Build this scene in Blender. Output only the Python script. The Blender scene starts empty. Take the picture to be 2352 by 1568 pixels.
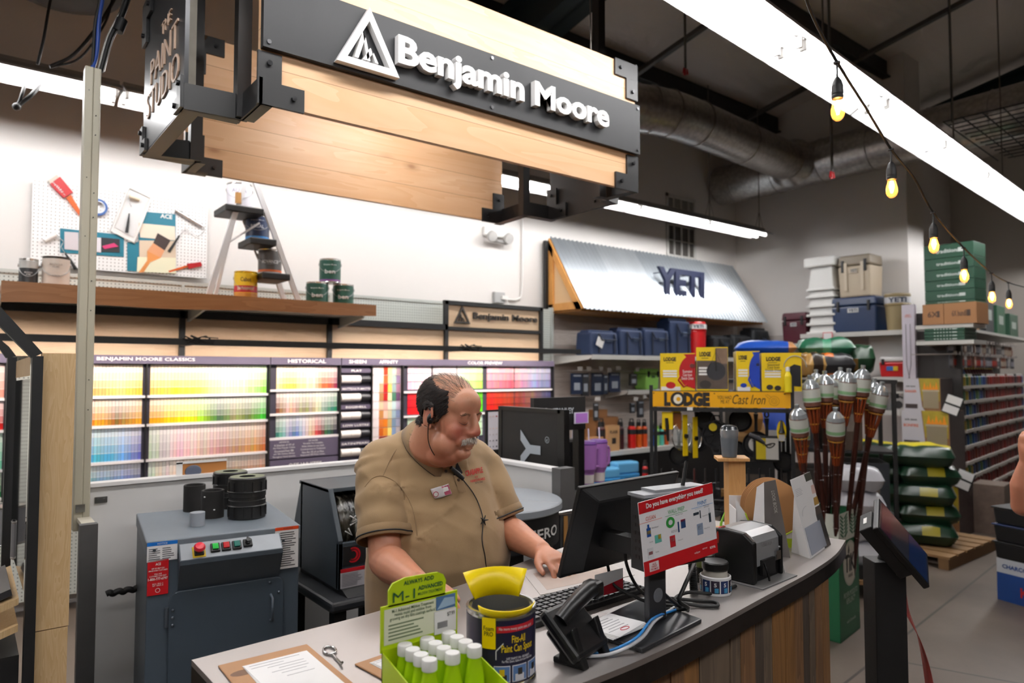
import bpy,bmesh,math,random
from mathutils import Vector,Matrix,Euler
random.seed(7)
S=bpy.context.scene
COL=S.collection
PI=math.pi
# --- camera
F_PX,YAW,PIT,EYE=1600.0,math.radians(38.3),math.atan(71/1600.0),1.65
cd=bpy.data.cameras.new('camera');cam=bpy.data.objects.new('camera',cd);COL.objects.link(cam)
cd.sensor_width=36;cd.lens=36*F_PX/2352;cd.clip_start=.05
cam.location=(0,0,EYE);cam.rotation_euler=(PI/2+PIT,0,-YAW)
S.camera=cam
cd.dof.use_dof=True;cd.dof.focus_distance=1.85;cd.dof.aperture_fstop=3.4
_f=Vector((math.sin(YAW)*math.cos(PIT),math.cos(YAW)*math.cos(PIT),math.sin(PIT)))
_r=Vector((math.cos(YAW),-math.sin(YAW),0));_u=_r.cross(_f)
def _ray(x,y):return _f+_r*((x-1176)/F_PX)+_u*((784-y)/F_PX)
def atY(x,y,Y):d=_ray(x,y);t=Y/d.y;return Vector((d.x*t,Y,EYE+d.z*t))
def atX(x,y,X):d=_ray(x,y);t=X/d.x;return Vector((X,d.y*t,EYE+d.z*t))
def atZ(x,y,Z):d=_ray(x,y);t=(Z-EYE)/d.z;return Vector((d.x*t,d.y*t,Z))
def atD(x,y,D):return Vector((0,0,EYE))+_ray(x,y)*D
# --- world and exposure
w=bpy.data.worlds.new('world');S.world=w;w.use_nodes=True
w.node_tree.nodes['Background'].inputs[0].default_value=(.9,.86,.82,1)
w.node_tree.nodes['Background'].inputs[1].default_value=.16
S.view_settings.view_transform='Standard';S.view_settings.look='None'
S.view_settings.gamma=1;S.view_settings.use_curve_mapping=False
S.view_settings.exposure=0.1
S.cycles.max_bounces=7;S.cycles.diffuse_bounces=4;S.cycles.glossy_bounces=3
S.cycles.transmission_bounces=6;S.cycles.transparent_max_bounces=8
S.cycles.caustics_reflective=False;S.cycles.caustics_refractive=False
S.cycles.sample_clamp_indirect=6
try:S.cycles.use_denoising=True
except Exception:pass
TUBE=50.0
BULB=160.0
# --- materials
def lin(c):
 c=c/255.0
 return c/12.92 if c<=.04045 else((c+.055)/1.055)**2.4
def rgb(c):
 if isinstance(c,str):c=tuple(int(c[i:i+2],16)for i in(0,2,4))
 return(lin(c[0]),lin(c[1]),lin(c[2]),1)
_M={}
class NT:
 def __init__(s,name):
  s.m=bpy.data.materials.new(name);s.m.use_nodes=True;s.t=s.m.node_tree
  s.b=s.t.nodes['Principled BSDF']
 def n(s,typ,ins=None,**kw):
  nd=s.t.nodes.new('ShaderNode'+typ)
  for k,v in kw.items():setattr(nd,k,v)
  for k,v in(ins or{}).items():s.set(nd.inputs[k],v)
  return nd
 def set(s,sock,v):
  if hasattr(v,'outputs'):v=v.outputs[0]
  if hasattr(v,'is_output'):s.t.links.new(v,sock)
  else:
   if isinstance(v,str):v=rgb(v)
   sock.default_value=v
 def math(s,op,a,b=0.0,c=0.0,clamp=False):
  nd=s.n('Math',operation=op);nd.use_clamp=clamp
  s.set(nd.inputs[0],a);s.set(nd.inputs[1],b);s.set(nd.inputs[2],c);return nd.outputs[0]
 def mix(s,f,a,b,mode='MIX'):
  nd=s.n('Mix',data_type='RGBA',blend_type=mode)
  s.set(nd.inputs[0],f);s.set(nd.inputs[6],a);s.set(nd.inputs[7],b);return nd.outputs[2]
 def ramp(s,f,stops):
  nd=s.n('ValToRGB');s.set(nd.inputs[0],f);e=nd.color_ramp.elements
  while len(e)<len(stops):e.new(.5)
  for i,(p,c)in enumerate(stops):e[i].position=p;e[i].color=rgb(c)if not isinstance(c,float)else(c,c,c,1)
  return nd.outputs[0]
 def obj(s):return s.n('TexCoord').outputs['Object']
 def xyz(s,v):return s.n('SeparateXYZ',{0:v}).outputs
 def out(s,col=None,rough=None,metal=None,bump=None,bs=.3,bd=.01):
  if col is not None:s.set(s.b.inputs['Base Color'],col)
  if rough is not None:s.set(s.b.inputs['Roughness'],rough)
  if metal is not None:s.set(s.b.inputs['Metallic'],metal)
  if bump is not None:
   nd=s.n('Bump',{'Height':bump,'Strength':bs,'Distance':bd});s.set(s.b.inputs['Normal'],nd)
  return s.m
def mat(c,r=.5,metal=0.0,e=0.0,alpha=1.0,trans=0.0,coat=0.0,noise=0.0):
 key=(c,r,metal,e,alpha,trans,coat,noise)
 if key in _M:return _M[key]
 t=NT('surface_%s'%(c if isinstance(c,str)else '%d_%d_%d'%c));b=t.b
 b.inputs['Roughness'].default_value=r;b.inputs['Metallic'].default_value=metal
 if noise:
  nz=t.n('TexNoise',{'Vector':t.obj(),'Scale':14.0,'Detail':4.0})
  k=1-noise;a=rgb(c)
  t.set(b.inputs['Base Color'],t.mix(nz,(a[0]*k,a[1]*k,a[2]*k,1),tuple(min(1,x*(1+noise))for x in a[:3])+(1,)))
 else:b.inputs['Base Color'].default_value=rgb(c)
 if e:b.inputs['Emission Color'].default_value=rgb(c);b.inputs['Emission Strength'].default_value=e
 b.inputs['Alpha'].default_value=alpha;b.inputs['Transmission Weight'].default_value=trans
 b.inputs['Coat Weight'].default_value=coat
 _M[key]=t.m;return t.m
def wood(name,c1,c2,dark,grain='X',plank=None,paxis='Z',poff=0.0,scale=1.0,rough=.45,knots=True):
 t=NT(name);o=t.obj()
 st={'X':(.6,6,6),'Y':(6,.6,6),'Z':(6,6,.6)}[grain]
 x=t.xyz(o);pid=0.0
 if plank:
  q=t.math('ADD',t.math('MULTIPLY',x['XYZ'.index(paxis)],1.0/plank),poff)
  pid=t.math('FLOOR',q);fr=t.math('FRACT',q)
 mp=t.n('Mapping',{'Vector':o,'Scale':tuple(v*scale for v in st)})
 off=t.n('CombineXYZ',{0:t.math('MULTIPLY',pid,7.3),1:t.math('MULTIPLY',pid,3.1),2:t.math('MULTIPLY',pid,5.7)})
 v=t.n('VectorMath',{0:mp,1:off},operation='ADD')
 nz=t.n('TexNoise',{'Vector':v,'Scale':1.1,'Detail':3.0,'Distortion':.6})
 rings=t.math('FRACT',t.math('MULTIPLY',nz.outputs[0],9.0))
 fine=t.n('TexNoise',{'Vector':v,'Scale':7.0,'Detail':5.0})
 col=t.mix(t.math('MULTIPLY',rings,.55),c1,c2)
 col=t.mix(t.math('MULTIPLY',fine.outputs[0],.35),col,c2)
 if knots:
  mk=t.n('Mapping',{'Vector':o,'Scale':{'X':(1.7,3.5,3.5),'Y':(3.5,1.7,3.5),'Z':(3.5,3.5,1.7)}[grain]})
  vk=t.n('VectorMath',{0:mk,1:off},operation='ADD')
  vo=t.n('TexVoronoi',{'Vector':vk,'Scale':1.0,'Randomness':1.0})
  kd=t.ramp(vo.outputs['Distance'],[(0,1.0),(.05,.9),(.075,.35),(.13,0.0)])
  col=t.mix(t.math('MULTIPLY',kd,.75),col,dark)
 bump=nz.outputs[0]
 if plank:
  var=t.n('TexWhiteNoise',{'W':pid},noise_dimensions='1D')
  col=t.mix(t.math('MULTIPLY',var.outputs[0],.35),col,c2)
  seam=t.math('LESS_THAN',fr,.018)
  col=t.mix(t.math('MULTIPLY',seam,.75),col,dark)
 return t.out(col,rough,0.0,bump,.12,.004)
def mimg(mb,*a):pass
# --- mesh builder
class MB:
 def __init__(s):s.V=[];s.F=[];s.I=[];s.S=[];s.T=None
 def add(s,vs,fs,m=0,sm=False,T=None):
  T=T if T is not None else s.T;b=len(s.V)
  for v in vs:
   v=Vector(v);s.V.append(tuple(T@v)if T is not None else tuple(v))
  for f in fs:s.F.append([b+i for i in f]);s.I.append(m);s.S.append(sm)
  return s
 def box(s,x0,y0,z0,x1,y1,z1,m=0,T=None,tap=0.0):
  a=tap
  vs=[(x0,y0,z0),(x1,y0,z0),(x1,y1,z0),(x0,y1,z0),(x0+a,y0+a,z1),(x1-a,y0+a,z1),(x1-a,y1-a,z1),(x0+a,y1-a,z1)]
  fm=m if isinstance(m,(list,tuple))else[m]*6
  for f,mm in zip([(0,3,2,1),(4,5,6,7),(0,1,5,4),(1,2,6,5),(2,3,7,6),(3,0,4,7)],fm):
   s.add([vs[i]for i in f],[(0,1,2,3)],mm,False,T)
  return s
 def bx(s,c,d,m=0,T=None):return s.box(c[0]-d[0]/2,c[1]-d[1]/2,c[2]-d[2]/2,c[0]+d[0]/2,c[1]+d[1]/2,c[2]+d[2]/2,m,T)
 def quad(s,a,b,c,d,m=0):return s.add([a,b,c,d],[(0,1,2,3)],m)
 def ring(s,rings,m=0,closed=True,cap=True,sm=True,T=None):
  n=len(rings[0]);vs=[v for r in rings for v in r];fs=[]
  for i in range(len(rings)-1):
   for j in range(n if closed else n-1):
    k=(j+1)%n;fs.append((i*n+j,i*n+k,(i+1)*n+k,(i+1)*n+j))
  s.add(vs,fs,m,sm,T)
  if cap and closed:
   s.add(rings[0],[tuple(reversed(range(n)))],m,False,T);s.add(rings[-1],[tuple(range(n))],m,False,T)
  return s
 def cyl(s,p,q,r0,r1=None,n=16,m=0,cap=True,T=None):
  p=Vector(p);q=Vector(q);r1=r0 if r1 is None else r1;d=(q-p).normalized()
  a=d.orthogonal().normalized();b=d.cross(a)
  f=lambda c,r:[c+a*(r*math.cos(2*PI*i/n))+b*(r*math.sin(2*PI*i/n))for i in range(n)]
  return s.ring([f(p,r0),f(q,r1)],m,True,cap,True,T)
 def lathe(s,prof,c=(0,0,0),n=24,m=0,T=None,sx=1.0,sy=1.0):
  for i in range(len(prof)-1):
   mm=prof[i+1][2]if len(prof[i+1])>2 else m
   R=[[(c[0]+sx*p[0]*math.cos(2*PI*j/n),c[1]+sy*p[0]*math.sin(2*PI*j/n),c[2]+p[1])for j in range(n)]for p in(prof[i],prof[i+1])]
   s.ring(R,mm,True,False,abs(prof[i][0]-prof[i+1][0])<6*abs(prof[i][1]-prof[i+1][1])+1e-6,T)
  return s
 def tube(s,pts,r,n=8,m=0,cap=True,T=None,closed=False):
  P=[Vector(p)for p in pts];k=len(P);R=[];a=None
  rr=r if isinstance(r,(list,tuple))else[r]*k
  for i in range(k):
   d=(P[min(i+1,k-1)]-P[max(i-1,0)])if not closed else(P[(i+1)%k]-P[i-1])
   d=d.normalized()if d.length>1e-9 else Vector((0,0,1))
   if a is None:a=d.orthogonal().normalized()
   a=(a-d*a.dot(d));a=a.normalized()if a.length>1e-6 else d.orthogonal().normalized()
   b=d.cross(a)
   R.append([P[i]+a*(rr[i]*math.cos(2*PI*j/n))+b*(rr[i]*math.sin(2*PI*j/n))for j in range(n)])
  if closed:R.append(R[0])
  return s.ring(R,m,True,cap and not closed,True,T)
 def sph(s,c,r,m=0,n=16,k=10,T=None):
  r=r if isinstance(r,(list,tuple))else(r,r,r);vs=[];fs=[]
  for i in range(k+1):
   t=PI*i/k
   for j in range(n):
    p=2*PI*j/n;vs.append((c[0]+r[0]*math.sin(t)*math.cos(p),c[1]+r[1]*math.sin(t)*math.sin(p),c[2]-r[2]*math.cos(t)))
  for i in range(k):
   for j in range(n):
    q=(j+1)%n;fs.append((i*n+j,i*n+q,(i+1)*n+q,(i+1)*n+j))
  return s.add(vs,fs,m,True,T)
 def prism(s,poly,h0,h1,m=0,ax='Z',T=None,me=None):
  f={'Z':lambda p,h:(p[0],p[1],h),'Y':lambda p,h:(p[0],h,p[1]),'X':lambda p,h:(h,p[0],p[1])}[ax]
  n=len(poly);me=m if me is None else me
  a=sum(poly[i][0]*poly[(i+1)%n][1]-poly[(i+1)%n][0]*poly[i][1]for i in range(n))
  if(a<0)!=(ax=='Y'):poly=poly[::-1]
  lo=[f(p,h0)for p in poly];hi=[f(p,h1)for p in poly]
  if h0>h1:lo,hi=hi,lo
  s.add(lo,[tuple(reversed(range(n)))],m,False,T);s.add(hi,[tuple(range(n))],m,False,T)
  for i in range(n):
   k=(i+1)%n;s.add([lo[i],lo[k],hi[k],hi[i]],[(0,1,2,3)],me,False,T)
  return s
 def text(s,body,o,u,v,w,h=None,m=0,depth=0.0,bold=0.0,fn=None,T=None,center=True,lift=0.0006):
  if depth==0 and 'm' in body.lower():bold=min(bold,.008)
  vs,fs,bw,bh=glyphs(body,bold,depth>0)
  o=Vector(o);u=Vector(u).normalized();v=Vector(v).normalized();nn=u.cross(v)
  h=bh*w/bw if h is None else h
  out=[]
  for(x,y,z)in vs:
   X,Y_=(x/bw-.5)*w,(y/bh-.5)*h
   Zz=(depth if z>0 else 0)+lift
   out.append(fn(X,Y_,Zz)if fn else o+u*X+v*Y_+nn*Zz)
  return s.add(out,fs,m,False,T)
 def build(s,name,mats,parent=None,bevel=0.0,label=None,seg=2,loc=None,smooth=None,subd=0,kind=None,group=None):
  me=bpy.data.meshes.new(name);me.from_pydata(s.V,[],s.F)
  for m in(mats if isinstance(mats,(list,tuple))else[mats]):me.materials.append(m if not isinstance(m,str)else mat(m))
  me.polygons.foreach_set('material_index',s.I);me.polygons.foreach_set('use_smooth',s.S if smooth is None else[smooth]*len(s.F))
  me.update()
  ob=bpy.data.objects.new(name,me);COL.objects.link(ob)
  if loc is not None:ob.location=loc
  if parent is not None:ob.parent=parent
  if bevel or subd:
   bm=bmesh.new();bm.from_mesh(me);bmesh.ops.remove_doubles(bm,verts=bm.verts,dist=1e-5);bm.to_mesh(me);bm.free()
  if bevel:
   md=ob.modifiers.new('bevel','BEVEL');md.width=bevel;md.segments=seg;md.limit_method='ANGLE';md.angle_limit=.6
  if subd:
   md=ob.modifiers.new('subdivision','SUBSURF');md.levels=subd;md.render_levels=subd
  if label:ob['label']=label
  if kind:ob['kind']=kind
  if group:ob['group']=group
  return ob
_G={}
def glyphs(body,bold,solid):
 k=(body,bold,solid)
 if k in _G:return _G[k]
 c=bpy.data.curves.new('glyphs','FONT');c.body=body;c.size=1.0;c.offset=bold;c.resolution_u=3 if solid else 2
 c.align_x='CENTER';c.space_line=.85
 if solid:c.extrude=.05
 ob=bpy.data.objects.new('glyphs',c)
 me=bpy.data.meshes.new_from_object(ob)
 vs=[tuple(v.co)for v in me.vertices];fs=[tuple(p.vertices)for p in me.polygons]
 bpy.data.objects.remove(ob);bpy.data.curves.remove(c);bpy.data.meshes.remove(me)
 x0=min(v[0]for v in vs);y0=min(v[1]for v in vs);bw=max(v[0]for v in vs)-x0;bh=max(v[1]for v in vs)-y0
 vs=[(v[0]-x0,v[1]-y0,v[2])for v in vs]
 _G[k]=(vs,fs,max(bw,1e-3),max(bh,1e-3));return _G[k]
def thing(name,label,cat,loc=(0,0,0),rz=0.0,group=None,rot=None):
 o=bpy.data.objects.new(name,None);COL.objects.link(o);o.empty_display_size=.05
 o.location=loc;o.rotation_euler=rot if rot is not None else(0,0,rz)
 o['label']=label;o['category']=cat
 if group:o['group']=group
 return o
def tag(o,label,cat,group=None,kind=None):
 o['label']=label;o['category']=cat
 if group:o['group']=group
 if kind:o['kind']=kind
 return o
def struct(o):o['kind']='structure';return o
def dup(root,loc=None,rz=None,label=None,group=None,scale=None):
 r=root.copy();COL.objects.link(r)
 if loc is not None:r.location=loc
 if rz is not None:r.rotation_euler=(r.rotation_euler[0],r.rotation_euler[1],rz)
 if scale is not None:r.scale=scale if isinstance(scale,(tuple,list))else(scale,)*3
 if label:r['label']=label
 if group:r['group']=group
 for ch in list(root.children):
  c=ch.copy();COL.objects.link(c);c.parent=r
  for g in list(ch.children):
   d=g.copy();COL.objects.link(d);d.parent=c
 return r
def bez(p0,p1,p2,p3,n=12):
 P=[Vector(p)for p in(p0,p1,p2,p3)];out=[]
 for i in range(n+1):
  t=i/n;u=1-t;out.append(P[0]*u**3+P[1]*(3*u*u*t)+P[2]*(3*u*t*t)+P[3]*t**3)
 return out
def spline(pts,n=6):
 P=[Vector(p)for p in pts];P=[P[0]*2-P[1]]+P+[P[-1]*2-P[-2]];out=[]
 for i in range(1,len(P)-2):
  for k in range(n):
   t=k/n;a,b,c,d=P[i-1:i+3]
   out.append(.5*((2*b)+(c-a)*t+(2*a-5*b+4*c-d)*t*t+(3*b-a-3*c+d)*t**3))
 out.append(P[-2]);return out
X3,Y3,Z3=Vector((1,0,0)),Vector((0,1,0)),Vector((0,0,1))
def Rz(a):return Matrix.Rotation(a,4,'Z')
def TR(loc,rz=0.0,rx=0.0,ry=0.0):return Matrix.Translation(loc)@Euler((rx,ry,rz),'XYZ').to_matrix().to_4x4()
BLACK=mat('060607',.38);BLACKM=mat('0c0c0d',.55);WHITE=mat('e9e7e4',.5);CHROME=mat('c8c8c8',.18,1.0)
STEEL=mat('9a9a9a',.3,1.0);PAPER=mat('e6e4e4',.7);DKGREY=mat('3a3c40',.5);SHELFW=mat('c9c7c2',.45)
# --- room shell
def floor_mat():
 t=NT('concrete_floor');o=t.obj();x=t.xyz(o)
 a=t.n('TexNoise',{'Vector':o,'Scale':1.3,'Detail':6.0});b=t.n('TexNoise',{'Vector':o,'Scale':40.0,'Detail':3.0})
 c=t.ramp(a.outputs[0],[(.3,'483e36'),(.5,'5d5249'),(.7,'6c6158')])
 c=t.mix(t.math('MULTIPLY',b.outputs[0],.25),c,'54493f')
 v=t.n('TexVoronoi',{'Vector':o,'Scale':2.2,'Randomness':1.0})
 c=t.mix(t.ramp(v.outputs['Distance'],[(0,.6),(.03,.5),(.045,0.0)]),c,'2c2622')
 for(px,py,nx,ny)in((4.5,1.944,-.096,.995),(4.3,1.7,.93,.36)):
  d=t.math('ABSOLUTE',t.math('ADD',t.math('MULTIPLY',t.math('SUBTRACT',x[0],px),nx),t.math('MULTIPLY',t.math('SUBTRACT',x[1],py),ny)))
  if nx>0:d=t.math('ADD',d,t.math('MULTIPLY',t.math('GREATER_THAN',x[1],1.95),1.0))
  c=t.mix(t.math('MULTIPLY',t.math('LESS_THAN',d,.008),.8),c,'1d1916')
 return t.out(c,.42,0.0,b.outputs[0],.08,.003)
FLOORM=floor_mat()
struct(MB().box(-6,-6,-.1,16,6.2,0).build('floor',FLOORM))
def wall_mat():
 t=NT('painted_wall');o=t.obj();n=t.n('TexNoise',{'Vector':o,'Scale':90.0,'Detail':3.0})
 return t.out(rgb('dfdad6'),.6,0.0,n.outputs[0],.06,.002)
WALLM=wall_mat()
struct(MB().box(-6,5.95,0,9.1,6.15,6.2).build('wall_back',WALLM))
struct(MB().box(8.9,3.58,0,9.1,5.95,6.2).box(9.1,3.58,0,9.35,3.78,6.2).box(9.1,4.9,0,14.2,5.1,6.2).build('wall_right',WALLM))
struct(MB().box(14.0,-6,0,14.2,4.9,8).build('wall_far',mat('b9b2aa',.7)))
struct(MB().box(-6.2,-6,0,-6,6.15,8).build('wall_left',mat('8f8a85',.7)))
struct(MB().box(-6.2,-6.2,0,14.2,-6,8.2).build('wall_front',mat('8f8a85',.7)))
def ceil_mat():
 t=NT('ceiling_vinyl');o=t.obj()
 m=t.n('Mapping',{'Vector':o,'Scale':(1.2,3.0,1)});n=t.n('TexNoise',{'Vector':m,'Scale':.8,'Detail':4.0,'Distortion':1.2})
 return t.out(rgb('e6ddd6'),.55,0.0,n.outputs[0],.5,.12)
zc=lambda y,z0=5.22:z0+.195*(5.3-y)
struct(MB().quad((-6.2,6.1,zc(6.1)),(14.2,6.1,zc(6.1)),(14.2,-6.1,zc(-6.1)),(-6.2,-6.1,zc(-6.1))).build('ceiling',ceil_mat()))
TEAL=mat('16262b',.5);IRON=mat('191b1d',.5)
def slope_beam(x0,x1,y0,y1,zoff,dep,name,m,web=None):
 mb=MB()
 def seg(a,b,lo,hi):
  vs=[(a,y0,zc(y0,lo)),(b,y0,zc(y0,lo)),(b,y1,zc(y1,lo)),(a,y1,zc(y1,lo)),(a,y0,zc(y0,hi)),(b,y0,zc(y0,hi)),(b,y1,zc(y1,hi)),(a,y1,zc(y1,hi))]
  mb.add(vs,[(0,3,2,1),(4,5,6,7),(0,1,5,4),(1,2,6,5),(2,3,7,6),(3,0,4,7)])
 c=(x0+x1)/2
 if web:seg(x0,x1,zoff,zoff+.02);seg(c-.02,c+.02,zoff,zoff+dep);seg(x0,x1,zoff+dep-.02,zoff+dep)
 else:seg(x0,x1,zoff,zoff+dep)
 return struct(mb.build(name,m))
for i,x in enumerate((4.05,-2.4,10.6)):slope_beam(x-.16,x+.16,5.9,-6,4.56,.48,'ceiling_beam',TEAL,True)
for y in(5.25,3.78,2.2,.6,-1,-2.6):
 struct(MB().box(-6,y-.05,zc(y)-.23,14 if y<3.3 else 8.9,y+.05,zc(y)-.21).box(-6,y-.01,zc(y)-.23,14 if y<3.3 else 8.9,y+.01,zc(y)-.01).build('ceiling_purlin',IRON))
for x in(5.9,8.12,1.9):slope_beam(x-.03,x+.03,5.3,-2,4.98,.05,'ceiling_strut',mat('4a4744',.5))
# --- fluorescent fixtures
TUBEM=mat('fcfbfb',.5,e=TUBE);HOODIN=mat('f2f0ee',.35);HOODOUT=mat('8e8d8c',.5)
def make_fixture():
 t=thing('fluorescent_fixture','','ceiling light')
 L=2.42
 hood=MB()
 for s in(-1,1):
  hood.add([(-L/2,s*.04,.07),(L/2,s*.04,.07),(L/2,s*.16,0),(-L/2,s*.16,0)],[(0,1,2,3)],0)
  hood.add([(-L/2,s*.16,0),(L/2,s*.16,0),(L/2,s*.165,.012),(-L/2,s*.165,.012)],[(0,1,2,3)],1)
  hood.add([(-L/2,s*.043,.078),(L/2,s*.043,.078),(L/2,s*.165,.012),(-L/2,s*.165,.012)],[(0,1,2,3)],1)
 hood.build('reflector',[HOODIN,HOODOUT],t)
 MB().box(-L/2,-.042,.035,L/2,.042,.1,[0,1,1,1,1,1]).build('housing',[HOODIN,HOODOUT],t)
 for a in(-1,1):
  for s in(-1,1):
   MB().cyl((a*.605-.57,s*.062,.01),(a*.605+.57,s*.062,.01),.0145,n=10).build('tube',TUBEM,t)
 k=MB()
 for x in(-1.19,-.025,.025,1.19):
  for s in(-1,1):k.bx((x,s*.062,.018),(.018,.034,.06))
 k.build('socket',mat('a7a5a2',.4),t)
 return t
fx=make_fixture();first=True
def place_fixture(x,y,z,rz,lab,grp):
 global first
 if first:fx.location=(x,y,z);fx.rotation_euler=(0,0,rz);fx['label']=lab;fx['group']=grp;first=False;return fx
 return dup(fx,(x,y,z),rz,lab,grp)
RB=math.radians(4.4)
for i in range(-2,5):
 d=2.44*i;where=['out of view','out of view','out of view','top right corner','over the bulbs','over the aisle','over the far aisle'][i+2]
 place_fixture(3.5+d*math.cos(RB),1.985+d*math.sin(RB),3.4,RB,'strip light section in the long foreground row, '+['behind the camera side','left of the view','nearest the wooden sign','above the first string bulbs','above the red wire nuts','above the wire grid rack','at the far right end'][i+2],'long row of strip lights over the aisle')
for i,n in enumerate(['beyond the left edge','behind the beige pole','hidden behind the sign','seen through the sign corner','ending at the right wall']):
 place_fixture(7.0-2.44*(4-i)+(-.15),5.0,3.4,0,'white strip light section hung along the back wall, '+n,'row of strip lights by the back wall')
for i in range(3):place_fixture(-2.2+2.44*i,-1.3,3.4,0,'strip light section in a row behind the camera','strip light rows behind the camera')
CH=mat('77726c',.5,.6)
def wire(name,pts,r,m,label,cat,group=None,n=6):
 return tag(MB().tube(pts,r,n).build(name,m),label,cat,group)
g='thin hanger wires of the lights and ducts'
for p,q,nm in(((3.95,2.03,3.49),(3.95,2.03,5.6),'above the first string bulb'),((6.4,2.2,3.49),(6.4,2.2,5.6),'above the second string bulb'),((7.9,2.3,3.49),(7.9,2.3,5.5),'near the wire grid rack'),
 ((8.0,5.0,3.5),(8.0,5.0,5.1),'holding the end of the back wall light'),((6.95,5.0,3.5),(6.95,5.0,5.1),'holding the back wall light under the duct'),((2.46,2.47,3.28),(2.46,2.5,5.5),'holding the wooden sign')):
 wire('hanger_wire',[p,q],.004 if 'sign' in nm else.006,CH,'thin wire from the ceiling '+nm,'wire')
for x in(6.95,8.0):
 wire('hanger_yoke',[(x-.09,5.0,3.49),(x,5.0,3.72),(x+.09,5.0,3.49)],.004,CH,'wire V yoke on the back wall strip light, '+('at its right end' if x>7.5 else 'under the duct'),'wire')
for(x,y,z1,nm)in((5.35,4.1,4.55,'high up left of the bright light row'),(5.75,2.9,3.35,'in front of the duct')):
 t=thing('conduit_drop','grey conduit drop ending in red wire nuts '+nm,'conduit',(x,y,0))
 MB().cyl((0,0,z1),(0,0,zc(y)),.012,n=8).build('conduit',mat('6c6a68',.4,.6),t)
 MB().cyl((-.03,0,z1-.05),(-.025,0,z1-.0),.012,.006,8).cyl((.03,0,z1-.05),(.025,0,z1),.012,.006,8).cyl((0,.01,z1-.06),(0,0,z1),.012,.006,8).build('wire_nut',mat('b3151b',.4),t)
 # --- ducts
def duct_mat():
 t=NT('galvanised_duct');o=t.obj();v=t.n('TexVoronoi',{'Vector':o,'Scale':22.0});n=t.n('TexNoise',{'Vector':o,'Scale':3.0,'Detail':4.0})
 c=t.mix(v.outputs['Distance'],'c9c6c3','9c9996');c=t.mix(t.math('MULTIPLY',n.outputs[0],.5),c,'8a847e')
 return t.out(c,.33,.9,n.outputs[0],.1,.01)
DUCT=duct_mat()
t=thing('air_duct','round galvanised duct running along the right wall above the corner','duct',(8.45,0,0))
d=MB();d.cyl((0,5.88,4.3),(0,-1.5,4.38),.27,n=32)
for i in range(12):
 y=5.6-i*.62;d.lathe([(.272,-.006),(.279,0),(.272,.006)],n=32,T=Matrix.Translation((0,y,4.3+(5.88-y)*.011))@Matrix.Rotation(PI/2,4,'X'))
d.build('duct_shell',DUCT,t,smooth=True)
t=thing('air_duct','round galvanised branch duct with an elbow beside the wooden sign','duct',(0,0,0))
d=MB();path=spline([(3.6,5.2,4.3),(5.0,4.72,4.3),(5.45,4.56,4.3),(5.9,4.52,4.3),(7.0,4.58,4.3),(8.3,4.66,4.3)],5)
d.tube(path,.235,32)
for i in(9,12,16,20,24):
 if i<len(path)-1:dd=(path[i+1]-path[i]).normalized();d.cyl(path[i]-dd*.006,path[i]+dd*.006,.245,n=32)
d.build('duct_shell',DUCT,t,smooth=True)
MB().lathe([(.235,0),(.30,.12),(.305,.16)],n=32,T=Matrix.Translation((8.06,4.65,4.3))@Matrix.Rotation(PI/2,4,'Y')).build('collar',DUCT,t)
t=thing('wire_grid_rack','black wire grid rack hung flat under the ceiling at the far right','rack',(0,0,3.9))
g=MB()
for i in range(14):x=6.87+i*.13;g.cyl((x,2.44,0),(x+.08,1.2,0),.006,n=5)
for j in range(9):y=2.44-j*.15;g.cyl((6.87+j*.01,y,0),(8.6,y+.1,0),.006,n=5)
g.build('grid',BLACKM,t);w_=MB()
for x,y in((6.95,2.4),(7.9,2.3)):w_.cyl((x,y,0),(x,y,1.8),.004,n=5)
w_.build('hanger',IRON,t)
t=thing('pendant_horn_lamp','large round dark grey dome hung above the top left corner','dome',(.42,5.1,4.05))
MB().lathe([(0,-.07),(.18,-.055),(.33,0),(.38,.09),(.36,.22),(.18,.4),(.08,.5),(.08,1.3)],n=40).build('dome',mat('35322f',.6),t)
def vent(c,w,h,slats,cols,label):
 t=thing('wall_vent',label,'vent',c)
 MB().box(-w/2,-.02,-h/2,-w/2+.04,0,h/2).box(w/2-.04,-.02,-h/2,w/2,0,h/2).box(-w/2,-.02,h/2-.04,w/2,0,h/2).box(-w/2,-.02,-h/2,w/2,0,-h/2+.04).build('vent_frame',SHELFW,t)
 b=MB();b.box(-w/2+.03,-.004,-h/2+.03,w/2-.03,0,h/2-.03,1)
 for i in range(slats):z=-h/2+.05+(h-.1)*i/(slats-1);b.add([(-w/2+.04,-.018,z-.008),(w/2-.04,-.018,z-.008),(w/2-.04,-.006,z+.01),(-w/2+.04,-.006,z+.01)],[(0,1,2,3)],0)
 for i in range(1,cols):x=-w/2+w*i/cols;b.box(x-.008,-.021,-h/2+.04,x+.008,-.004,h/2-.04,0)
 b.build('slat',[SHELFW,mat('4a4642',.8)],t)
vent((7.62,5.95,3.84),.62,.40,14,4,'white wall vent above the back strip light')
vent((7.62,5.95,3.42),.62,.5,3,4,'tall white wall vent below the back strip light')
t=thing('emergency_light','small white twin lamp emergency light on the back wall','lamp',(4.45,5.95,3.12))
MB().box(-.16,-.06,-.03,.16,0,.08).build('case',WHITE,t,bevel=.02)
for s in(-1,1):MB().lathe([(.03,-.02),(.062,.02),(.055,.05),(0,.055)],(0,0,0),18,T=Matrix.Translation((s*.11,-.09,-.03))@Matrix.Rotation(PI*.6,4,'X')).build('lamp_head',mat('b9b7b4',.3),t)
MB().tube([(-.11,-.08,-.07),(.11,-.08,-.08)],.022,10).build('lamp_bar',mat('8f8d8b',.4),t)
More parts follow.
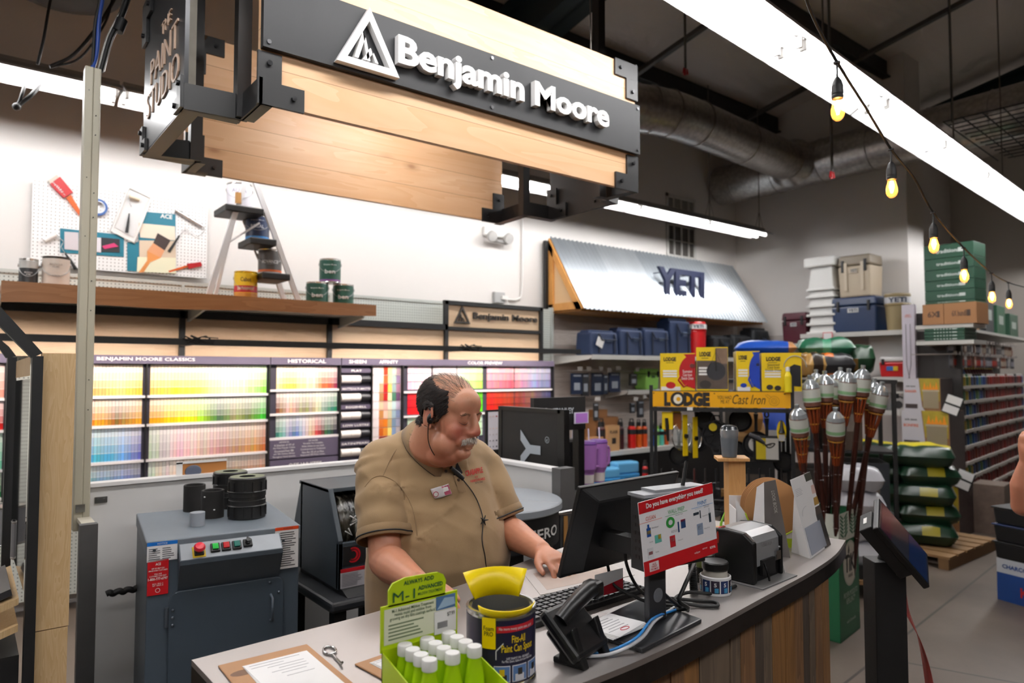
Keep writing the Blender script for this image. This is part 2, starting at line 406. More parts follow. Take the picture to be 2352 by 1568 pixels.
wire('wall_conduit',spline([(4.83,5.93,3.5),(4.83,5.93,3.0),(4.82,5.93,2.55),(4.76,5.93,2.45),(4.6,5.93,2.44)],6),.011,WHITE,'thin white conduit bending down the back wall to the socket','conduit')
t=thing('wall_socket','surface mounted grey socket box above the small brand sign','socket',(4.5,5.95,2.45))
MB().box(-.07,-.05,-.06,.07,0,.06).build('box',mat('a9a9a8',.4),t,bevel=.008)
MB().box(.01,-.075,-.02,.09,-.05,.02,0).tube([(.05,-.07,0),(.1,-.06,-.06),(.06,-.05,-.12)],.008,6).build('plug',WHITE,t)
t=thing('ceiling_camera','small black security camera on the far wall at upper right','camera',(11.6,4.9,3.55))
MB().cyl((0,0,0),(0,-.1,0),.03).build('bracket',BLACKM,t);MB().cyl((-.1,-.1,-.01),(.12,-.13,.01),.045,n=12).build('camera_body',BLACKM,t)
wire('ceiling_cord',bez((.02,3.2,3.5),(-.05,3.2,3.1),(.25,3.2,3.1),(.5,3.25,3.6)),.01,BLACKM,'black cord hanging in a loop left of the paint studio sign','cord')if False else None
# --- hanging wooden sign box over the counter
PINE=wood('pine_sign_board','eac6a0','d8a677','8a5230','X',.134,'Z',0.0,1.0,.4)
PINEY=wood('pine_edge_board','d8a468','c28a4c','6d4526','Y',None,'Z')
MATTE=mat('0a0a0c',.45);MATTE2=mat('0c0e12',.55)
sx0,sx1,sy0,sy1=.80,2.765,2.45,3.53
SIGN=thing('hanging_sign','big pine and black metal sign box with white raised brand name hung over the counter','sign',(sx0,sy0,2.6))
def L(p):return(p[0]-sx0,p[1]-sy0,p[2]-2.6)
H_=.67
MB().box(.0,0,.005,1.965,.025,H_).build('front_panel',PINE,SIGN)
MB().box(.0,1.06,.005,1.89,1.085,H_).build('back_panel',PINE,SIGN)
MB().box(-.2,.215,0,-.185,.93,H_).build('left_panel',mat('2a2b2e',.3,.3),SIGN)
MB().box(-.185,.215,.06,-.16,.93,H_).build('left_panel_core',mat('5c5850',.8,noise=.4),SIGN)
MB().box(2.07,.27,0,2.085,.80,H_).build('right_panel',MATTE,SIGN)
band=MB().box(.0,-.028,.195,1.972,0,.455).build('brand_band',MATTE2,SIGN)
b=MB()
for x in(.02,1.0,1.955):
 for z in(.215,.435):b.cyl((x,-.033,z),(x,-.028,z),.008,n=10)
b.build('screw',mat('6a6a6c',.3,.8),band)
LETW=mat('f1f0ef',.35)
t=MB().text('Benjamin Moore',(1.112,-.03,.308),X3,Z3,1.19,.15,depth=.03,bold=.032)
t.build('lettering',LETW,band)
def delta_logo(o,u,v,s,depth,mb):
 o=Vector(o);n=u.cross(v)
 P=lambda x,y,d:o+u*(x*s)+v*(y*s)+n*d
 def tri(outer,inner):
  k=len(outer)
  for i in range(k):
   j=(i+1)%k
   vs=[P(*outer[i],depth),P(*outer[j],depth),P(*inner[j],depth),P(*inner[i],depth)];lo=[q-n*depth for q in vs]
   mb.add(vs+lo,[(0,1,2,3),(4,5,1,0),(7,3,2,6)])
 tri([(-.5,-.42),(.5,-.42),(0,.5)],[(-.34,-.32),(.34,-.32),(0,.3)])
 for x,y,a in((-.13,-.30,.34),(-.0,-.30,.14)):
  q=[(x-.10,y),(x-.04,y),(x+.07,y+a),(x+.02,y+a+.06)]
  vs=[P(*p,depth)for p in q];mb.add(vs+[p-n*depth for p in vs],[(0,1,2,3),(0,4,5,1),(1,5,6,2),(2,6,7,3),(3,7,4,0)])
  q=[(x+.02,y+a+.06),(x+.07,y+a),(x+.15,y),(x+.10,y)]
  vs=[P(*p,depth)for p in q];mb.add(vs+[p-n*depth for p in vs],[(0,1,2,3),(0,4,5,1),(1,5,6,2),(2,6,7,3),(3,7,4,0)])
lg=MB();delta_logo((.392,-.03,.318),X3,Z3,.262,.03,lg);lg.build('emblem',LETW,band)
TAN=mat('c9ab94',.5);lt=MB();U=Vector((0,-1,0))
place_fixture(1.78,2.85,3.14,0,'unseen strip light added inside the wooden sign box to light its back panel','row of strip lights by the back wall').scale=(.30,1,1)  # added lamp, hidden behind the front panel, brightens the inside of the sign
for s,yc,zc_,w_,h_ in(('THE',.50,.425,.17,.045),('PAINT',.54,.315,.47,.10),('STUDIO',.56,.185,.56,.105)):
 lt.text(s,(-.2,yc,zc_),U,Z3,w_,h_,depth=.006,bold=-.012)
lt.build('raised_lettering',TAN,SIGN)
for x,y,nm in((.0,.2,'a'),(1.90,.2,'b'),(.0,.87,'c'),(1.86,.80,'d')):
 MB().box(x-.025,y-.025,.0,x+.025,y+.025,H_+.5).build('corner_post',MATTE,SIGN)
def notch(pts,z0,z1,th=.012):
 mb=MB()
 for i in range(len(pts)-1):
  a,c=Vector(pts[i]+(0,)),Vector(pts[i+1]+(0,));d=(c-a).normalized();n=Vector((-d.y,d.x,0))*th/2
  q=[a-n,c-n,c+n,a+n]
  mb.add([(p.x,p.y,z0)for p in q]+[(p.x,p.y,z1)for p in q],[(0,3,2,1),(4,5,6,7),(0,1,5,4),(1,2,6,5),(2,3,7,6),(3,0,4,7)])
  m=(a+c)/2;inn=Vector((.97,.5,0))-m;e=Vector((-d.y,d.x,0));e=e if e.dot(inn)>0 else-e
  q=[a,c,c+e*.045,a+e*.045];mb.add([(p.x,p.y,z0)for p in q],[(0,1,2,3)],1)
 return mb
FL=mat('3b342c',.4,.3)
for pts in([(-.2,.215),(.0,.2),(.0,-.012)],[(-.2,.93),(.0,.87),(.0,1.09)],[(1.965,-.012),(1.96,.2),(2.085,.24)],[(1.89,1.085),(1.87,.8),(2.085,.80)]):
 for z0,z1 in((-.005,.09),(H_-.08,H_+.01)):notch(pts,z0,z1).build('notch_band',[MATTE,FL],SIGN)
stepP=[(0,0),(.17,0),(.17,.085),(.085,.085),(.085,.19),(0,.19)]
def plate(o,u,v,k=1.0,parent=SIGN):
 mb=MB();o=Vector(o);n=u.cross(v);n=n
 for sgn in(1,):
  vs=[o+u*(p[0]*k)+v*(p[1]*k)for p in stepP];hi=[p+n*.006 for p in vs];lo=[p-n*.006 for p in vs]
  mb.add(hi,[(0,1,2,3),(0,3,4,5)]);mb.add(lo,[(3,2,1,0),(5,4,3,0)])
  for i in range(6):j=(i+1)%6;mb.add([lo[i],lo[j],hi[j],hi[i]],[(0,1,2,3)])
 pl=mb.build('corner_plate',MATTE,parent);bo=MB()
 for p in((.04,.15),(.13,.042)):
  c=o+(u*p[0]+v*p[1])*k;bo.cyl(c-n*.016,c+n*.016,.010,n=6)
 bo.build('bolt',mat('2a2a2c',.3,.6),pl);return pl
NX,NY,NZ=-X3,-Y3,-Z3
for(o,u,v,*kk)in(((-.012,-.006,-.005),X3,Z3),((1.975,-.006,-.005),NX,Z3),((1.975,-.006,H_+.005),NX,NZ),((-.012,-.006,H_+.005),X3,NZ),
 ((.0,1.055,-.005),X3,Z3),((1.90,1.055,-.005),NX,Z3),((.0,1.055,H_+.005),X3,NZ),((1.9,1.055,H_),NX,NZ),
 ((-.207,.21,0),Y3,Z3,.62),((-.207,.935,0),NY,Z3,.62),((-.207,.935,H_),NY,NZ),((-.207,.21,H_),Y3,NZ),
 ((2.06,.26,0),Y3,Z3),((2.06,.81,0),NY,Z3)):
 plate(o,u,v,*kk)
fr=MB();fr.box(-.2,.215,-.004,-.14,.93,.004).box(-.2,.215,-.004,.0,.26,.004).box(-.2,.88,-.004,0,.935,.004).box(-.0,1.04,-.004,.1,1.09,.004)
fr.build('bottom_flange',FL,SIGN)
t=thing('utility_pole','tall beige metal power pole with punched holes at the end of the white half wall','pole',(.39,3.29,0))
pm=mat('b9b39f',.45);p_=MB();p_.box(-.028,-.03,1.02,.003,.03,2.9).box(.003,-.026,1.02,.03,.03,2.9);p_.build('pole_body',pm,t,bevel=.004)
h_=MB()
for z in(1.5,1.62,1.9,2.02,2.2,2.28,2.38,2.44,2.62,2.7,2.8):h_.cyl((-.013+.027*(int(z*50)%2),-.0315,z),(-.013+.027*(int(z*50)%2),-.026,z),.0022,n=8)
h_.build('punched_hole',BLACK,t)
MB().box(-.02,-.036,1.095,.012,-.03,1.125).cyl((-.014,-.042,1.11),(-.014,-.036,1.11),.006,n=8).build('clip',STEEL,t)
def cord(name,pts,r,m,label,cat='cord',n=7,k=6):return tag(MB().tube(spline(pts,k),r,n).build(name,m),label,cat)
q=Vector((.39,3.29,2.9));a_=lambda x,y,Y=3.3:atY(x,y,Y)
cord('rising_cable',[q,a_(222,120),a_(228,40),a_(240,-30)],.009,mat('1c3f8c',.4),'blue cord rising from the top of the beige pole')
cord('rising_cable',[q-Z3*.02,a_(218,60),a_(228,10),a_(232,-30)],.007,BLACKM,'black cord rising beside the blue one from the beige pole')
cp=spline([q+Vector((.03,0,0)),a_(252,90),a_(276,40),a_(298,-20)],40);t=thing('spiral_conduit','silver flexible spiral conduit leaning out of the beige pole','conduit',(0,0,0))
hx=[p+Vector((math.cos(i*.9),0,math.sin(i*.9)))*.012 for i,p in enumerate(spline([q+Vector((.03,0,0)),a_(252,90),a_(276,40),a_(298,-20)],130))]
MB().tube(hx,.0032,5).build('spiral',mat('8d8a86',.3,.7),t);MB().tube(cp,.009,6).build('core',BLACKM,t);MB().tube([a_(270,72),a_(281,45)],.022,10).build('tape_wrap',BLACKM,t)
cord('hanging_cable',[a_(115,153,4.2),a_(170,125,4.2),(a_(225,60,4.2)),a_(262,0,4.2),a_(275,-30,4.2)],.009,BLACKM,'black cable sweeping up from the back wall light, upper of a pair','cable')
cord('hanging_cable',[a_(115,155,4.2),a_(185,132,4.2),(a_(240,55,4.2)),a_(258,0,4.2),a_(268,-30,4.2)],.006,BLACKM,'thin black cable below its twin left of the paint studio sign','cable')
cord('hanging_cable',[a_(86,148,4.2),a_(100,90,4.2),a_(110,30,4.2),a_(118,-10,4.2)],.007,BLACKM,'thin black cable hanging in front of the round ceiling dome','cable')
t=thing('cable_end','black cable tail with round end hanging under the back wall light','cable',(0,0,0))
MB().tube(spline([a_(96,190,4.95),a_(75,215,4.9),a_(60,228,4.9),a_(40,244,4.9)],5),.012,7).tube(spline([a_(60,185,4.95),a_(52,212,4.9),a_(45,232,4.9),a_(38,244,4.9)],5),.009,7).build('cable',BLACKM,t);MB().sph(a_(38,245,4.9),.022).build('end_knob',BLACKM,t)
# --- string lights
BUL=[]
sp=[(1840,-40,1.9),(1868,40,2.0),(1922,142,2.15),(1990,250,2.4),(2046,342,2.6),(2100,410,2.9),(2143,487,3.1),(2213,568,3.6),(2277,626,4.2),(2316,648,4.8),(2352,659,5.4),(2400,672,6.2)]
cord('string_light_cable',[atD(*p)for p in sp],.0045,mat('121110',.5),'black cable of the string lights swooping across the upper right','cable',7,8)
FIL=mat('ffb45a',.5,e=BULB);GLASSB=mat('ffd9a0',.04,alpha=.16)
bt=thing('string_light_bulb','x','bulb',(0,0,0))
MB().cyl((0,0,-.006),(0,0,.0),.01).tube([(0,0,0),(.002,0,-.03),(0,0,-.055)],.003,6).build('drop_cord',BLACKM,bt)
MB().lathe([(0,-.045),(.006,-.05),(.012,-.06),(.0165,-.075),(.0175,-.1),(.0165,-.104),(.0175,-.108),(.0165,-.116),(0,-.116)],n=20).build('socket',BLACKM,bt)
MB().lathe([(.0,-.186),(.008,-.184),(.016,-.176),(.0205,-.163),(.02,-.148),(.015,-.13),(.012,-.116)],n=24).build('glass_bulb',GLASSB,bt)
f=MB()
for i in range(4):a=i*PI/2+.4;f.tube([(.003*math.cos(a),.003*math.sin(a),-.122),(.007*math.cos(a),.007*math.sin(a),-.142),(.002*math.cos(a+1),.002*math.sin(a+1),-.165)],.0022,6)
f.build('filament',FIL,bt)
pos=[(1922,142,2.15,'nearest and highest, in front of the bright strip light'),(2046,342,2.6,'second from the top, under the strip light row'),(2143,487,3.1,'third from the top, beside the wall corner'),(2213,568,3.6,'in front of the stack of green boxes'),(2277,626,4.2,'second from the right end of the string'),(2316,648,4.8,'last one at the right end of the string')]
for i,(x,y,d,n)in enumerate(pos):
 p=atD(x,y,d);lab='glowing string light bulb, '+n
 if i==0:bt.location=p;bt['label']=lab;bt['group']='bulbs of the string lights'
 else:dup(bt,p,0,lab,'bulbs of the string lights')
 MBK=None
 # --- back wall: pegboard gondola, shelf, decor
def peg_mat(name,base,hole,step=.0254,r=.0032,plane='XZ'):
 t=NT(name);x=t.xyz(t.obj());a,b=('XYZ'.index(plane[0]),'XYZ'.index(plane[1]))
 f=lambda v:t.math('SUBTRACT',t.math('FRACT',t.math('MULTIPLY',v,1/step)),.5)
 u,v=f(x[a]),f(x[b]);d=t.math('SQRT',t.math('ADD',t.math('MULTIPLY',u,u),t.math('MULTIPLY',v,v)))
 return t.out(t.mix(t.math('LESS_THAN',d,r/step),base,hole),.5)
PEGG=peg_mat('grey_pegboard','c3c8c2','4f5450',.0254,.0042);PEGW=peg_mat('white_pegboard','ecebea','77736f',.0254,.004)
GY=5.8;UP=[-1.09,.12,1.33,2.54,3.75,4.97]
GREYM=mat('b9bdb8',.45)
for i in range(5):
 t=thing('pegboard_panel','grey green pegboard wall panel, '+['leftmost behind the left cans','under the white display board','behind the step ladder','between the wood shelf end and the small brand sign','behind the small brand sign'][i],'pegboard',(UP[i],GY,0))
 MB().box(.01,0,.1,1.20,.012,2.33).build('board',PEGG,t)
 MB().box(0,-.01,2.325,1.21,.03,2.35).build('top_rail',GREYM,t)
 MB().box(-.012,-.012,0,.012,.03,2.35).build('upright',GREYM,t)
t=thing('pegboard_panel','narrow grey perforated end strip right of the small brand sign','pegboard',(4.97,GY,0))
MB().box(0,0,.1,.17,.012,2.35).build('board',PEGG,t);MB().box(.15,-.025,0,.18,.03,2.37).box(-.012,-.012,0,.012,.03,2.35).build('upright',GREYM,t)
BOARDW=wood('walnut_shelf_board','b98458','9a6238','5a321c','X',None,'Z',0,1.0,.4)
t=thing('wood_shelf','long wooden wall shelf with a live edge front carrying cans and a step ladder','shelf',(.17,5.05,2.19))
f=MB();n=24
for i in range(n):
 a,b=2.43*i/n,2.43*(i+1)/n;lo=lambda x:-.125+.04*x/2.43+.006*math.sin(x*5)
 f.add([(a,0,lo(a)),(b,0,lo(b)),(b,0,0),(a,0,0),(a,.03,lo(a)),(b,.03,lo(b)),(b,.03,0),(a,.03,0)],[(0,1,2,3),(3,2,6,7),(0,4,5,1)]+([(0,3,7,4)]if i==0 else[])+([(1,5,6,2)]if i==n-1 else[]))
f.build('front_board',BOARDW,t);MB().box(0,.03,-.05,2.43,.74,-.02).build('shelf_board',BOARDW,t)
MB().box(.02,.04,-.07,2.40,.72,-.052).build('metal_shelf',GREYM,t)
for x in(.0,1.16,2.37):MB().prism([(.74,-.07),(.1,-.07),(.1,-.10),(.72,-.18),(.74,-.18)],x-.01,x+.01,ax='X').build('bracket',GREYM,t)
def pxpoly(mb,pts,Y,m=0,th=.004,o=(0,0,0)):
 P=[atY(x,y,Y)for x,y in pts];return mb.prism([(p.x-o[0],p.z-o[2])for p in P],Y-th-o[1],Y-o[1],m,'Y')
BY=5.92;A=atY(75,415,BY);B_=atY(473,640,BY);bw=Vector((A.x,BY,B_.z))
t=thing('display_board','white pegboard of painting tools and posters above the wood shelf','display board',bw)
MB().box(0,-.012,0,B_.x-A.x,.0,A.z-B_.z).build('board',PEGW,t)
def on_board(name,label,cat,parts,z=BY-.014):
 c=atY(*parts[0][1][0],z);t=thing(name,label,cat,c)
 for nm,pts,m,th,dy in[(p+(.004,0))[:5]if len(p)==3 else(p+(0,))[:5]for p in parts]:
  mb=MB();pxpoly(mb,pts,z-dy,0,th,(c.x,c.y,c.z));mb.build(nm,m,t)
 return t,c
TEALP=mat('0f6b80',.5);CREAM=mat('e8d8c4',.6);CREAM2=mat('e9e6c8',.6);CREAM3=mat('d3c0a8',.6)
t,c=on_board('poster','teal and cream poster with a printed paint brush on the white board','poster',[
 ('sheet',[(318,485),(403,492),(404,628),(292,622),(292,556),(318,556)],TEALP),('paint_stroke',[(318,512),(402,520),(403,552),(322,545)],CREAM,.002,.005),
 ('paint_stroke',[(320,552),(403,553),(404,592),(320,590)],CREAM3,.002,.007),('paint_stroke',[(316,590),(404,592),(404,628),(314,624)],CREAM2,.002,.009),
 ('printed_brush_bristles',[(362,535),(392,552),(378,575),(352,558)],mat('3a2f2c',.8),.002,.011),('printed_brush_ferrule',[(352,558),(378,575),(369,592),(338,576)],mat('d99a72',.4),.002,.011),
 ('printed_brush_handle',[(338,576),(369,592),(345,602),(330,625),(318,626),(338,598)],mat('d98f52',.4),.002,.011)])
p=atY(382,497,BY-.02);MB().text('ACE',p-c,X3,Z3,.085,.034,bold=.03).build('lettering',WHITE,t)
t,c=on_board('poster','teal poster of paint jars behind the beige pole on the white board','poster',[
 ('sheet',[(138,524),(285,540),(284,590),(138,580)],TEALP),('printed_jar',[(148,532),(180,534),(180,575),(148,572)],mat('c9c2c6',.5),.002,.006),
 ('printed_jar',[(232,545),(275,549),(275,580),(232,578)],mat('23242a',.5),.002,.006),('printed_splash',[(234,565),(262,558),(272,566),(240,572)],mat('c5356f',.5),.002,.009),('printed_jar',[(218,545),(232,546),(232,580),(218,578)],mat('d9d6dc',.5),.002,.006)])
t,c=on_board('paint_brush','paint brush in red packaging with an orange handle at the board\'s top left','paint brush',[
 ('bristles',[(110,416),(130,402),(136,410),(116,426)],mat('c9bfb2',.8),.02,.002),('package',[(114,424),(137,407),(167,443),(145,456)],mat('b31a20',.4),.025,.0),('handle',[(151,455),(162,448),(188,492),(182,496)],mat('c95a1c',.4),.018,.0)])
mb=MB()
for k in range(4):q=atY(128+k*5,424+k*6,BY-.042)-c;mb.text(['BRUSH','- - - -','POLYESTER','1.5 in'][k],q,(.78,0,-.62),(.62,0,.78),.05,.009)
mb.build('package_print',PAPER,t)
t,c=on_board('paint_brush','small brush in a red sleeve with an orange handle at the board\'s lower right','paint brush',[
 ('handle',[(386,622),(430,609),(432,613),(388,626)],mat('c95a1c',.4),.012,.0),('package',[(429,606),(460,602),(463,611),(433,618)],mat('a81d24',.4),.02,.0)])
c=atY(225,476,BY-.03);t=thing('tape_roll','blue masking tape roll on the white board beside the pole','tape roll',c)
T_=Matrix.Rotation(PI/2,4,'X');MB().lathe([(.042,-.02),(.062,-.02),(.062,.012),(.042,.012)],n=28,T=T_).build('tape',mat('3a5f9c',.5),t);MB().lathe([(.040,-.022),(.046,-.021),(.046,.013),(.040,.013)],n=28,T=T_).build('core',mat('dfe3ea',.5),t)
t,c=on_board('paint_tray','white plastic paint tray with a roller in it hung tilted on the board','paint tray',[
 ('tray_back',[(296,432),(347,455),(308,558),(255,530)],WHITE,.008,.0),('tray_well',[(300,441),(339,459),(306,545),(265,522)],mat('dcdcdc',.5),.004,.010)],BY-.012)
rm=MB();e_=[(296,432),(347,455),(308,558),(255,530)]
rm.tube([atY(x,y,BY-.028)-c for x,y in e_],.008,8,closed=True).build('rim',WHITE,t)
rr=MB().tube([atY(298,449,BY-.05)-c,atY(321,457,BY-.05)-c],.02,12).build('roller_cover',mat('efe6cf',.9),t)
MB().tube([atY(x,y,BY-.045)-c for x,y in((299,452),(296,460),(303,476))],.003,6).build('roller_wire',CHROME,t)
MB().tube([atY(x,y,BY-.045)-c for x,y in((297,490),(295,508),(291,534))],[.004,.009,.011],8).build('handle',BLACKM,t)
c=atY(440,500,BY-.03);t=thing('roller_frame','wire paint roller frame with a black handle at the board\'s right side','paint roller',c)
P_=lambda*q:[atY(x,y,BY-.03)-c for x,y in q]
MB().tube(P_((404,483),(465,520)),.016,10).build('cage',mat('cfd2d3',.2,.8),t);MB().tube(P_((468,520),(468,532),(456,544),(428,526),(420,526),(412,542)),.003,6).build('wire',CHROME,t);MB().tube(P_((412,541),(400,560),(388,578)),[.006,.009,.011],8).build('handle',BLACKM,t)
c=atY(120,545,BY-.03);t=thing('mini_roller','small white foam roller with a long wire handle at the board\'s lower left','paint roller',c)
MB().tube(P_((102,553),(128,538)),.017,10).build('roller_cover',WHITE,t);MB().tube(P_((130,538),(146,555),(140,568),(150,582)),.003,6).build('wire',CHROME,t);MB().tube(P_((150,582),(163,600),(174,618)),[.006,.01,.013],8).build('handle',BLACKM,t)
# --- paint cans
def can(r,h,label,cat='paint can',loc=(0,0,0),body='8a8d8c',band=None,texts=(),az=None,bail=True,bands=(),group=None,lid='c9c9c6',name='paint_can',lab_z=(.06,.93)):
 t=thing(name,label,cat,loc)
 az=math.atan2(-loc[1],-loc[0])if az is None else az
 MB().lathe([(0,0),(r*.97,0),(r*.98,.004),(r*.96,.008),(r*.96,h-.008),(r*.99,h-.004),(r*.985,h),(r*.9,h),(r*.89,h-.006),(r*.85,h-.006),(r*.84,h-.002),(0,h-.002)],n=32).build('tin',mat(lid,.25,.8),t)
 lb=MB();R=r*.975
 lb.lathe([(R,h*lab_z[0]),(R,h*lab_z[1])],n=36,m=0)
 ms=[mat(body,.4)]
 for(z0,z1,cc)in bands:ms.append(mat(cc,.4));lb.lathe([(R+.0006,h*z0),(R+.0006,h*z1)],n=36,m=len(ms)-1)
 l_=lb.build('label_sleeve',ms,t)
 for(s,zf,wf,hf,cc)in texts:
  fn=lambda X,Y,Z:Vector(((R+.0014)*math.cos(az+X/R),(R+.0014)*math.sin(az+X/R),h*zf+Y))
  MB().text(s,(0,0,0),X3,Z3,wf*r,hf*h,fn=fn,bold=.02).build('lettering',mat(cc,.5),l_)
 if bail:
  hb=MB();a0=az+PI/2
  pts=[Vector((R*1.03*math.cos(a0-PI*i/14),R*1.03*math.sin(a0-PI*i/14),h*.78-math.sin(PI*i/14)*h*.38))for i in range(15)]
  hb.tube(pts,.0016,5);hb.build('bail_handle',STEEL,t)
  e=MB()
  for s in(0,PI):e.cyl((R*math.cos(a0+s),R*math.sin(a0+s),h*.78),((R+.006)*math.cos(a0+s),(R+.006)*math.sin(a0+s),h*.78),.011,n=12)
  e.build('bail_ear',STEEL,t)
 return t
SZ=2.171
def cpx(xl,xr,Y):a,b=atY(xl,700,Y),atY(xr,700,Y);return(a.x+b.x)/2,(b.x-a.x)/2*.93
BEN=[('ben',.45,.95,.17,'e9e9e9'),('Benjamin Moore',.73,1.2,.08,'d5d9d6')]
x,r=cpx(38,88,5.3);can(r,.19,'small paint can with grey striped label at the left end of the shelf',loc=(x,5.3,SZ),body='b9bbb8',bands=[(.2,.68,'26292b'),(.06,.18,'dcdcdc')],texts=[('MAGNOLIA\nHOME',.5,.8,.12,'c9c9c9')])
x,r=cpx(90,162,5.3);can(r,.215,'large cream paint can beside the small striped can',loc=(x,5.3,SZ),body='cdc3b8',texts=[('MAGNOLIA\nHOME',.72,.9,.14,'9a9086'),('INTERIOR',.42,.5,.05,'8a8076')],lid='3a3836')
x,r=cpx(533,590,5.3);can(r,.225,'yellow stain can with a red banner under the step ladder',loc=(x,5.28,SZ),body='e8c21a',bands=[(.30,.52,'b3202a'),(.1,.28,'c58a3a')],texts=[('SEMI-TRANSPARENT',.42,1.5,.10,'f2e9c8'),('Cabot',.72,.9,.14,'5a3a1a')],lid='caa21a')
for(a,b,z,n)in((702,754,0,'front left of three'),(764,812,0,'bottom right of three'),(732,782,.195,'topmost of three')):
 x,r=cpx(a,b,5.3);can(min(r,.088),.193,'green paint can with blue bottom band, '+n+' right of the ladder' if z==0 else 'green paint can with purple bottom band, topmost of three beside the ladder',loc=(x,5.3,SZ+z),body='16493c',bands=[(.06,.13,'2f6fc0' if z==0 else '8a4f9a')],texts=BEN,group='green paint cans on the wood shelf')
 # --- step ladder
LY0,LY1=5.14,5.38
t=thing('step_ladder','small white aluminium step ladder with black steps standing on the wood shelf','ladder',(1.8,5.3,SZ));o=Vector((1.8,5.3,SZ))
def bar(nm,a,b,w=.036,d=.022,m=mat('e4e4e6',.35)):
 a=Vector(a);b=Vector(b);dd=(b-a).normalized();s=Y3 if abs(dd.y)<.9 else X3;n=dd.cross(s).normalized();s=n.cross(dd)
 vs=[p+n*(w/2*i)+s*(d/2*j)-o for p in(a,b)for i,j in((-1,-1),(1,-1),(1,1),(-1,1))]
 MB().add(vs,[(0,1,2,3),(7,6,5,4),(0,4,5,1),(1,5,6,2),(2,6,7,3),(3,7,4,0)]).build(nm,m,t)
def bz(x,y,Y):return atY(x,y,Y)
def foot(x,y,Y):p=atY(x,y,Y);return Vector((p.x,p.y,SZ))
bar('front_rail',foot(688,690,LY0),bz(580,400,LY0));bar('front_rail',foot(658,690,LY1),bz(562,430,LY1))
bar('rear_leg',foot(477,668,LY0),bz(566,410,LY0));bar('rear_leg',foot(492,668,LY1),bz(552,440,LY1),.024)
bar('brace',bz(520,560,LY0),bz(596,512,LY0+.05),.014,.01);bar('brace',bz(551,487,LY1),bz(612,644,LY1),.014,.01)
steps=[]
for(x0,x1,y,dz)in((515,604,484,.0),(572,633,560,.0),(600,664,640,0)):
 a=atY(x0,y,LY0);b=atY(x1,y,LY0);z=a.z;mb=MB();mb.box(a.x-o.x,LY0-.03-o.y,z-o.z,b.x-o.x,LY1+.03-o.y,z-o.z+.05)
 mb.build('step',BLACKM,t,bevel=.008);steps.append((a.x,b.x,z+.05))
MB().bx((atY(547,455,LY0)-o),(.035,.03,.08)).build('wood_block',mat('b98a52',.6),t)
for(a,b,z),kw in zip(steps,(dict(r=.092,h=.2,label='white paint can with a purple band on the ladder\'s top step',body='dcdae2',bands=[(.06,.1,'a255c0')],texts=[('AURA',.7,1.2,.16,'8f8a9a')]),
 dict(r=.088,h=.2,label='navy blue paint can on the ladder\'s middle step',body='16284a',bands=[(.06,.18,'3a8ad0')],texts=[('REGAL',.55,1.1,.13,'c9cdd6'),('Benjamin Moore',.78,1.1,.07,'c9cdd6')]),
 dict(r=.088,h=.2,label='grey paint can with an orange band on the ladder\'s lowest step',body='4a4644',bands=[(.12,.2,'d8662a'),(.04,.11,'c9c5c2')],texts=[('ADVANCE',.5,1.4,.13,'c9c5c2')]))):
 can(loc=((a+b)/2+.02,5.32,z),**kw)
 # --- black display frame with light wood panels and light rail
LIGHTW=wood('light_oak_panel','dcc0a0','cfae8a','a8825a','X',None,'Z',0,1.3,.5,False)
FY=5.62;FX=[-1.05,.12,1.286,2.448,3.623,4.818]
t=thing('panelled_display','black metal frame with light wood panels above the colour chip wall','frame',(0,FY,0))
for i in range(5):MB().box(FX[i]+.02,.0,1.76,FX[i+1]-.02,.02,2.06 if i<4 else 2.31).build('wood_panel',LIGHTW,t)
for i,x in enumerate(FX):MB().box(x-.02,-.03,1.70,x+.02,.01,2.11 if i<4 else 2.34).build('frame_post',BLACKM,t)
MB().box(-1.05,-.03,2.055,3.64,.01,2.11).build('top_bar',BLACKM,t);MB().box(3.60,-.03,2.30,4.838,.01,2.34).build('top_bar',BLACKM,t);MB().box(3.62,-.028,2.055,4.82,.01,2.09).build('middle_bar',BLACKM,t)
tx=MB();a=atY(1085,745,FY);b=atY(1232,748,FY);tx.text('Benjamin Moore',((a.x+b.x)/2,-.005,2.20),X3,Z3,b.x-a.x,.085,depth=.012,bold=.02)
a=atY(1060,735,FY);delta_logo((a.x,-.005,2.205),X3,Z3,.19,.012,tx);tx.build('lettering',mat('2a2420',.5),t)
t=thing('light_rail','long black light rail standing out in front of the wood panels','rail',(0,5.2,1.865))
MB().box(-1.2,-.025,-.026,4.99,-.018,.02).box(-1.2,-.018,.012,4.99,.03,.02).build('rail',BLACKM,t)
for x in FX[1:]:MB().box(x-.015,.02,-.02,x+.015,.42,.015).build('rail_arm',BLACKM,t)
MB().box(-1.1,-.01,.006,4.9,.012,.0115).build('led_strip',mat('fff1e8',.5,e=120.0),t)
for(x,y,Y,n)in((458,780,5.17,'left of the middle'),(1080,798,5.17,'below the small brand sign')):
 c=atY(x,y,Y);tag(MB().tube([Vector((math.sin(i*1.3)*.09+(i-9)*.006,0,math.cos(i*1.9)*.028))for i in range(18)],.005,6).build('cable_bundle',BLACKM,loc=c),'tangle of black cable tied on the light rail '+n,'cable')
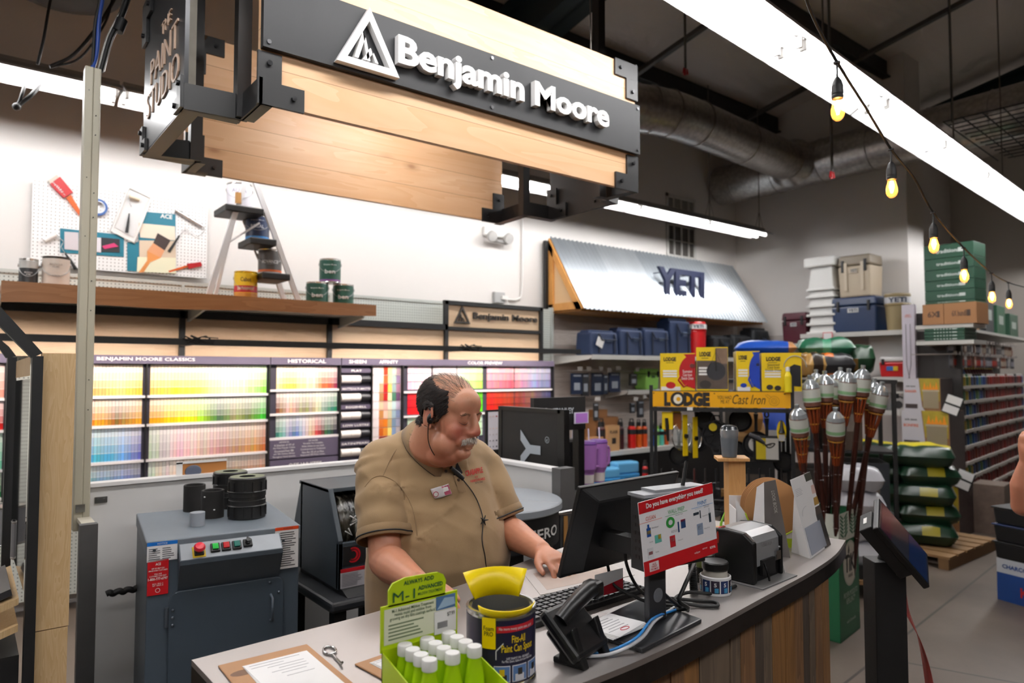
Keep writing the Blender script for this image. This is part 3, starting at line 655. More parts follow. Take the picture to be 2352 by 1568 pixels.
 # --- colour chip wall
CY=5.55
def chip_mat():
 t=NT('paint_chip_strip');oi=t.n('ObjectInfo');g=t.xyz(t.n('TexCoord').outputs['Generated'])
 q=t.math('MULTIPLY',g[2],4.0);st=t.math('FLOOR',q);fr=t.math('FRACT',q)
 c=t.mix(t.math('MULTIPLY',st,.20),oi.outputs['Color'],'fffdf8')
 c=t.mix(t.math('MULTIPLY',t.math('LESS_THAN',fr,.07),.55),c,'fbf8f2')
 return t.out(c,.45)
CHIPM=chip_mat();RACKP=mat('5c5468',.5);RACKD=mat('3d3a48',.5);LEDGE=mat('f0ecec',.35)
chip0=MB().box(-.012,-.004,0,.012,0,1).build('paint_chip_strip',CHIPM);used_chip=[False];NCH=[0]
def cname(c):
 import colorsys
 h,l,s=colorsys.rgb_to_hls(*[v/255 for v in c]);d=h*360
 tone='pale ' if l>.8 else 'light ' if l>.66 else 'dark ' if l<.3 else 'mid '
 if s<.12:return tone+'grey'
 for lim,nm in((14,'red'),(40,'orange'),(52,'amber'),(66,'yellow'),(95,'lime green'),(165,'green'),(192,'teal'),(215,'sky blue'),(255,'blue'),(300,'purple'),(345,'pink'),(361,'red')):
  if d<lim:return tone+('brown' if nm in('orange','amber')and l<.42 else 'beige' if nm in('orange','amber')and l>.66 and s<.6 else nm)
def lerpc(cols,t):
 cols=[tuple(int(c[i:i+2],16)for i in(0,2,4))for c in cols];q=t*(len(cols)-1);i=min(int(q),len(cols)-2);f=q-i
 return tuple(cols[i][k]*(1-f)+cols[i+1][k]*f for k in range(3))
ORD=['first','second','third','fourth','fifth']
def nth(n):return str(n)+('th' if 10<=n%100<=20 else{1:'st',2:'nd',3:'rd'}.get(n%10,'th'))
def chips(x0,x1,z0,z1,n,cols,row,rack,jit=14):
 for i in range(n):
  c=lerpc(cols,i/max(1,n-1));c=tuple(max(0,min(255,v+random.uniform(-jit,jit)))for v in c)
  o=chip0 if not used_chip[0]else chip0.copy()
  if used_chip[0]:COL.objects.link(o)
  used_chip[0]=True;NCH[0]+=1
  o.location=(x0+(x1-x0)*(i+.5)/n,CY,z0);o.scale=((x1-x0)/n/.0262,1,z1-z0);o.color=(lin(c[0]),lin(c[1]),lin(c[2]),1)
  tag(o,'%s paint strip, %s from left, %s row of the %s rack'%(cname(c),nth(i+1),ORD[row],rack),'colour strip','paint colour strips in the %s rack'%rack)
zz=lambda y,x=470:atY(x,y,CY).z
def rack(xa,xb,title,name,rows,back=RACKD,divider=True,tw=None,ledges=True):
 a=atY(xa,900,CY).x;b=atY(xb,900,CY).x;ztop,zbot=zz(836),zz(1108)
 t=thing('colour_chip_rack',name,'display rack',(a,CY,0))
 MB().box(0,.002,zbot,b-a,.03,ztop).build('back_board',back,t)
 hd=MB().box(0,-.05,ztop,b-a,.03,zz(818)).build('header_board',RACKP,t)
 if title:
  w_=tw or min((b-a)*.6,.032*len(title));MB().text(title,((b-a)/2 if tw is None else tw/2+.03,-.051,(ztop+zz(818))/2),X3,Z3,w_,.03,bold=.015).build('lettering',WHITE,hd)
 for(z0,z1)in rows:MB().box(0,-.02,z0-.018,b-a,.002,z0-.001).build('ledge',LEDGE,t)
 if divider:MB().box(b-a-.003,-.045,zbot,b-a+.004,.03,ztop).build('divider',BLACKM,t)
 return t,a,b
R4=[(zz(905),zz(838)),(zz(968),zz(913)),(zz(1045),zz(974)),(zz(1100),zz(1052))]
t,a,b=rack(-60,12,'','colour chip rack of reds and greens at the left edge',R4)
for r,cols in enumerate((['e87a6a','f09080'],['d02418','c01a14'],['6ab890','80c8a0'],['0a7a3c','107040'])):chips(atY(-20,900,CY).x,b-.005,*R4[r],2,cols,r,'red and green')
t,a,b=rack(206,334,'BENJAMIN MOORE CLASSICS','colour chip rack right of the beige pole with blue strips at the bottom',R4,tw=.63)
for r,cols in enumerate((['e8b060','f0c070','e8c868','e8c040'],['e08a10','e8a020','7a5a20','c08a30','e8a810'],['48b4cc','5ab8e0','7aa8e8','6a80d0'],['0f8aa0','1a80b8','1560c0','1c3a90'])):chips(atY(210,900,CY).x,b-.02,*R4[r],15,cols,r,'narrow classics')
t,a,b=rack(334,615,'','wide colour chip rack of yellow, green and beige strips',R4)
for r,cols in enumerate((['e8c060','f0d040','f0e060','d0d8b8','c8d8a8','98e050'],['f0a808','f8c800','f8e000','a8d820','4a7050','8a9060','6a8040','40c828'],['c8dcc8','e0c8cc','ecc8c0','d8b0a0','b89080','d09868','d88848'],['c8d8b8','ecc8cc','f0d0a8','c09a70','8a6848','a87038','c87830'])):chips(atY(344,900,CY).x,b-.012,*R4[r],36,cols,r,'wide classics')
RH=[(zz(893,700),zz(840,700)),(zz(947,700),zz(899,700)),(zz(1001,700),zz(953,700))]
t,a,b=rack(617,777,'HISTORICAL','colour chip rack of historical colours beside the sheen cards',RH)
for r,cols in enumerate((['f0d890','f0c040','e8c890','f0d8b0','c86030','a04050'],['7a4838','d0b098','a89070','8a8868','c8b890','70a080','308070'],['2a8070','a8c0c8','4a6ea8','b8b8c0','d8c0a0','a82028','206048','303038'])):chips(atY(634,900,CY).x,b-.012,*RH[r],19,cols,r,'historical')
pn=MB().box(.004,-.03,zz(1048,700),b-a-.01,0,zz(1006,700)).build('text_panel',RACKP,t)
m_=MB()
for k,(xx,lines)in enumerate(((.12,['HISTORICAL','A Selection of 191 of','the Most Popular Colors','Documented From 18th','and 19th-Century Homes','Throughout North America']),(.36,['OFF-WHITES','Versatile Yet Complex,','White Enhances any Style.','Contemporary to Traditional','Here Are 152 of our Most','Requested Off-White Colors.']))):
 for j,s in enumerate(lines):m_.text(s,(xx+.0,-.031,zz(1011+6.6*j,700)),X3,Z3,.085*len(s)/11 if j else.08,.016 if j else.012)
m_.build('lettering',WHITE,pn)
ow=MB().box(.004,-.035,zz(1080,700),b-a-.01,0,zz(1051,700)).build('off_whites_board',RACKP,t);MB().text('OFF WHITES',((b-a)/2,-.036,zz(1065,700)),X3,Z3,.28,.035,bold=.015).build('lettering',WHITE,ow)
t,a,b=rack(779,850,'SHEEN','black rack of white paint sheen sample bars',[])
for k,s in enumerate(('FLAT','MATTE/ULTI-MATTE','EGGSHELL','LOW LUSTRE','SATIN/PEARL','SEMI-GLOSS/SOFT GLOSS')):
 y=851+41.5*k;z=zz(y,815);hb=MB().box(.005,-.03,z-.017,b-a-.01,0,z+.017).build('sheen_label',RACKP,t)
 MB().text(s,((b-a)/2,-.031,z),X3,Z3,min(.26,.024*len(s)),.018,bold=.02).build('lettering',WHITE,hb)
 if k<5:
  for i,c in enumerate(('f4eee8','efe8e2','2a2a2e')):
   w_=(b-a-.02)/3;MB().cyl((.01+i*w_,-.005,z-.075),(.01+(i+1)*w_-.003,-.005,z-.075),.036,n=8).build('sample_bar',mat(c,.3),t)
rest=MB();RM=[];RI={}
def rest_chip(x0,x1,z0,z1,c,y=0.0):
 c=tuple(int(v)//12*12 for v in c);
 if c not in RI:RI[c]=len(RM);RM.append(mat(c,.45))
 rest.box(x0,CY-.004-y,z0,x1,CY-y,z1,RI[c])
t,a,b=rack(850,921,'AFFINITY','colour chip rack of square affinity cards',[],mat('efe9e6',.5))
aff=[['f4efe8']*12,['e8dcd0','f0e0c8','c8a078','a87848','e8c0a0','c88850','e08030','d06818','903a28','e0d0c0','e8d8b0','d0b890'],['d84020','e06030','c02020','a81820','e8b0a0','f0c8b0','e07820','e89038','a02828','f0e0d8','e8c8b0','d8a888'],['f0d8a0','e8d0a0','f0c860','e0d8a8','e8e0c8','d0c8a0','c8b070','f0d878','d8c890','e8e0b8','c8d0a8','b8b888'],['d0d8c8','a8c0b8','90b0a8','487868','c8d8e0','a0b8c8','7890b0','88a0c0','a0a8c8','c8c8d8','8890b0','6878a0'],['b090a0','9880a0','a87890','705070','c8b8d0','8890b8','b0a8c8','d0c0c8','7a6a90','a898b8','988aa8','786a88']]
for i,col in enumerate(aff):
 w_=(b-a-.02)/6.8;x=a+.012+(i+(.8 if i else 0))*w_
 for j in range(12):zt=zz(842+j*20,885);rest_chip(x,x+w_*(1.75 if i==0 else.97),zz(842+j*20+18.5,885),zt,lerpc([col[j],col[j]],0))
t,a,b=rack(921,1266,'COLOR PREVIEW','wide colour preview chip rack behind the man\'s head',[(zz(895,1100),0),(zz(947,1100),0)],tw=None)
for(xa,xb,n,rows)in((936,990,16,(['f0c0d0','f4d0d8'],['e01020','e81828'],['c8e0c0','e0e8d0'])),(994,1048,16,(['f8dcd8','f8e8e0'],['e84018','f06020'],['e8e8c0','f0e8c0'])),(1050,1108,17,(['f0f4d0','b0e860'],['50d818','60c810'],['d0e8c8','d0e8d0'])),(1118,1180,18,(['e89098','d06068'],['e02810','a03020'],['b04030','904030'])),(1182,1264,22,(['d87888','9898c0','8088b0'],['983028','806050','404878'],['703028','303060']))):
 X0,X1=atY(xa,900,CY).x,atY(xb,900,CY).x;w_=(X1-X0)/n
 for r,(y0,y1)in enumerate(((840,893),(899,946),(953,1000))):
  for i in range(n):
   c=lerpc(rows[r],i/(n-1));c=tuple(max(0,min(255,v+random.uniform(-10,10)))for v in c)
   for k in range(3):
    zt,zb=zz(y0+(y1-y0)*k/3,1100),zz(y0+(y1-y0)*(k+.93)/3,1100)
    f=(.55,.3,0)[k]if r==0 else(.12,.05,0)[k];rest_chip(X0+i*w_,X0+(i+.93)*w_,zb,zt,tuple(v+(250-v)*f for v in c))
tag(rest.build('paint_chip_cards',RM),'rows of small paint chip cards filling the affinity and colour preview racks','colour cards',None,'stuff')
MB().box(5.145,5.45,.1,5.16,5.78,1.78).build('rack_side',LIGHTW,t)if False else None
# --- helpers for a local front plane
def local_plane(loc,rz,dy=0.0):
 M_=Matrix.Translation(loc)@Rz(rz);Mi=M_.inverted();n=M_.to_3x3()@Y3;o=M_@Vector((0,dy,0))
 def f(x,y):
  d=_ray(x,y);t=(o-Vector((0,0,EYE))).dot(n)/d.dot(n);return Mi@(Vector((0,0,EYE))+d*t)
 return f
def lines_print(mb,x0,x1,z0,z1,n,y,m=0,cols=1,fill=.42):
 for i in range(n):
  zt=z1-(z1-z0)*(i+.2)/n;zb=zt-(z1-z0)/n*fill
  for c in range(cols):
   a=x0+(x1-x0)*c/cols;b=a+(x1-x0)/cols*(random.uniform(.6,.93))
   mb.add([(a,y,zb),(b,y,zb),(b,y,zt),(a,y,zt)],[(0,1,2,3)],m)
   # --- white half wall round the mixing area
HW=mat('dedcda',.5,noise=.03);GEND=mat('4c4b4b',.6,noise=.15)
struct(MB().box(.40,3.30,0,2.24,3.34,1.185).box(2.2,2.46,0,2.24,3.30,1.185).build('wall_half_white',HW))
struct(MB().box(.40,3.285,1.185,2.25,3.35,1.2).box(2.185,2.46,1.185,2.25,3.285,1.2).build('trim_1',mat('eeeceb',.45)))
struct(MB().box(2.18,2.40,0,2.27,2.46,1.205).build('trim_2',GEND))
struct(MB().box(.385,3.12,0,.42,3.25,1.06).build('wall_half_left',HW));struct(MB().box(.365,3.08,0,.425,3.12,1.075).build('trim_3',GEND));struct(MB().box(.375,3.12,1.06,.42,3.25,1.075).build('trim_4',mat('cfc9b8',.5)))
t=thing('hinge_plate','small steel hinge plate screwed to the white half wall beside the beige pole','hinge',(.46,3.3,1.13))
MB().box(-.02,-.006,-.012,.025,0,.012).cyl((-.008,-.012,0),(-.008,-.006,0),.006,n=8).cyl((.014,-.012,0),(.014,-.006,0),.006,n=8).build('plate',STEEL,t)
t=thing('framed_swatch','small wood framed sample with a grey stone shape leaning above the half wall','sample frame',(0,3.32,1.2))
a=atY(413,1080,3.32);b=atY(494,1062,3.32);MB().box(a.x,0,.0,b.x+.05,.015,.05).build('board',mat('a86f38',.5),t);MB().box(a.x-.015,-.004,0,a.x+.01,.0,.055).box(a.x-.015,-.004,.048,b.x+.05,0,.058).build('frame',WHITE,t);MB().sph((a.x+.055,-.002,.012),(.035,.006,.028)).build('stone_shape',mat('4d5364',.4),t)
t=cord('coiled_cable',[Vector((.46+.035*i/3,3.1,.80+.004*math.sin(i*2.2)))for i in range(12)],.012,BLACKM,'black ribbed cable running low behind the grey mixer cabinet','cable')
# --- grey paint mixer cabinet
GC=mat('434d57',.42,noise=.08);GC2=mat('3a444e',.42,noise=.08);GTOP=mat('666e76',.45,noise=.10);BOLTM=mat('555d66',.35,.5)
cl,cr=Vector((.503,2.62,0)),math.radians(-7)
CAB=thing('paint_mixer_cabinet','tall blue grey metal paint mixing cabinet with push buttons and warning labels','paint mixer',cl,cr)
lp=local_plane(cl,cr)
W_,D_,Hc=.513,.56,1.08
MB().box(.004,.004,0,W_-.004,D_-.004,Hc-.045).build('cabinet_body',GC,CAB,bevel=.004)
MB().box(0,0,Hc-.05,W_,D_,Hc).build('lid',GTOP,CAB,bevel=.004)
a,b=lp(410,1250),lp(642,1235)
pan=MB();z1,z0=a.z+.0,lp(420,1355).z
pan.prism([(0,z1),(-.055,z1-.045),(-.055,z1-.06),(0,z0)],a.x,b.x,ax='X');cp_=pan.build('control_panel',mat('3e464e',.4,noise=.1),CAB)
MB().quad((a.x+.003,-.001,z1),(b.x-.003,-.001,z1),(b.x-.003,-.0555,z1-.0445),(a.x+.003,-.0555,z1-.0445)).build('panel_face',mat('868c92',.35,.3,noise=.1),CAB)if False else None
nrm=Vector((0,-.045,.055)).normalized();up_=Vector((0,.055,.045)).normalized()
fp=lambda f,k:Vector((a.x+(b.x-a.x)*f,-.055*(1-k),z1-.045*(1-k)))
MB().add([fp(.01,.03)+nrm*.001,fp(.99,.03)+nrm*.001,fp(.99,.97)+nrm*.001,fp(.01,.97)+nrm*.001],[(0,1,2,3)]).build('panel_face',mat('8d9196',.35,.3,noise=.12),CAB)
def tiltbox(c,w,h,d,m,nm,lab=None,bev=.002):
 q=[c+X3*(w/2*i)+up_*(h/2*j)for i,j in((-1,-1),(1,-1),(1,1),(-1,1))]
 return MB().add(q+[p+nrm*d for p in q],[(3,2,1,0),(4,5,6,7),(0,1,5,4),(1,2,6,5),(2,3,7,6),(3,0,4,7)]).build(nm,m,CAB,bevel=bev,label=lab)
c=fp(.18,.4);tiltbox(c,.042,.046,.003,mat('c9a71a',.5),'button_plate');tiltbox(c,.03,.034,.012,BLACKM,'button_base')
MB().lathe([(.011,.01),(.011,.018),(.018,.022),(.019,.028),(.014,.036),(0,.038)],n=20,T=Matrix.Translation(c)@nrm.to_track_quat('Z','Y').to_matrix().to_4x4()).build('stop_button',mat('d12a3c',.35),CAB,label='red mushroom stop button')
for f,cc,nm in((.335,'1fa33a','green'),(.44,'a8141c','red'),(.545,'0c5a50','dark green')):
 c=fp(f,.5);tiltbox(c,.03,.034,.010,BLACKM,'button_base');tiltbox(c+nrm*.01,.02,.024,.006,mat(cc,.25),'push_button',nm+' push button')
c=fp(.655,.55);tiltbox(c,.03,.03,.01,BLACKM,'button_base');MB().cyl(c+nrm*.01,c+nrm*.026,.010,.008,12).cyl(c+nrm*.018-up_*.012,c+nrm*.018+up_*.014,.004,n=8).build('toggle_switch',BLACK,CAB)
a,b=lp(388,1352),lp(650,1320)
pz=a.z-.01;r_=.03;x0,x1=a.x,b.x
poly=[(x0,.15),(x1,.15),(x1,pz-r_)]+[(x1-r_+r_*math.cos(k),pz-r_+r_*math.sin(k))for k in(.4,.8,1.2,1.57)]+[(x0+r_+r_*math.cos(k),pz-r_+r_*math.sin(k))for k in(1.57,2,2.4,2.8,3.14)]
MB().prism(poly,-.012,0,0,'Y').build('door',GC2,CAB,bevel=.002)
hb=MB()
for x,z in((x0+.012,pz-.06),(x0+.012,pz-.085),(x0+.012,pz-.11),(x1-.05,pz-.015),(x1-.018,pz-.055)):hb.sph((x,-.014,z),(.005,.004,.005),n=10,k=6)
for x,z in((.025,Hc-.03),(.11,Hc-.06),(.30,Hc-.058),(.45,Hc-.05)):hb.cyl((x,-.004,z),(x,0,z),.005,n=8)
hb.build('rivet',BOLTM,CAB)
MB().cyl((x0-.006,-.008,pz-.115),(x0-.006,-.008,pz-.05),.007,n=10).build('hinge',BOLTM,CAB)
MB().tube([(x1-.045,-.012,pz-.06),(x1-.045,-.04,pz-.065),(x1-.045,-.04,pz-.145),(x1-.045,-.012,pz-.15)],.005,8).build('handle',GC,CAB)
a,b=lp(338,1247),lp(407,1283);s=MB().box(a.x,-.0012,b.z,b.x,0,a.z,0).box(a.x,-.0016,a.z-.012,b.x,0,a.z,1).build('notice_label',[PAPER,mat('1a6fc4',.4)],CAB)
m_=MB().text('NOTICE',((a.x+b.x)/2,-.0018,a.z-.006),X3,Z3,.03,.006);m2=MB();lines_print(m2,a.x+.005,b.x-.005,b.z+.004,a.z-.02,6,-.0016,0,2)
m_.build('lettering',WHITE,s);m2.build('fine_print',mat('55565a',.7),s)
a,b=lp(339,1288),lp(386,1362);s=MB().box(a.x,-.0012,b.z,b.x,0,a.z).build('help_label',mat('b5121b',.4),CAB);m_=MB();w_=b.x-a.x;cx=(a.x+b.x)/2;h_=a.z-b.z
for tx_,f,wf in(('ACE',.12,.25),('LET US HELP YOU',.24,.6),('AMAZE EVERY CUSTOMER!',.30,.9),('CALL ACE',.40,.35),('CUSTOMER CARE FIRST',.46,.8),('1-800-777-6797',.54,.92),('MON - FRI 8 - 5',.68,.5),('SAT - SUN 9 - 4',.73,.5)):m_.text(tx_,(cx,-.0015,a.z-h_*f),X3,Z3,w_*wf,h_*(.075 if f in(.12,.54)else.04),bold=.02)
m_.lathe([(.006,0),(.0075,0)],(0,0,0),14,T=Matrix.Translation((cx,-.0015,a.z-h_*.87))@Matrix.Rotation(PI/2,4,'X'));m_.build('lettering',WHITE,s)
a,b=lp(632,1212),lp(690,1300);s=MB().box(a.x,-.0012,b.z,W_-.008,0,a.z,0).box(a.x,-.0016,a.z-.012,W_-.008,0,a.z,1).build('warning_label',[PAPER,mat('d8481c',.4)],CAB)
m2=MB();lines_print(m2,a.x+.018,W_-.012,b.z+.006,a.z-.018,16,-.0016);m2.text('WARNING',((a.x+W_)/2,-.002,a.z-.006),X3,Z3,.035,.006)
for k in range(4):m2.box(a.x+.004,-.0018,a.z-.035-k*.03,a.x+.012,-.0012,a.z-.025-k*.03)
m2.build('fine_print',mat('2b2b2e',.7),s)
def onlid(x,y):return atZ(x,y,Hc)
FOAM=mat('1d1b1a',.95,noise=.3)
def sleeve(x,y,r,h,ri,lab,spots=()):
 p=onlid(x,y);t=thing('foam_sleeve',lab,'foam sleeve',p,0,'black foam sleeves on the mixer cabinet')
 MB().lathe([(ri,.004),(r,0),(r,h),(r-.003,h+.002),(ri,h),(ri,.004)],n=36).build('sleeve',FOAM,t)
 s=MB()
 for a_,z in spots:s.sph((r*math.cos(a_),r*math.sin(a_),z),(.004,.004,.003),n=7,k=5)
 if spots:s.build('paint_spot',WHITE,t)
sleeve(446,1172,.042,.105,.034,'taller black foam sleeve at the back of the mixer cabinet lid');sleeve(488,1187,.042,.105,.033,'black foam sleeve with white paint specks in front of its twin',[(-2.6,.085),(-1.7,.035)])
def mould(x,y,r,h,lab):
 p=onlid(x,y);t=thing('can_mould',lab,'can mould',p,0,'black can moulds on the mixer cabinet')
 MB().lathe([(r*.9,0),(r,.003),(r,h*.45),(r*.965,h*.46),(r*.965,h*.52),(r,h*.53),(r,h-.004),(r-.004,h),(.030,h),(.030,h*.2),(0,h*.2)],n=40).build('mould_body',mat('131313',.45),t)
 MB().lathe([(.031,h+.0005),(r-.006,h+.0005)],n=40).build('top_ring',mat('6c6f58',.6),t)
 f=MB()
 for k in range(12):
  a_=k*PI/6
  for z0,z1 in((.01,h*.3),(h*.68,h*.9)):f.box(-.003,0,z0,.003,.006,z1,T=Rz(a_)@Matrix.Translation((0,r-.002,0)))
 for z in(h*.32,h*.66):f.lathe([(r,z-.003),(r+.004,z),(r,z+.003)],n=40)
 f.build('rib',mat('131313',.45),t)
mould(528,1163,.068,.15,'black ribbed can mould standing behind its twin on the mixer');mould(567,1187,.070,.16,'black ribbed can mould with paint specks, nearest on the mixer')
p=onlid(453,1207);t=tag(MB().lathe([(0,0),(.026,0),(.027,.002),(.0265,.05),(.0,.051)],n=28).build('plastic_cap',mat('8f949b',.4),loc=p),'small light grey plastic cap on the mixer cabinet','cap')
# --- second shaker with a slanted hood
DG=mat('333b42',.4,noise=.08);YF=2.66
t=thing('paint_shaker','dark grey paint shaker with a slanted open hood and red swirl badge','paint shaker',(1.21,YF,.78));o=Vector((1.21,YF,.78))
lp2=local_plane(o,0)
prof=[(0,0),(0,.19),(.10,.385),(.40,.385),(.55,.0)]
s=MB();W2=.34
for x in(0,W2-.02):s.prism(prof,x,x+.02,ax='X')
s.box(0,0,0,W2,.02,.18).box(0,.10,.37,W2,.42,.385).box(0,.38,0,W2,.40,.385)
s.build('hood',DG,t,bevel=.002);MB().box(.02,.02,.02,W2-.02,.38,.10).build('tray',BLACKM,t)
def film():
 m=NT('shrink_film');n=m.n('TexNoise',{'Vector':m.n('Mapping',{'Vector':m.obj(),'Scale':(30,6,6)}),'Scale':2.0,'Detail':6.0});c=m.ramp(n.outputs[0],[(.45,'1a1815'),(.62,'3b372f'),(.72,'a8a59c')])
 return m.out(c,.15,0,n.outputs[0],.6,.02)
MB().lathe([(0,-.14),(.13,-.14),(.14,-.1),(.125,0),(.14,.1),(.13,.14),(0,.14)],n=24,T=TR((.18,.2,.22),0,0,PI/2)).build('mixing_drum',film(),t,smooth=True)
w_=MB();random.seed(3)
for k in range(16):w_.tube([(.05+random.uniform(0,.05)+k*.012,.03+random.uniform(0,.02),.19+random.uniform(0,.1))for _ in range(3)],.003,5)
w_.build('dried_paint',WHITE,t)
bd=MB().box(.02,-.003,.09,.33,0,.165).build('badge',BLACKM,t);m_=MB()
m_.text('RADIA',(.215,-.0035,.128),X3,Z3,.19,.038,bold=.03);m_.build('lettering',WHITE,bd)
sw=MB();
for k,r in enumerate((.031,.025,.019)):sw.add([Vector((.065+r*math.cos(q)*(1 if j else.78)+(0 if j else-.003),-.004-k*.0003,.128+r*math.sin(q)*(1 if j else.84)))for q in[-2.2+i*4.2/16 for i in range(17)]for j in(0,1)],[(2*i,2*i+2,2*i+3,2*i+1)for i in range(16)],k%2)
sw.build('swirl_emblem',[mat('b0141e',.4),mat('6a0c12',.4)],bd)
wl=MB().box(.01,-.002,-.0,.33,0,.075,0).box(.01,-.0025,.062,.33,0,.076,1).build('warning_label',[mat('b9b6bb',.6),mat('b0141e',.5)],t);m2=MB();lines_print(m2,.016,.32,.004,.058,9,-.0028,0,3);m2.build('fine_print',mat('77757c',.7),wl)
t2=thing('shaker_stand','black steel stand carrying the slanted paint shaker','stand',(1.14,2.56,0))
MB().box(0,0,.72,.44,.62,.76).build('stand_top',mat('26282b',.35),t2,bevel=.012);s=MB()
for x in(.03,.36):MB().box(x,.04,0,x+.05,.09,.72).build('leg',BLACKM,t2);MB().box(x,.46,0,x+.05,.51,.72).build('leg',BLACKM,t2)
MB().box(.03,.05,.25,.41,.5,.27).build('lower_shelf',BLACKM,t2);MB().prism([(.03,.76),(.52,.76),(.52,.78),(.08,.78)],.08,.40,ax='X').build('foot_pad',BLACKM,t2)
# --- round topped tinting machine
t=thing('tint_dispenser','black tinting machine with a round light grey top beside the white half wall','tint dispenser',(1.84,2.52,0))
MB().lathe([(0,1.055),(.335,1.055),(.34,1.06),(.34,1.085),(.335,1.09),(0,1.09)],n=48).build('round_top',mat('8b9096',.4,noise=.06),t)
MB().box(-.19,-.001,1.0903,.33,.001,1.0906,T=Rz(-.95)).build('top_seam',WHITE,t)
MB().lathe([(0,.92),(.325,.92),(.325,1.055)],n=48).build('front_band',BLACKM,t)
an=-1.35;fn=lambda X,Y,Z:Vector((.328*math.cos(an+X/.328),.328*math.sin(an+X/.328),.985+Y));lt=MB();lt.text('HERO',(0,0,0),X3,Z3,.22,.045,fn=fn,bold=.02);lt.build('lettering',WHITE,t)
for a_ in(-.35,-1.0,-2.1,1.2,2.5):MB().box(-.015,-.015,0,.015,.015,.92,T=Rz(a_)@Matrix.Translation((.29,0,0))).build('leg',BLACKM,t)
MB().lathe([(0,.3),(.3,.3),(.3,.32),(0,.32)],n=32).build('lower_tray',DKGREY,t);MB().box(-.2,-.12,.32,.12,.16,.85).build('tank_box',mat('3b4046',.5),t)
MB().cyl((.30,-.14,1.01),(.40,-.17,1.02),.01,n=10).cyl((.39,-.17,.99),(.39,-.17,1.04),.012,n=10).build('crank_handle',CHROME,t)
t=thing('wooden_stick','flat wooden stir stick hanging on the grey end post of the half wall','stir stick',(2.2,2.39,.82));MB().box(-.012,-.004,-.1,.012,0,.17).build('stick',mat('b07e42',.6),t)
for(x,y,rz,n)in((1.80,2.66,-.55,'nearest the half wall'),(1.72,2.74,.5,'behind the man\'s shoulder')):
 t=thing('barcode_scanner','black handheld scanner lying on the round grey top, '+n,'scanner',(x,y,1.091),rz)
 MB().tube([(-.09,0,.022),(-.05,0,.026),(.02,0,.022),(.09,0,.018)],[.026,.028,.014,.015],12).build('scanner_body',mat('0f1719',.3),t);MB().sph((.12,0,.02),(.038,.028,.02)).build('scanner_head',BLACK,t)
t=thing('touch_monitor','tall thin touch monitor seen edge on behind the man\'s face','monitor',(1.86,2.93,1.2));a=local_plane((1.86,2.93,1.2),-.4)
t.rotation_euler=(0,0,.93);t.location=atD(1103,1050,3.0)
MB().box(-.16,0,-.10,.07,.02,.26,T=Matrix.Rotation(-.12,4,'X')).build('bezel',BLACK,t,bevel=.004);MB().box(-.148,-.002,-.085,.058,0,.245,T=Matrix.Rotation(-.12,4,'X')).build('screen',mat('12302c',.15),t);MB().box(-.06,.02,-.2,.0,.05,.02).build('stand',BLACKM,t)
t=thing('colour_dot_board','white board of small coloured sample dots behind the half wall','sample board',(2.16,3.30,1.2));
MB().box(.0,.0,.0,.02,.02,.0)
bd=local_plane((0,3.30,1.2),0);p0,p1=atY(1121,946,3.30),atY(1158,1030,3.30);t.location=(p0.x,3.30,p1.z)
w_,h_=p1.x-p0.x,p0.z-p1.z;MB().box(-.015,.0,-p1.z,w_+.015,.012,h_+.012).build('frame',BLACKM,t);MB().box(0,-.003,0,w_,0,h_).build('card',mat('e2dce2',.5),t);dm=[mat(c,.4)for c in('e6cfc4','b02030','c9bfc2','8d8790','2a2a38')];d=MB()
for i in range(6):
 for j in range(5):
  if i==1 and j<4:continue
  cc=(0 if j<2 else 1)if i==0 else 1 if i==1 else 0 if i==2 else(2 if j<3 else 3)if i==3 else(3 if j<2 else 4);d.cyl((w_*(.1+.2*j),-.005,h_*(.88-.16*i)),(w_*(.1+.2*j),-.003,h_*(.88-.16*i)),.0045,n=10,m=cc)
d.build('sample_dot',dm,t)
t=thing('grey_post','short dark grey post end with a white base beside the dot board','post',(2.08,3.22,0));MB().box(-.04,-.03,0,.05,.03,1.14).build('base',WHITE,t);MB().box(-.04,-.03,1.14,.05,.03,1.26).build('cap',GEND,t)
# --- insulated cup brand rack behind the half wall
t=thing('cup_display_rack','black cup display rack with white brand name turned sideways on its side panel','display rack',(2.4,2.64,0))
MB().box(0,0,0,.03,.50,1.455).build('side_panel',mat('0d0c0d',.6),t);MB().box(-.004,-.03,0,.034,.02,1.46).box(-.004,.49,0,.034,.52,1.46).box(-.004,0,1.44,.034,.50,1.46).build('panel_frame',BLACK,t)
lt=MB();lt.text('STANLEY',(-.0045,.235,.80),Vector((0,0,1)),Vector((0,1,0)),1.08,.17,bold=.04);lt.lathe([(.014,0),(.017,0)],n=18,T=Matrix.Translation((-.0045,.10,1.30))@Matrix.Rotation(PI/2,4,'Y'));lt.text('R',(-.0045,.10,1.30),Z3,Y3,.014,.014)
lt.build('lettering',mat('a9b1ba',.4),t)
YH=3.02;a,b=atY(1226,914,YH),atY(1345,985,YH);
hd=MB().box(a.x-2.4,YH-2.64,b.z,b.x-2.4,YH-2.61,a.z).build('header_sign',mat('0d0c0d',.6),t);p=atY(1285,943,YH)
lt=MB().text('STANLEY',(p.x-2.4+.03,YH-2.641,p.z-.002),X3,Z3,.17,.036,bold=.04);q=atY(1250,943,YH)-Vector((2.4,2.641,0))-Y3*0
lt.prism([(q.x-.02,q.z+.012),(q.x+.02,q.z+.015),(q.x+.006,q.z+.004),(q.x+.012,q.z-.012),(q.x-.015,q.z-.014),(q.x-.006,q.z+.002)],YH-2.643,YH-2.641,0,'Y');lt.build('lettering',mat('b6bdc4',.4),hd)
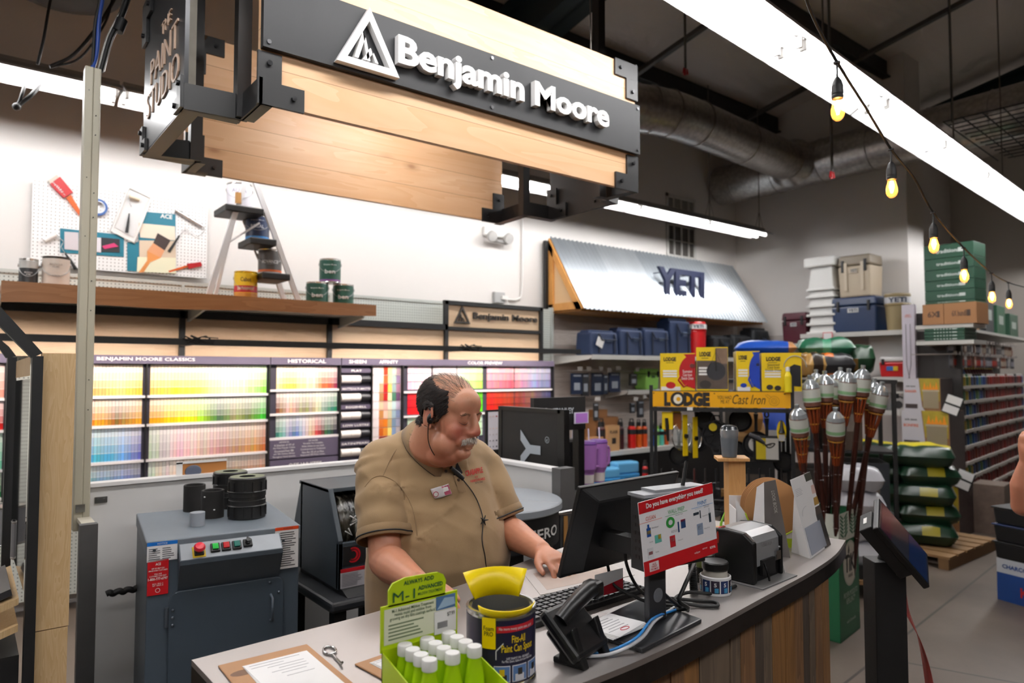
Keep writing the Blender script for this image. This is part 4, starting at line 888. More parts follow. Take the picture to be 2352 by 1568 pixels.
MB().box(b.x-2.4-.05,YH-2.63,0,b.x-2.4,YH-2.58,b.z).build('rear_post',BLACK,t);MB().box(.03,.05,.93,.72,.50,.95).build('shelf',BLACKM,t)
p0,p1=atY(1317,947,YH-.01),atY(1349,971,YH-.01);c=MB().box(p0.x-2.4,YH-2.66,p1.z,p1.x-2.4,YH-2.655,p0.z,0).box(p0.x-2.39,YH-2.662,p1.z+.005,p1.x-2.41,YH-2.66,p0.z-.006,1).build('price_card',[mat('d9d3e6',.5),mat('b57ad0',.5)],t)
def tumbler(x,y,z,s,body,label,lid='6a3f8c',grp='purple tumblers on the black rack'):
 p=atZ(x,y,z);t=thing('tumbler',label,'tumbler',p,random.uniform(-.4,.2),grp)
 b=MB().lathe([(0,0),(.032,0),(.034,.008),(.036,.055,1),(.037,.062),(.047,.085),(.0505,.20),(.0505,.215),(0,.215)],n=28,T=Matrix.Scale(s,4));b.build('cup_body',[mat(body,.35),mat('d9d0cc',.5)],t)
 MB().lathe([(.05,.213),(.052,.222),(.046,.235),(0,.238)],n=28,T=Matrix.Scale(s,4)).build('lid',mat(lid,.35),t);MB().tube([Vector((.01,0,.235))*s,Vector((.016,.01,.30))*s],.004*s,8).build('straw',mat('cfc6da',.3),t)
 MB().tube([Vector(q)*s for q in((.048,0,.19),(.085,0,.188),(.092,0,.175),(.09,0,.10),(.08,0,.09),(.045,0,.09))],.008*s,10).build('handle',mat(body,.35),t)
for i,(x,y,s,nm)in enumerate(((1350,1112,1.15,'nearest with a paper band'),(1375,1106,1.15,'with its handle to the right'),(1334,1104,1.1,'hidden behind the black one'))):tumbler(x,y,.95,s,'a56fb5','lilac handled tumbler on the black rack, '+nm)
tumbler(1312,1110,.95,1.2,'121114','black handled tumbler beside the lilac ones on the rack','1a1a1c',None);tumbler(1336,1120,.95,.4,'d8d0dc','tiny pale lidded cup at the foot of the black tumbler','d9d2dc',None)if False else None
# --- left display unit with wood end panel
OAKV=wood('ash_end_panel','d3b68c','b8935f','8a6a42','Z',None,'X',0,5.0,.5,False)
t=thing('swatch_display_unit','black framed display unit with a light wood end panel at the left edge','display unit',(.2,2.6,0))
kx=lambda x,y,Y=2.6:atY(x,y,Y)-Vector((.2,2.6,0))
MB().box(-.005,0,.86,.085,.03,1.71).build('end_panel',OAKV,t);MB().box(-.003,0,0,.083,.03,.857).build('end_panel_lower',OAKV,t)
def fr_(Y,pts,nm):mb=MB();P=[kx(x,y,Y)for x,y in pts];mb.prism([(p.x,p.z)for p in P],Y-2.6-.02,Y-2.6+.03,0,'Y');mb.build(nm,BLACKM,t)
e=kx(70,1568);MB().box(kx(71,900).x,-.025,0,kx(96,900).x,.025,kx(96,818).z).build('frame_upright',BLACKM,t)
fr_(2.6,[(72,822),(97,811),(60,770),(-60,640),(-60,690),(20,770)],'frame_arm');fr_(3.15,[(14,822),(37,818),(20,796),(-60,730),(-60,765),(0,803)],'frame_arm')
a=kx(15,900,3.15);b=kx(36,900,3.15);MB().box(a.x,.53,0,b.x,.58,kx(30,820,3.15).z).build('frame_upright',BLACKM,t)
a,b=kx(37,822,3.1),kx(72,850,2.66)
MB().quad((kx(37,850,3.1).x,.5,1.63),(kx(71,850).x,.03,1.64),(kx(71,850).x,.03,1.70),(kx(37,850,3.1).x,.5,1.69)).build('header_strip',OAKV,t)
MB().quad((kx(37,850,3.1).x,.5,1.02),(kx(71,850).x,.03,.98),(kx(71,850).x,.03,1.63),(kx(37,850,3.1).x,.5,1.62)).build('glossy_panel',mat('08080a',.06),t)
tl=MB().add([(-.55,.0,.80),(-.06,.0,.98),(-.03,.5,1.0),(-.55,.5,.82)],[(0,1,2,3)]);MB().box(-.5,.0,0,-.04,.5,.80).build('base_box',BLACKM,t)
for k,(z,nm)in enumerate(((.90,'tilted_shelf'),(.82,'tilted_shelf'))):MB().prism([(-.55,z-.12),(-.045,z+.05),(-.045,z+.07),(-.55,z-.10)],-.0,.45,0,'Y').build(nm,OAKV,t)
bk=MB().prism([(-.55,.81),(-.06,.975),(-.065,.995),(-.55,.83)],.02,.36,0,'Y').build('fan_deck_book',mat('2c2c2f',.4));tag(bk,'dark grey sample book lying on the tilted shelf at the left edge','book');bk.location=(.2,2.6,0)
for(x,Y,z,n)in((62,3.0,1.02,'behind the glossy panel'),):
 p=atY(x,1290,Y);can(.05,.13,'grey labelled small can at the left display unit '+n,loc=(p.x-.0,Y,1.005),body='77777a',texts=[('MAGNOLIA',.6,.9,.1,'404044')],bail=False)
can(.06,.15,'grey labelled can at the far left edge of the view',loc=(atY(-6,1250,3.4).x,3.4,.98),body='77777a',bail=False)
# --- the man behind the counter
from mathutils import noise as mnoise
from mathutils.bvhtree import BVHTree
def remesh(mb,vox,smooth=6,fac=.5):
 me=bpy.data.meshes.new('raw');me.from_pydata(mb.V,[],mb.F);ob=bpy.data.objects.new('raw',me);COL.objects.link(ob)
 m=ob.modifiers.new('r','REMESH');m.mode='VOXEL';m.voxel_size=vox
 s=ob.modifiers.new('s','SMOOTH');s.factor=fac;s.iterations=smooth
 bpy.context.view_layer.update();dg=bpy.context.evaluated_depsgraph_get()
 out=bpy.data.meshes.new_from_object(ob.evaluated_get(dg));bpy.data.objects.remove(ob);bpy.data.meshes.remove(me)
 out.polygons.foreach_set('use_smooth',[True]*len(out.polygons));return out
def link(name,me,m,parent):
 me.materials.clear()
 for q in(m if isinstance(m,list)else[m]):me.materials.append(q)
 o=bpy.data.objects.new(name,me);COL.objects.link(o);o.parent=parent;return o
def ruddy_skin():
 t=NT('skin');a=t.n('Attribute',attribute_name='ruddy');n=t.n('TexNoise',{'Vector':t.obj(),'Scale':45.0,'Detail':4.0});n2=t.n('TexNoise',{'Vector':t.obj(),'Scale':260.0,'Detail':2.0})
 c=t.mix(a.outputs['Fac'],'cd9878','ac5042');c=t.mix(t.math('MULTIPLY',n.outputs[0],.35),c,'b06a52')
 c=t.mix(t.ramp(n2.outputs[0],[(.66,0.0),(.74,.35)]),c,'8a4a38')
 t.b.inputs['Subsurface Weight'].default_value=.12;t.b.inputs['Subsurface Radius'].default_value=(.012,.005,.003);t.b.inputs['Subsurface Scale'].default_value=.5
 return t.out(c,.42,0,n2.outputs[0],.12,.001)
SKIN=ruddy_skin()
MAN=thing('person','balding man with a grey moustache in a khaki polo shirt working behind the metal counter','person',(1.24,1.97,0));MO=Vector((1.24,1.97,0))
def rel(p):return Vector(p)-MO
HC=Vector((1.168,1.79,1.522))-MO
HM=Matrix.Translation(HC)@Rz(math.radians(19))@Matrix.Rotation(math.radians(13),4,'X')
def hp(x,y,z):return HM@Vector((x,y,z))
b=MB()
def el(c,r,T=HM,n=20,k=14):b.sph(c,r,0,n,k,T)
el((0,.012,.037),(.077,.098,.083));el((0,-.036,-.018),(.066,.060,.085));el((0,-.046,.044),(.063,.050,.052));el((0,-.026,-.072),(.066,.060,.047));el((0,-.078,-.098),(.030,.022,.020));el((0,-.02,-.105),(.062,.062,.04))
for s in(-1,1):
 el((s*.044,-.034,-.078),(.033,.042,.038));el((s*.038,-.060,-.032),(.030,.026,.032));el((s*.028,-.083,.020),(.024,.009,.009));el((s*.031,-.078,.006),(.0155,.0165,.013));el((s*.0145,-.102,-.030),(.0095,.011,.008))
 el((s*.030,-.082,-.058),(.016,.014,.016))
 E_=HM@Matrix.Translation((s*.078,.012,-.006))@Rz(s*.35);b.sph((0,.002,0),(.007,.021,.033),0,14,10,E_);b.tube([(s*.004,.023*math.cos(q),.003+.035*math.sin(q))for q in[-1.2+i*4.4/14 for i in range(15)]],.0045,8,T=E_);b.sph((0,-.012,-.027),(.006,.008,.010),0,10,8,E_)
b.tube([hp(0,-.090,.022),hp(0,-.102,.002),hp(0,-.108,-.016),hp(0,-.110,-.026)],[.010,.011,.014,.016],12);el((0,-.110,-.026),(.018,.0145,.013));el((0,-.088,-.056),(.030,.019,.018));el((0,-.098,-.070),(.021,.009,.006));el((0,-.097,-.0775),(.019,.009,.006))
b.tube([hp(0,.03,-.04),hp(0,.04,-.10),rel((1.20,1.90,1.40)),rel((1.22,1.94,1.33))],[.066,.074,.086,.10],20)
el((0,-.005,-.125),(.060,.055,.035))
def ellrings(L,n=28):return[[Vector((c[0]+r[0]*math.cos(2*PI*i/n),c[1]+r[1]*math.sin(2*PI*i/n),c[2]))-MO for i in range(n)]for c,r in L]
b.ring(ellrings([((1.24,2.0,.80),(.15,.12)),((1.24,1.98,.95),(.185,.165)),((1.24,1.95,1.08),(.20,.19)),((1.23,1.96,1.22),(.185,.165)),((1.22,1.96,1.33),(.165,.12)),((1.21,1.94,1.40),(.10,.08))]))
SR,SL=rel((1.042,1.985,1.365)),rel((1.402,1.955,1.335));ER,EL=rel((.99,1.85,1.10)),rel((1.445,1.865,1.125));WR,WL=rel((.945,1.59,1.105)),rel((1.385,1.605,1.112))
for S_,E__,W__ in((SR,ER,WR),(SL,EL,WL)):
 b.tube([S_,S_*.5+E__*.5,E__],[.055,.052,.049],16);b.sph(S_,.058);b.sph(E__,.050)
 f=W__-E__;b.tube([E__,E__+f*.25,E__+f*.6,W__],[.049,.052,.041,.030],16)
def hand(W,d,up,thumb,curl,k=1.0):
 d=Vector(d).normalized();up=Vector(up);up=(up-d*up.dot(d)).normalized();sd=Vector(thumb);sd=(sd-d*sd.dot(d)-up*sd.dot(up)).normalized()
 K=W+d*.085*k
 b.ring([[c+sd*(rx*math.cos(q))+up*(rz*math.sin(q))for q in[2*PI*i/16 for i in range(16)]]for c,rx,rz in((W-d*.01,.029,.022),(W+d*.03,.036,.020),(W+d*.065,.042,.018),(K,.041,.014),(K+d*.008,.036,.010))])
 for i,(o,ln)in enumerate(((.031,.072),(.0105,.080),(-.0105,.075),(-.031,.060))):
  p=K+sd*o;q=[p-d*.015];a=curl[0];dd=d
  for seg in(.45,.32,.27):
   dd=d*math.cos(a)-up*math.sin(a)+sd*(o*2.0);p2=p+dd.normalized()*ln*seg;q.append(p);p=p2;a+=curl[1]
  q.append(p);b.tube(q,[.0095,.0095,.0085,.008,.0068],10);b.sph(p,.0068,0,10,8)
 T0=W+d*.025+sd*.026;T1=T0+(d*.030+sd*.024-up*.006);T2=T1+(d*.028+sd*.008-up*.008);T3=T2+(d*.020-up*.006)
 b.tube([W+d*.01+sd*.012,T0,T1,T2,T3],[.014,.0145,.0115,.0105,.008],10);b.sph(T3,.008,0,10,8)
 return K
hand(WR,(-.02,-1,-.08),(0,0,1),(1,0,-.1),(.25,.35));hand(WL,(-.18,-1,-.10),(0,0,1),(-1,0,-.25),(.45,.45))
for s in(-1,1):b.tube([rel((1.24+s*.09,2.0,.85)),rel((1.24+s*.11,2.0,.50)),rel((1.24+s*.12,2.02,.08))],[.10,.07,.045],16)
bm_=remesh(b,.0042,5)
HI=HM.inverted();att=bm_.attributes.new('ruddy','FLOAT','POINT');vals=[]
def g(p,c,r):return math.exp(-sum(((p[i]-c[i])/r[i])**2 for i in range(3)))
for v in bm_.vertices:
 q=HI@v.co
 r=.12
 if q.z>-.2 and q.length<.3:
  ax=abs(q.x);m=(ax,q.y,q.z)
  r=.12+.75*g(m,(.045,-.075,-.03),(.03,.05,.032))+.9*g(q,(0,-.12,-.03),(.02,.025,.02))+.6*g(m,(.085,.01,0),(.02,.03,.04))+.5*g(q,(0,-.03,-.13),(.09,.08,.05))+.25*g(m,(.03,-.08,.03),(.03,.04,.02))
  fwd=Vector((0,1,0));d=.010*g(m,(.016,-.092,.006),(.009,.02,.012))+.004*g(m,(.046,-.082,.004),(.01,.02,.012))+.005*g(m,(.031,-.095,-.012),(.02,.02,.004))+.006*g(q,(0,-.104,-.074),(.024,.02,.0025))+.006*g(q,(0,-.096,-.086),(.02,.02,.005))+.003*g(m,(.034,-.09,-.045),(.006,.02,.018))
  if d>1e-4:v.co=HM@(q+fwd*d)
 elif v.co.z>1.0:r=.25
 vals.append(min(1,r))
att.data.foreach_set('value',vals)
link('body',bm_,SKIN,MAN)
head_bvh=BVHTree.FromPolygons([v.co.copy()for v in bm_.vertices],[tuple(p.vertices)for p in bm_.polygons])
def onhead(x,z,off=.001,y=-.3):
 o=hp(x,y,z);d=(HM.to_3x3()@Vector((0,1,0))).normalized();h,n,i,_=head_bvh.ray_cast(o,d);return(h+n*off,n)if h else(None,None)
ey=MB()
for s in(-1,1):
 P=[onhead(s*x,z,.0002)[0]for x,z in((.017,-.001),(.024,-.0045),(.031,-.006),(.038,-.005),(.045,-.001))];ey.tube([p for p in P if p],[.0006,.0011,.0012,.0011,.0006],6)
ey.build('eyelashes',mat('4a2c22',.6),MAN)
def strand(mb,p,n,d,ln,r,m=0,lift=.5):
 d=(d-n*d.dot(n)).normalized();e=p+d*ln+n*ln*lift*.3;s=n.cross(d)*r;mb.add([p-s,p+s,p+d*ln*.55+s*.8+n*ln*.22,p+d*ln*.55-s*.8+n*ln*.22,e],[(0,1,2,3),(3,2,4)],m)
random.seed(11);up_h=(HM.to_3x3()@Vector((0,0,1)));hl=HM.to_3x3()@Vector((1,0,0));hf=HM.to_3x3()@Vector((0,-1,0))
ms=MB()
for i in range(520):
 x=random.uniform(-.034,.034);z=-.047-.010*(abs(x)/.034)**1.5+random.uniform(-.007,.006);p,n=onhead(x,z,0)
 if p:strand(ms,p,n,-up_h+hl*(x*22)+hl*random.uniform(-.3,.3),random.uniform(.008,.013),.0006,random.choice((0,0,1,2)),1.2)
ms.build('moustache',[mat('b8aa9c',.6),mat('8f7a68',.6),mat('d9d2c8',.6)],MAN,smooth=True)
br=MB()
for s in(-1,1):
 for i in range(70):
  x=random.uniform(.012,.05);p,n=onhead(s*x,.021+.004*math.sin((x-.012)/.038*PI)+random.uniform(-.003,.003),0)
  if p:strand(br,p,n,hl*s+up_h*.3,.008,.0005,0,.6)
br.build('eyebrows',mat('7a5a44',.6),MAN)
def hl_(z):return.0 if z<-.01 else-.012-.030*min(1,(z+.01)/.035)if z<.045 else-.042+.020*min(1,(z-.045)/.05)
hr=MB();hv=[]
for v in bm_.vertices:
 q=HI@v.co
 if q.length>.2 or q.z<-.062:continue
 hz=q.z;fr=q.y
 side=(abs(q.x)>.045 or fr>.05)
 lim_top=.082+.035*max(0,fr)/.1;hairline=hl_(hz)
 ear=abs(q.x)>.06 and-.012<fr<.04 and hz<.03
 inside=side and fr>hairline and hz<lim_top and not ear and(hz>-.025 or fr>.045)and hz>-.042
 if inside:hv.append((v.co.copy(),v.normal.copy(),q))
for p,n,q in hv:
 for _ in range(3):strand(hr,p+Vector((random.uniform(-1,1),random.uniform(-1,1),random.uniform(-1,1)))*.003,n,-up_h*.9-hf*.75+hl*random.uniform(-.25,.25),random.uniform(.016,.026)*(1 if q.z>-.01 else.55),.0011,random.choice((0,0,0,1))if q.y>.012 or q.z>.01 else random.choice((1,2,2)),.35 if q.z>-.01 else.05)
sh=MB();okset={id(0)}
hr.build('side_hair',[mat('1a1210',.85),mat('2c1f19',.85),mat('5a4a3e',.8)],MAN,smooth=True)
keep=set();
for i,v in enumerate(bm_.vertices):
 q=HI@v.co
 if q.length<.2 and q.z>-.04 and(q.z>-.025 or q.y>.05)and(abs(q.x)>.048 or q.y>.055)and q.y>hl_(q.z)+.006 and q.z<.078+.035*max(0,q.y)/.1 and not(abs(q.x)>.062 and-.010<q.y<.036 and q.z<.028):keep.add(i)
mp={};vs=[];fs=[]
for f in bm_.polygons:
 if all(k in keep for k in f.vertices):
  for k in f.vertices:
   if k not in mp:mp[k]=len(vs);vs.append(bm_.vertices[k].co+bm_.vertices[k].normal*.004)
  fs.append([mp[k]for k in f.vertices])
if vs:MB().add(vs,fs,0,True).build('hair_base',mat('241a16',.7),MAN)
th=MB()
for i in range(900):
 x=random.uniform(-.06,.06);y=random.uniform(-.055,.10);o=hp(x,y,.3);h,n,k,_=head_bvh.ray_cast(o,-up_h)
 if h:strand(th,h,n,-hf+hl*(x*4+random.uniform(-.5,.5)),random.uniform(.015,.03),.0004,random.choice((0,1)),.5)
th.build('thin_top_hair',[mat('3c2c22',.6),mat('6e5a48',.6)],MAN,smooth=True)
# --- polo shirt
s=MB()
s.ring(ellrings([((1.24,1.99,.84),(.225,.20)),((1.24,1.965,.95),(.235,.215)),((1.235,1.945,1.06),(.238,.225)),((1.23,1.95,1.16),(.228,.205)),((1.225,1.965,1.26),(.213,.172)),((1.222,1.968,1.34),(.200,.145)),((1.215,1.955,1.40),(.150,.115)),((1.205,1.925,1.445),(.094,.088))]))
s.tube([rel((1.20,1.90,1.475)),rel((1.21,1.93,1.40))],[.082,.12],20)
s.sph(SR+Vector((.02,0,-.0)),(.085,.085,.075));s.sph(SL+Vector((-.02,0,0)),(.082,.082,.072))
HR_=SR+(ER-SR)*.74;HL_=SL+(EL-SL)*.76+Vector((.0,-.01,0))
s.tube([SR,SR*.5+HR_*.5+Vector((-.006,0,0)),HR_],[.077,.077,.075],20);s.tube([SL,SL*.5+HL_*.5,HL_],[.075,.076,.070],20)
s.tube([rel((1.16,1.97,1.36)),SR+Vector((0,0,.0))],[.12,.078],20);s.tube([rel((1.28,1.96,1.35)),SL],[.12,.076],20)
sm=remesh(s,.006,14)
dR=(ER-SR).normalized();dL=(EL-SL).normalized();WK=[]
for v in sm.vertices:
 p=v.co;n=v.normal;w=p+MO
 amp=.0035+.006*math.exp(-((p-SR+Vector((-.02,.03,.10))).length/.16)**2)+.0025*math.exp(-((p-SL+Vector((.03,.03,.12))).length/.16)**2)
 f1=mnoise.noise(Vector((p.x*9+p.z*7,p.y*8,p.z*5-p.x*3)));f2=mnoise.noise(Vector((p.x*20-p.z*16,p.y*12,p.z*10+7)))
 rdg=1-abs(mnoise.noise(Vector((p.x*7+p.z*9,p.y*5+p.z*2,p.z*2.5+3))))*2.2
 q=p-SR;fold=0
 if(p-SR).dot(dR)>.02 and(p-SR).length<.27:fold=.0035*math.sin((q.z*1.0+q.y*.9+q.x*.3)*62)
 v.co=p+n*(1.5*amp*(f1+.45*f2+.6*rdg)+fold)
bmx=bmesh.new();bmx.from_mesh(sm)
def cap_(v,H,d):q=v.co-H;a=q.dot(d);return a>-.022 and(q-d*a).length<.1 and a<.1 and v.normal.dot(d)>.62
dele=[v for v in bmx.verts if cap_(v,HR_,dR)or cap_(v,HL_,dL)or(v.co-rel((1.20,1.895,1.478))).dot(Vector((.0,-.45,.9)).normalized())>-.012 or(v.co.z<.86)]
bmesh.ops.delete(bmx,geom=dele,context='VERTS');bmx.to_mesh(sm);bmx.free()
def cloth(name,c,k=.9):
 t=NT(name);n=t.n('TexNoise',{'Vector':t.obj(),'Scale':340.0,'Detail':2.0});n2=t.n('TexNoise',{'Vector':t.obj(),'Scale':5.0,'Detail':3.0})
 a=rgb(c);cc=t.mix(t.math('MULTIPLY',n2.outputs[0],.25),a,(a[0]*k,a[1]*k,a[2]*k,1));t.b.inputs['Sheen Weight'].default_value=.15
 return t.out(cc,.85,0,n.outputs[0],.25,.001)
KH=cloth('khaki_knit','9b7f5c',.75);KD=cloth('khaki_rib','8e7352',.8);BLK=mat('15161b',.7)
so=link('polo_shirt',sm,KH,MAN);md=so.modifiers.new('thickness','SOLIDIFY');md.thickness=.0025;md.offset=-1
SB=BVHTree.FromPolygons([v.co.copy()for v in sm.vertices],[tuple(p.vertices)for p in sm.polygons])
EYEP=Vector((0,0,EYE))-MO
def onshirt(x,y,off=.002):
 d=_ray(x,y).normalized();h,n,i,_=SB.ray_cast(EYEP,d)
 if h is None:return None,None
 if n.dot(d)>0:n=-n
 return h+n*off,n
def stitched(name,pts,r,m,k=6,par=MAN):
 P=[onshirt(x,y,r*.3)[0]for x,y in pts];P=[p for p in P if p is not None]
 if len(P)>1:return MB().tube(spline(P,k),r,6).build(name,m,par)
def cuff(H,d,r,par=MAN):
 a=d.orthogonal().normalized();bb=d.cross(a);n=36
 def loop(off,rr):
  out=[]
  for i in range(n):
   q=a*math.cos(2*PI*i/n)+bb*math.sin(2*PI*i/n);c=H+d*(-.012);h,nn,k,_=SB.ray_cast(c+q*.2,-q,.19);rad=(h-c).length if h and(h-c).length<.13 else r
   out.append(H+d*off+q*(rad+rr))
  return out
 c=MB();c.ring([loop(-.014,.001),loop(-.006,.0035),loop(.018,.003),loop(.020,-.001),loop(-.005,-.003)],0,True,False).build('sleeve_cuff',KD,par)
 q=loop(.010,.0045);MB().tube(q,.0022,6,closed=True).build('black_piping',BLK,par)
cuff(HR_,dR,.08);cuff(HL_,dL,.078)
stitched('shoulder_seam',[(1003,990),(955,1040),(905,1085)],.0012,KD)if False else None
stitched('shoulder_seam',[(941,1000),(905,1040),(880,1092)],.0013,KD);stitched('armhole_seam',[(838,1118),(856,1098),(880,1093),(912,1110),(938,1145),(952,1185),(958,1230)],.0015,KD)
CC=rel((1.203,1.888,1.462));cu=Vector((.03,-.42,.9)).normalized();cs=cu.cross(Vector((0,-1,0))).normalized();cf=cs.cross(cu)
cs=Vector((1,0,0));cs=(cs-cu*cs.dot(cu)).normalized();cfw=cu.cross(cs);cfw=cfw if cfw.y<0 else-cfw
for sd in(-1,1):
 inner=[];top=[];outer=[];N_=18
 for i in range(N_+1):
  f=i/N_;a=PI-f*(PI-.30);dirv=cs*(sd*math.sin(a))+cfw*math.cos(a)
  base=CC+dirv*(.079+.004*f)-cu*(.004+.045*f**2)
  inner.append(base-cu*.006);top.append(base+cu*.017+dirv*.002);ext=.046+.030*max(0,f-.5)*2-(.012 if i==N_ else 0)
  outer.append(base+dirv*(.012+.014*math.sin(f*PI))+dirv*.010-cu*(ext-.022)+cfw*(.012*f**3)+cs*(sd*.006*f))
 c=MB();mid=[t_*.5+o_*.5+(t_-CC).normalized()*.004 for t_,o_ in zip(top,outer)]
 c.ring([inner,top,mid,outer],0,False,False);o=c.build('collar',KD,MAN);mm=o.modifiers.new('t','SOLIDIFY');mm.thickness=.003
 MB().tube(outer,.0018,6).build('collar_piping',BLK,MAN)
ns=MB();ns.ring([[CC+(cs*math.cos(2*PI*i/28)+cfw*math.sin(2*PI*i/28))*r-cu*z for i in range(28)]for r,z in((.080,.045),(.0795,.018),(.076,.010))],0,True,False).build('undershirt',mat('14161e',.8),MAN)
def decal(poly,name,m,off=.0025,par=MAN,th=None,grid=6):
 (a,bq,c,d)=poly;vs=[];fs=[]
 for j in range(grid+1):
  for i in range(grid+1):
   u,v=i/grid,j/grid;x=(a[0]*(1-u)+bq[0]*u)*(1-v)+(d[0]*(1-u)+c[0]*u)*v;y=(a[1]*(1-u)+bq[1]*u)*(1-v)+(d[1]*(1-u)+c[1]*u)*v
   p,n=onshirt(x,y,off)
   if p is None:return None
   vs.append(p)
 for j in range(grid):
  for i in range(grid):k=j*(grid+1)+i;fs.append((k,k+grid+1,k+grid+2,k+1))
 return MB().add(vs,fs,0,True).build(name,m,par)
decal([(1040,1092),(1056,1092),(1070,1130),(1054,1132)],'placket',KD,.003);decal([(1049,1060),(1062,1085),(1056,1094),(1040,1094)],'open_neck',mat('14161e',.8),.002)
for x,y in((1023,1081),(1052,1103)):
 p,n=onshirt(x,y,.003)
 if p:MB().cyl(p,p+n*.002,.0048,n=14).build('button',mat('3a2a1e',.3),MAN)
def shirt_text(body,c,w,h,ang,m,name='embroidery',bold=.02):
 fn=lambda X,Y,Z:(onshirt(c[0]+X*math.cos(ang)+Y*math.sin(ang),c[1]+X*math.sin(ang)-Y*math.cos(ang),.0022)[0]or onshirt(*c)[0]);MB().text(body,(0,0,0),X3,Z3,w,h,fn=fn,bold=bold).build(name,mat(m,.7),MAN)
shirt_text('CRABAPPLE',(1088,1083),40,13,-.22,'b3231f',bold=.03);shirt_text('ACE',(1093,1095),7,4,-.2,'b3231f');shirt_text('HARDWARE',(1096,1102),34,6,-.2,'b3231f');shirt_text('ESTD 1994',(1099,1108),17,3.5,-.18,'4a4038')
tg=decal([(988,1123),(1028,1112),(1036,1134),(998,1145)],'name_tag',mat('d8d2d4',.4),.004)
if tg:
 md=tg.modifiers.new('t','SOLIDIFY');md.thickness=.003;md.offset=1;decal([(1012,1118),(1028,1113),(1035,1133),(1022,1137)],'tag_stripe',mat('b0506a',.4),.0075,tg);decal([(1014,1121),(1026,1118),(1029,1126),(1017,1129)],'tag_field',WHITE,.0082,tg)
 p,n=onshirt(1000,1133,.0078);MB().cyl(p,p+n*.0006,.0085,n=24).build('tag_emblem',mat('b0344a',.4),tg);MB().cyl(p,p+n*.0009,.0065,n=24).build('tag_emblem',WHITE,tg)
 shirt_text('CRAIG',(1022,1124),9,4,-.25,'77757c','tag_name')if False else None
E0=hp(-.088,.002,-.010)
MB().sph((0,0,0),(.008,.011,.016),0,14,10,HM@Matrix.Translation((-.086,.000,-.008))).tube([hp(-.086,.004,.018),hp(-.084,.020,.030),hp(-.082,.028,.012)],.004,8).cyl(hp(-.086,-.008,-.010),hp(-.098,-.012,-.014),.007,.006,12).build('earpiece',BLACK,MAN)
mic,_=onshirt(1050,1090,.012);cpts=[hp(-.088,.002,-.024),hp(-.080,-.004,-.075),hp(-.066,-.02,-.11)]
MB().tube(spline(cpts+[onshirt(1012,1062,.008)[0]or cpts[-1]],6),.0014,6).build('earpiece_wire',BLACK,MAN)
P=[onshirt(x,y,.006)[0]for x,y in((1034,1072),(1050,1090),(1062,1102))];MB().tube([p for p in P if p],[.006,.0085,.0065],10).build('microphone',BLACK,MAN)
P=[onshirt(x,y,.003)[0]for x,y in((1062,1102),(1084,1130),(1099,1160),(1108,1195),(1106,1240),(1113,1280),(1116,1320))];MB().tube(spline([p for p in P if p],8),.0016,6).build('microphone_wire',BLACK,MAN)
p,n=onshirt(1108,1196,.006)
if p:
 k=MB();k.sph(p,.006,0,10,8)
 for q in range(5):a=q*1.257;v=Vector((math.cos(a),0,math.sin(a)))*.016;k.tube([p,p+v-Y3*.003],[.0035,.0012],6)
 k.build('wire_clip',BLACK,MAN)
tr=MB();tr.ring(ellrings([((1.24,2.0,.78),(.20,.17)),((1.24,1.98,.90),(.22,.20)),((1.24,1.98,.96),(.20,.19))]))
for q in(-1,1):tr.tube([rel((1.24+q*.10,2.0,.84)),rel((1.24+q*.115,2.0,.48)),rel((1.24+q*.12,2.03,.05))],[.125,.095,.075],20)
link('trousers',remesh(tr,.012,4),cloth('dark_trousers','2c2c30'),MAN)
for q in(-1,1):MB().sph((0,0,0),(.05,.14,.05),0,20,12,Matrix.Translation(rel((1.24+q*.12,1.96,.05)))).build('shoe',mat('1a1512',.4),MAN)
# --- curved counter
CZ=1.07
def steel_mat():
 t=NT('brushed_steel_top');o=t.obj();n=t.n('TexNoise',{'Vector':t.n('Mapping',{'Vector':o,'Scale':(3,60,1)}),'Scale':4.0,'Detail':3.0});n2=t.n('TexNoise',{'Vector':o,'Scale':3.0,'Detail':5.0})
 c=t.mix(n2.outputs[0],'a7a19e','bdb7b4');return t.out(c,t.math('ADD',.30,t.math('MULTIPLY',n2.outputs[0],.22)),.85,n.outputs[0],.05,.002)
CTOP=steel_mat();RIM=mat('332f2d',.32,.8,noise=.12)
front=spline([(-.1,1.0,0),(.40,.975,0),(.65,.962,0),(.922,.962,0),(1.107,.966,0),(1.328,.987,0),(1.662,1.034,0),(1.95,1.074,0),(2.2,1.125,0),(2.42,1.199,0)],5)
front=[p for p in front if p.x>.395]
back=spline([(2.30,1.90,0),(1.95,1.82,0),(1.6,1.735,0),(1.37,1.678,0),(1.1,1.605,0),(.80,1.552,0),(.60,1.540,0),(.381,1.527,0)],4)
outl=[(p.x,p.y)for p in front]+[(p.x,p.y)for p in back]
CT=thing('service_counter','curved service counter with a brushed steel top and reclaimed wood plank front','counter',(1.3,1.3,0))
ro=[(x-1.3,y-1.3)for x,y in outl]
MB().prism(ro,CZ-.012,CZ,0,'Z').build('steel_top',CTOP,CT)
def inset(pts,d):
 out=[];n=len(pts)
 for i in range(n):
  a,b=Vector(pts[i-1]),Vector(pts[(i+1)%n]);t_=(b-a).normalized();out.append((pts[i][0]-t_.y*d,pts[i][1]+t_.x*d))
 return out
MB().prism(inset(ro,.0),CZ-.055,CZ-.0121,0,'Z').build('steel_rim',RIM,CT)
PL=[wood('reclaimed_plank_%d'%i,a,b,c,'Z',None,'X',0,1.6,.65)for i,(a,b,c)in enumerate((('84603e','442c1a','20140c'),('6e5d4c','3c3128','1e1814'),('8f6536','503216','20140a'),('4e4238','2a211a','16100c')))]
fp_=[Vector((p.x,p.y,0))for p in front];ins=[]
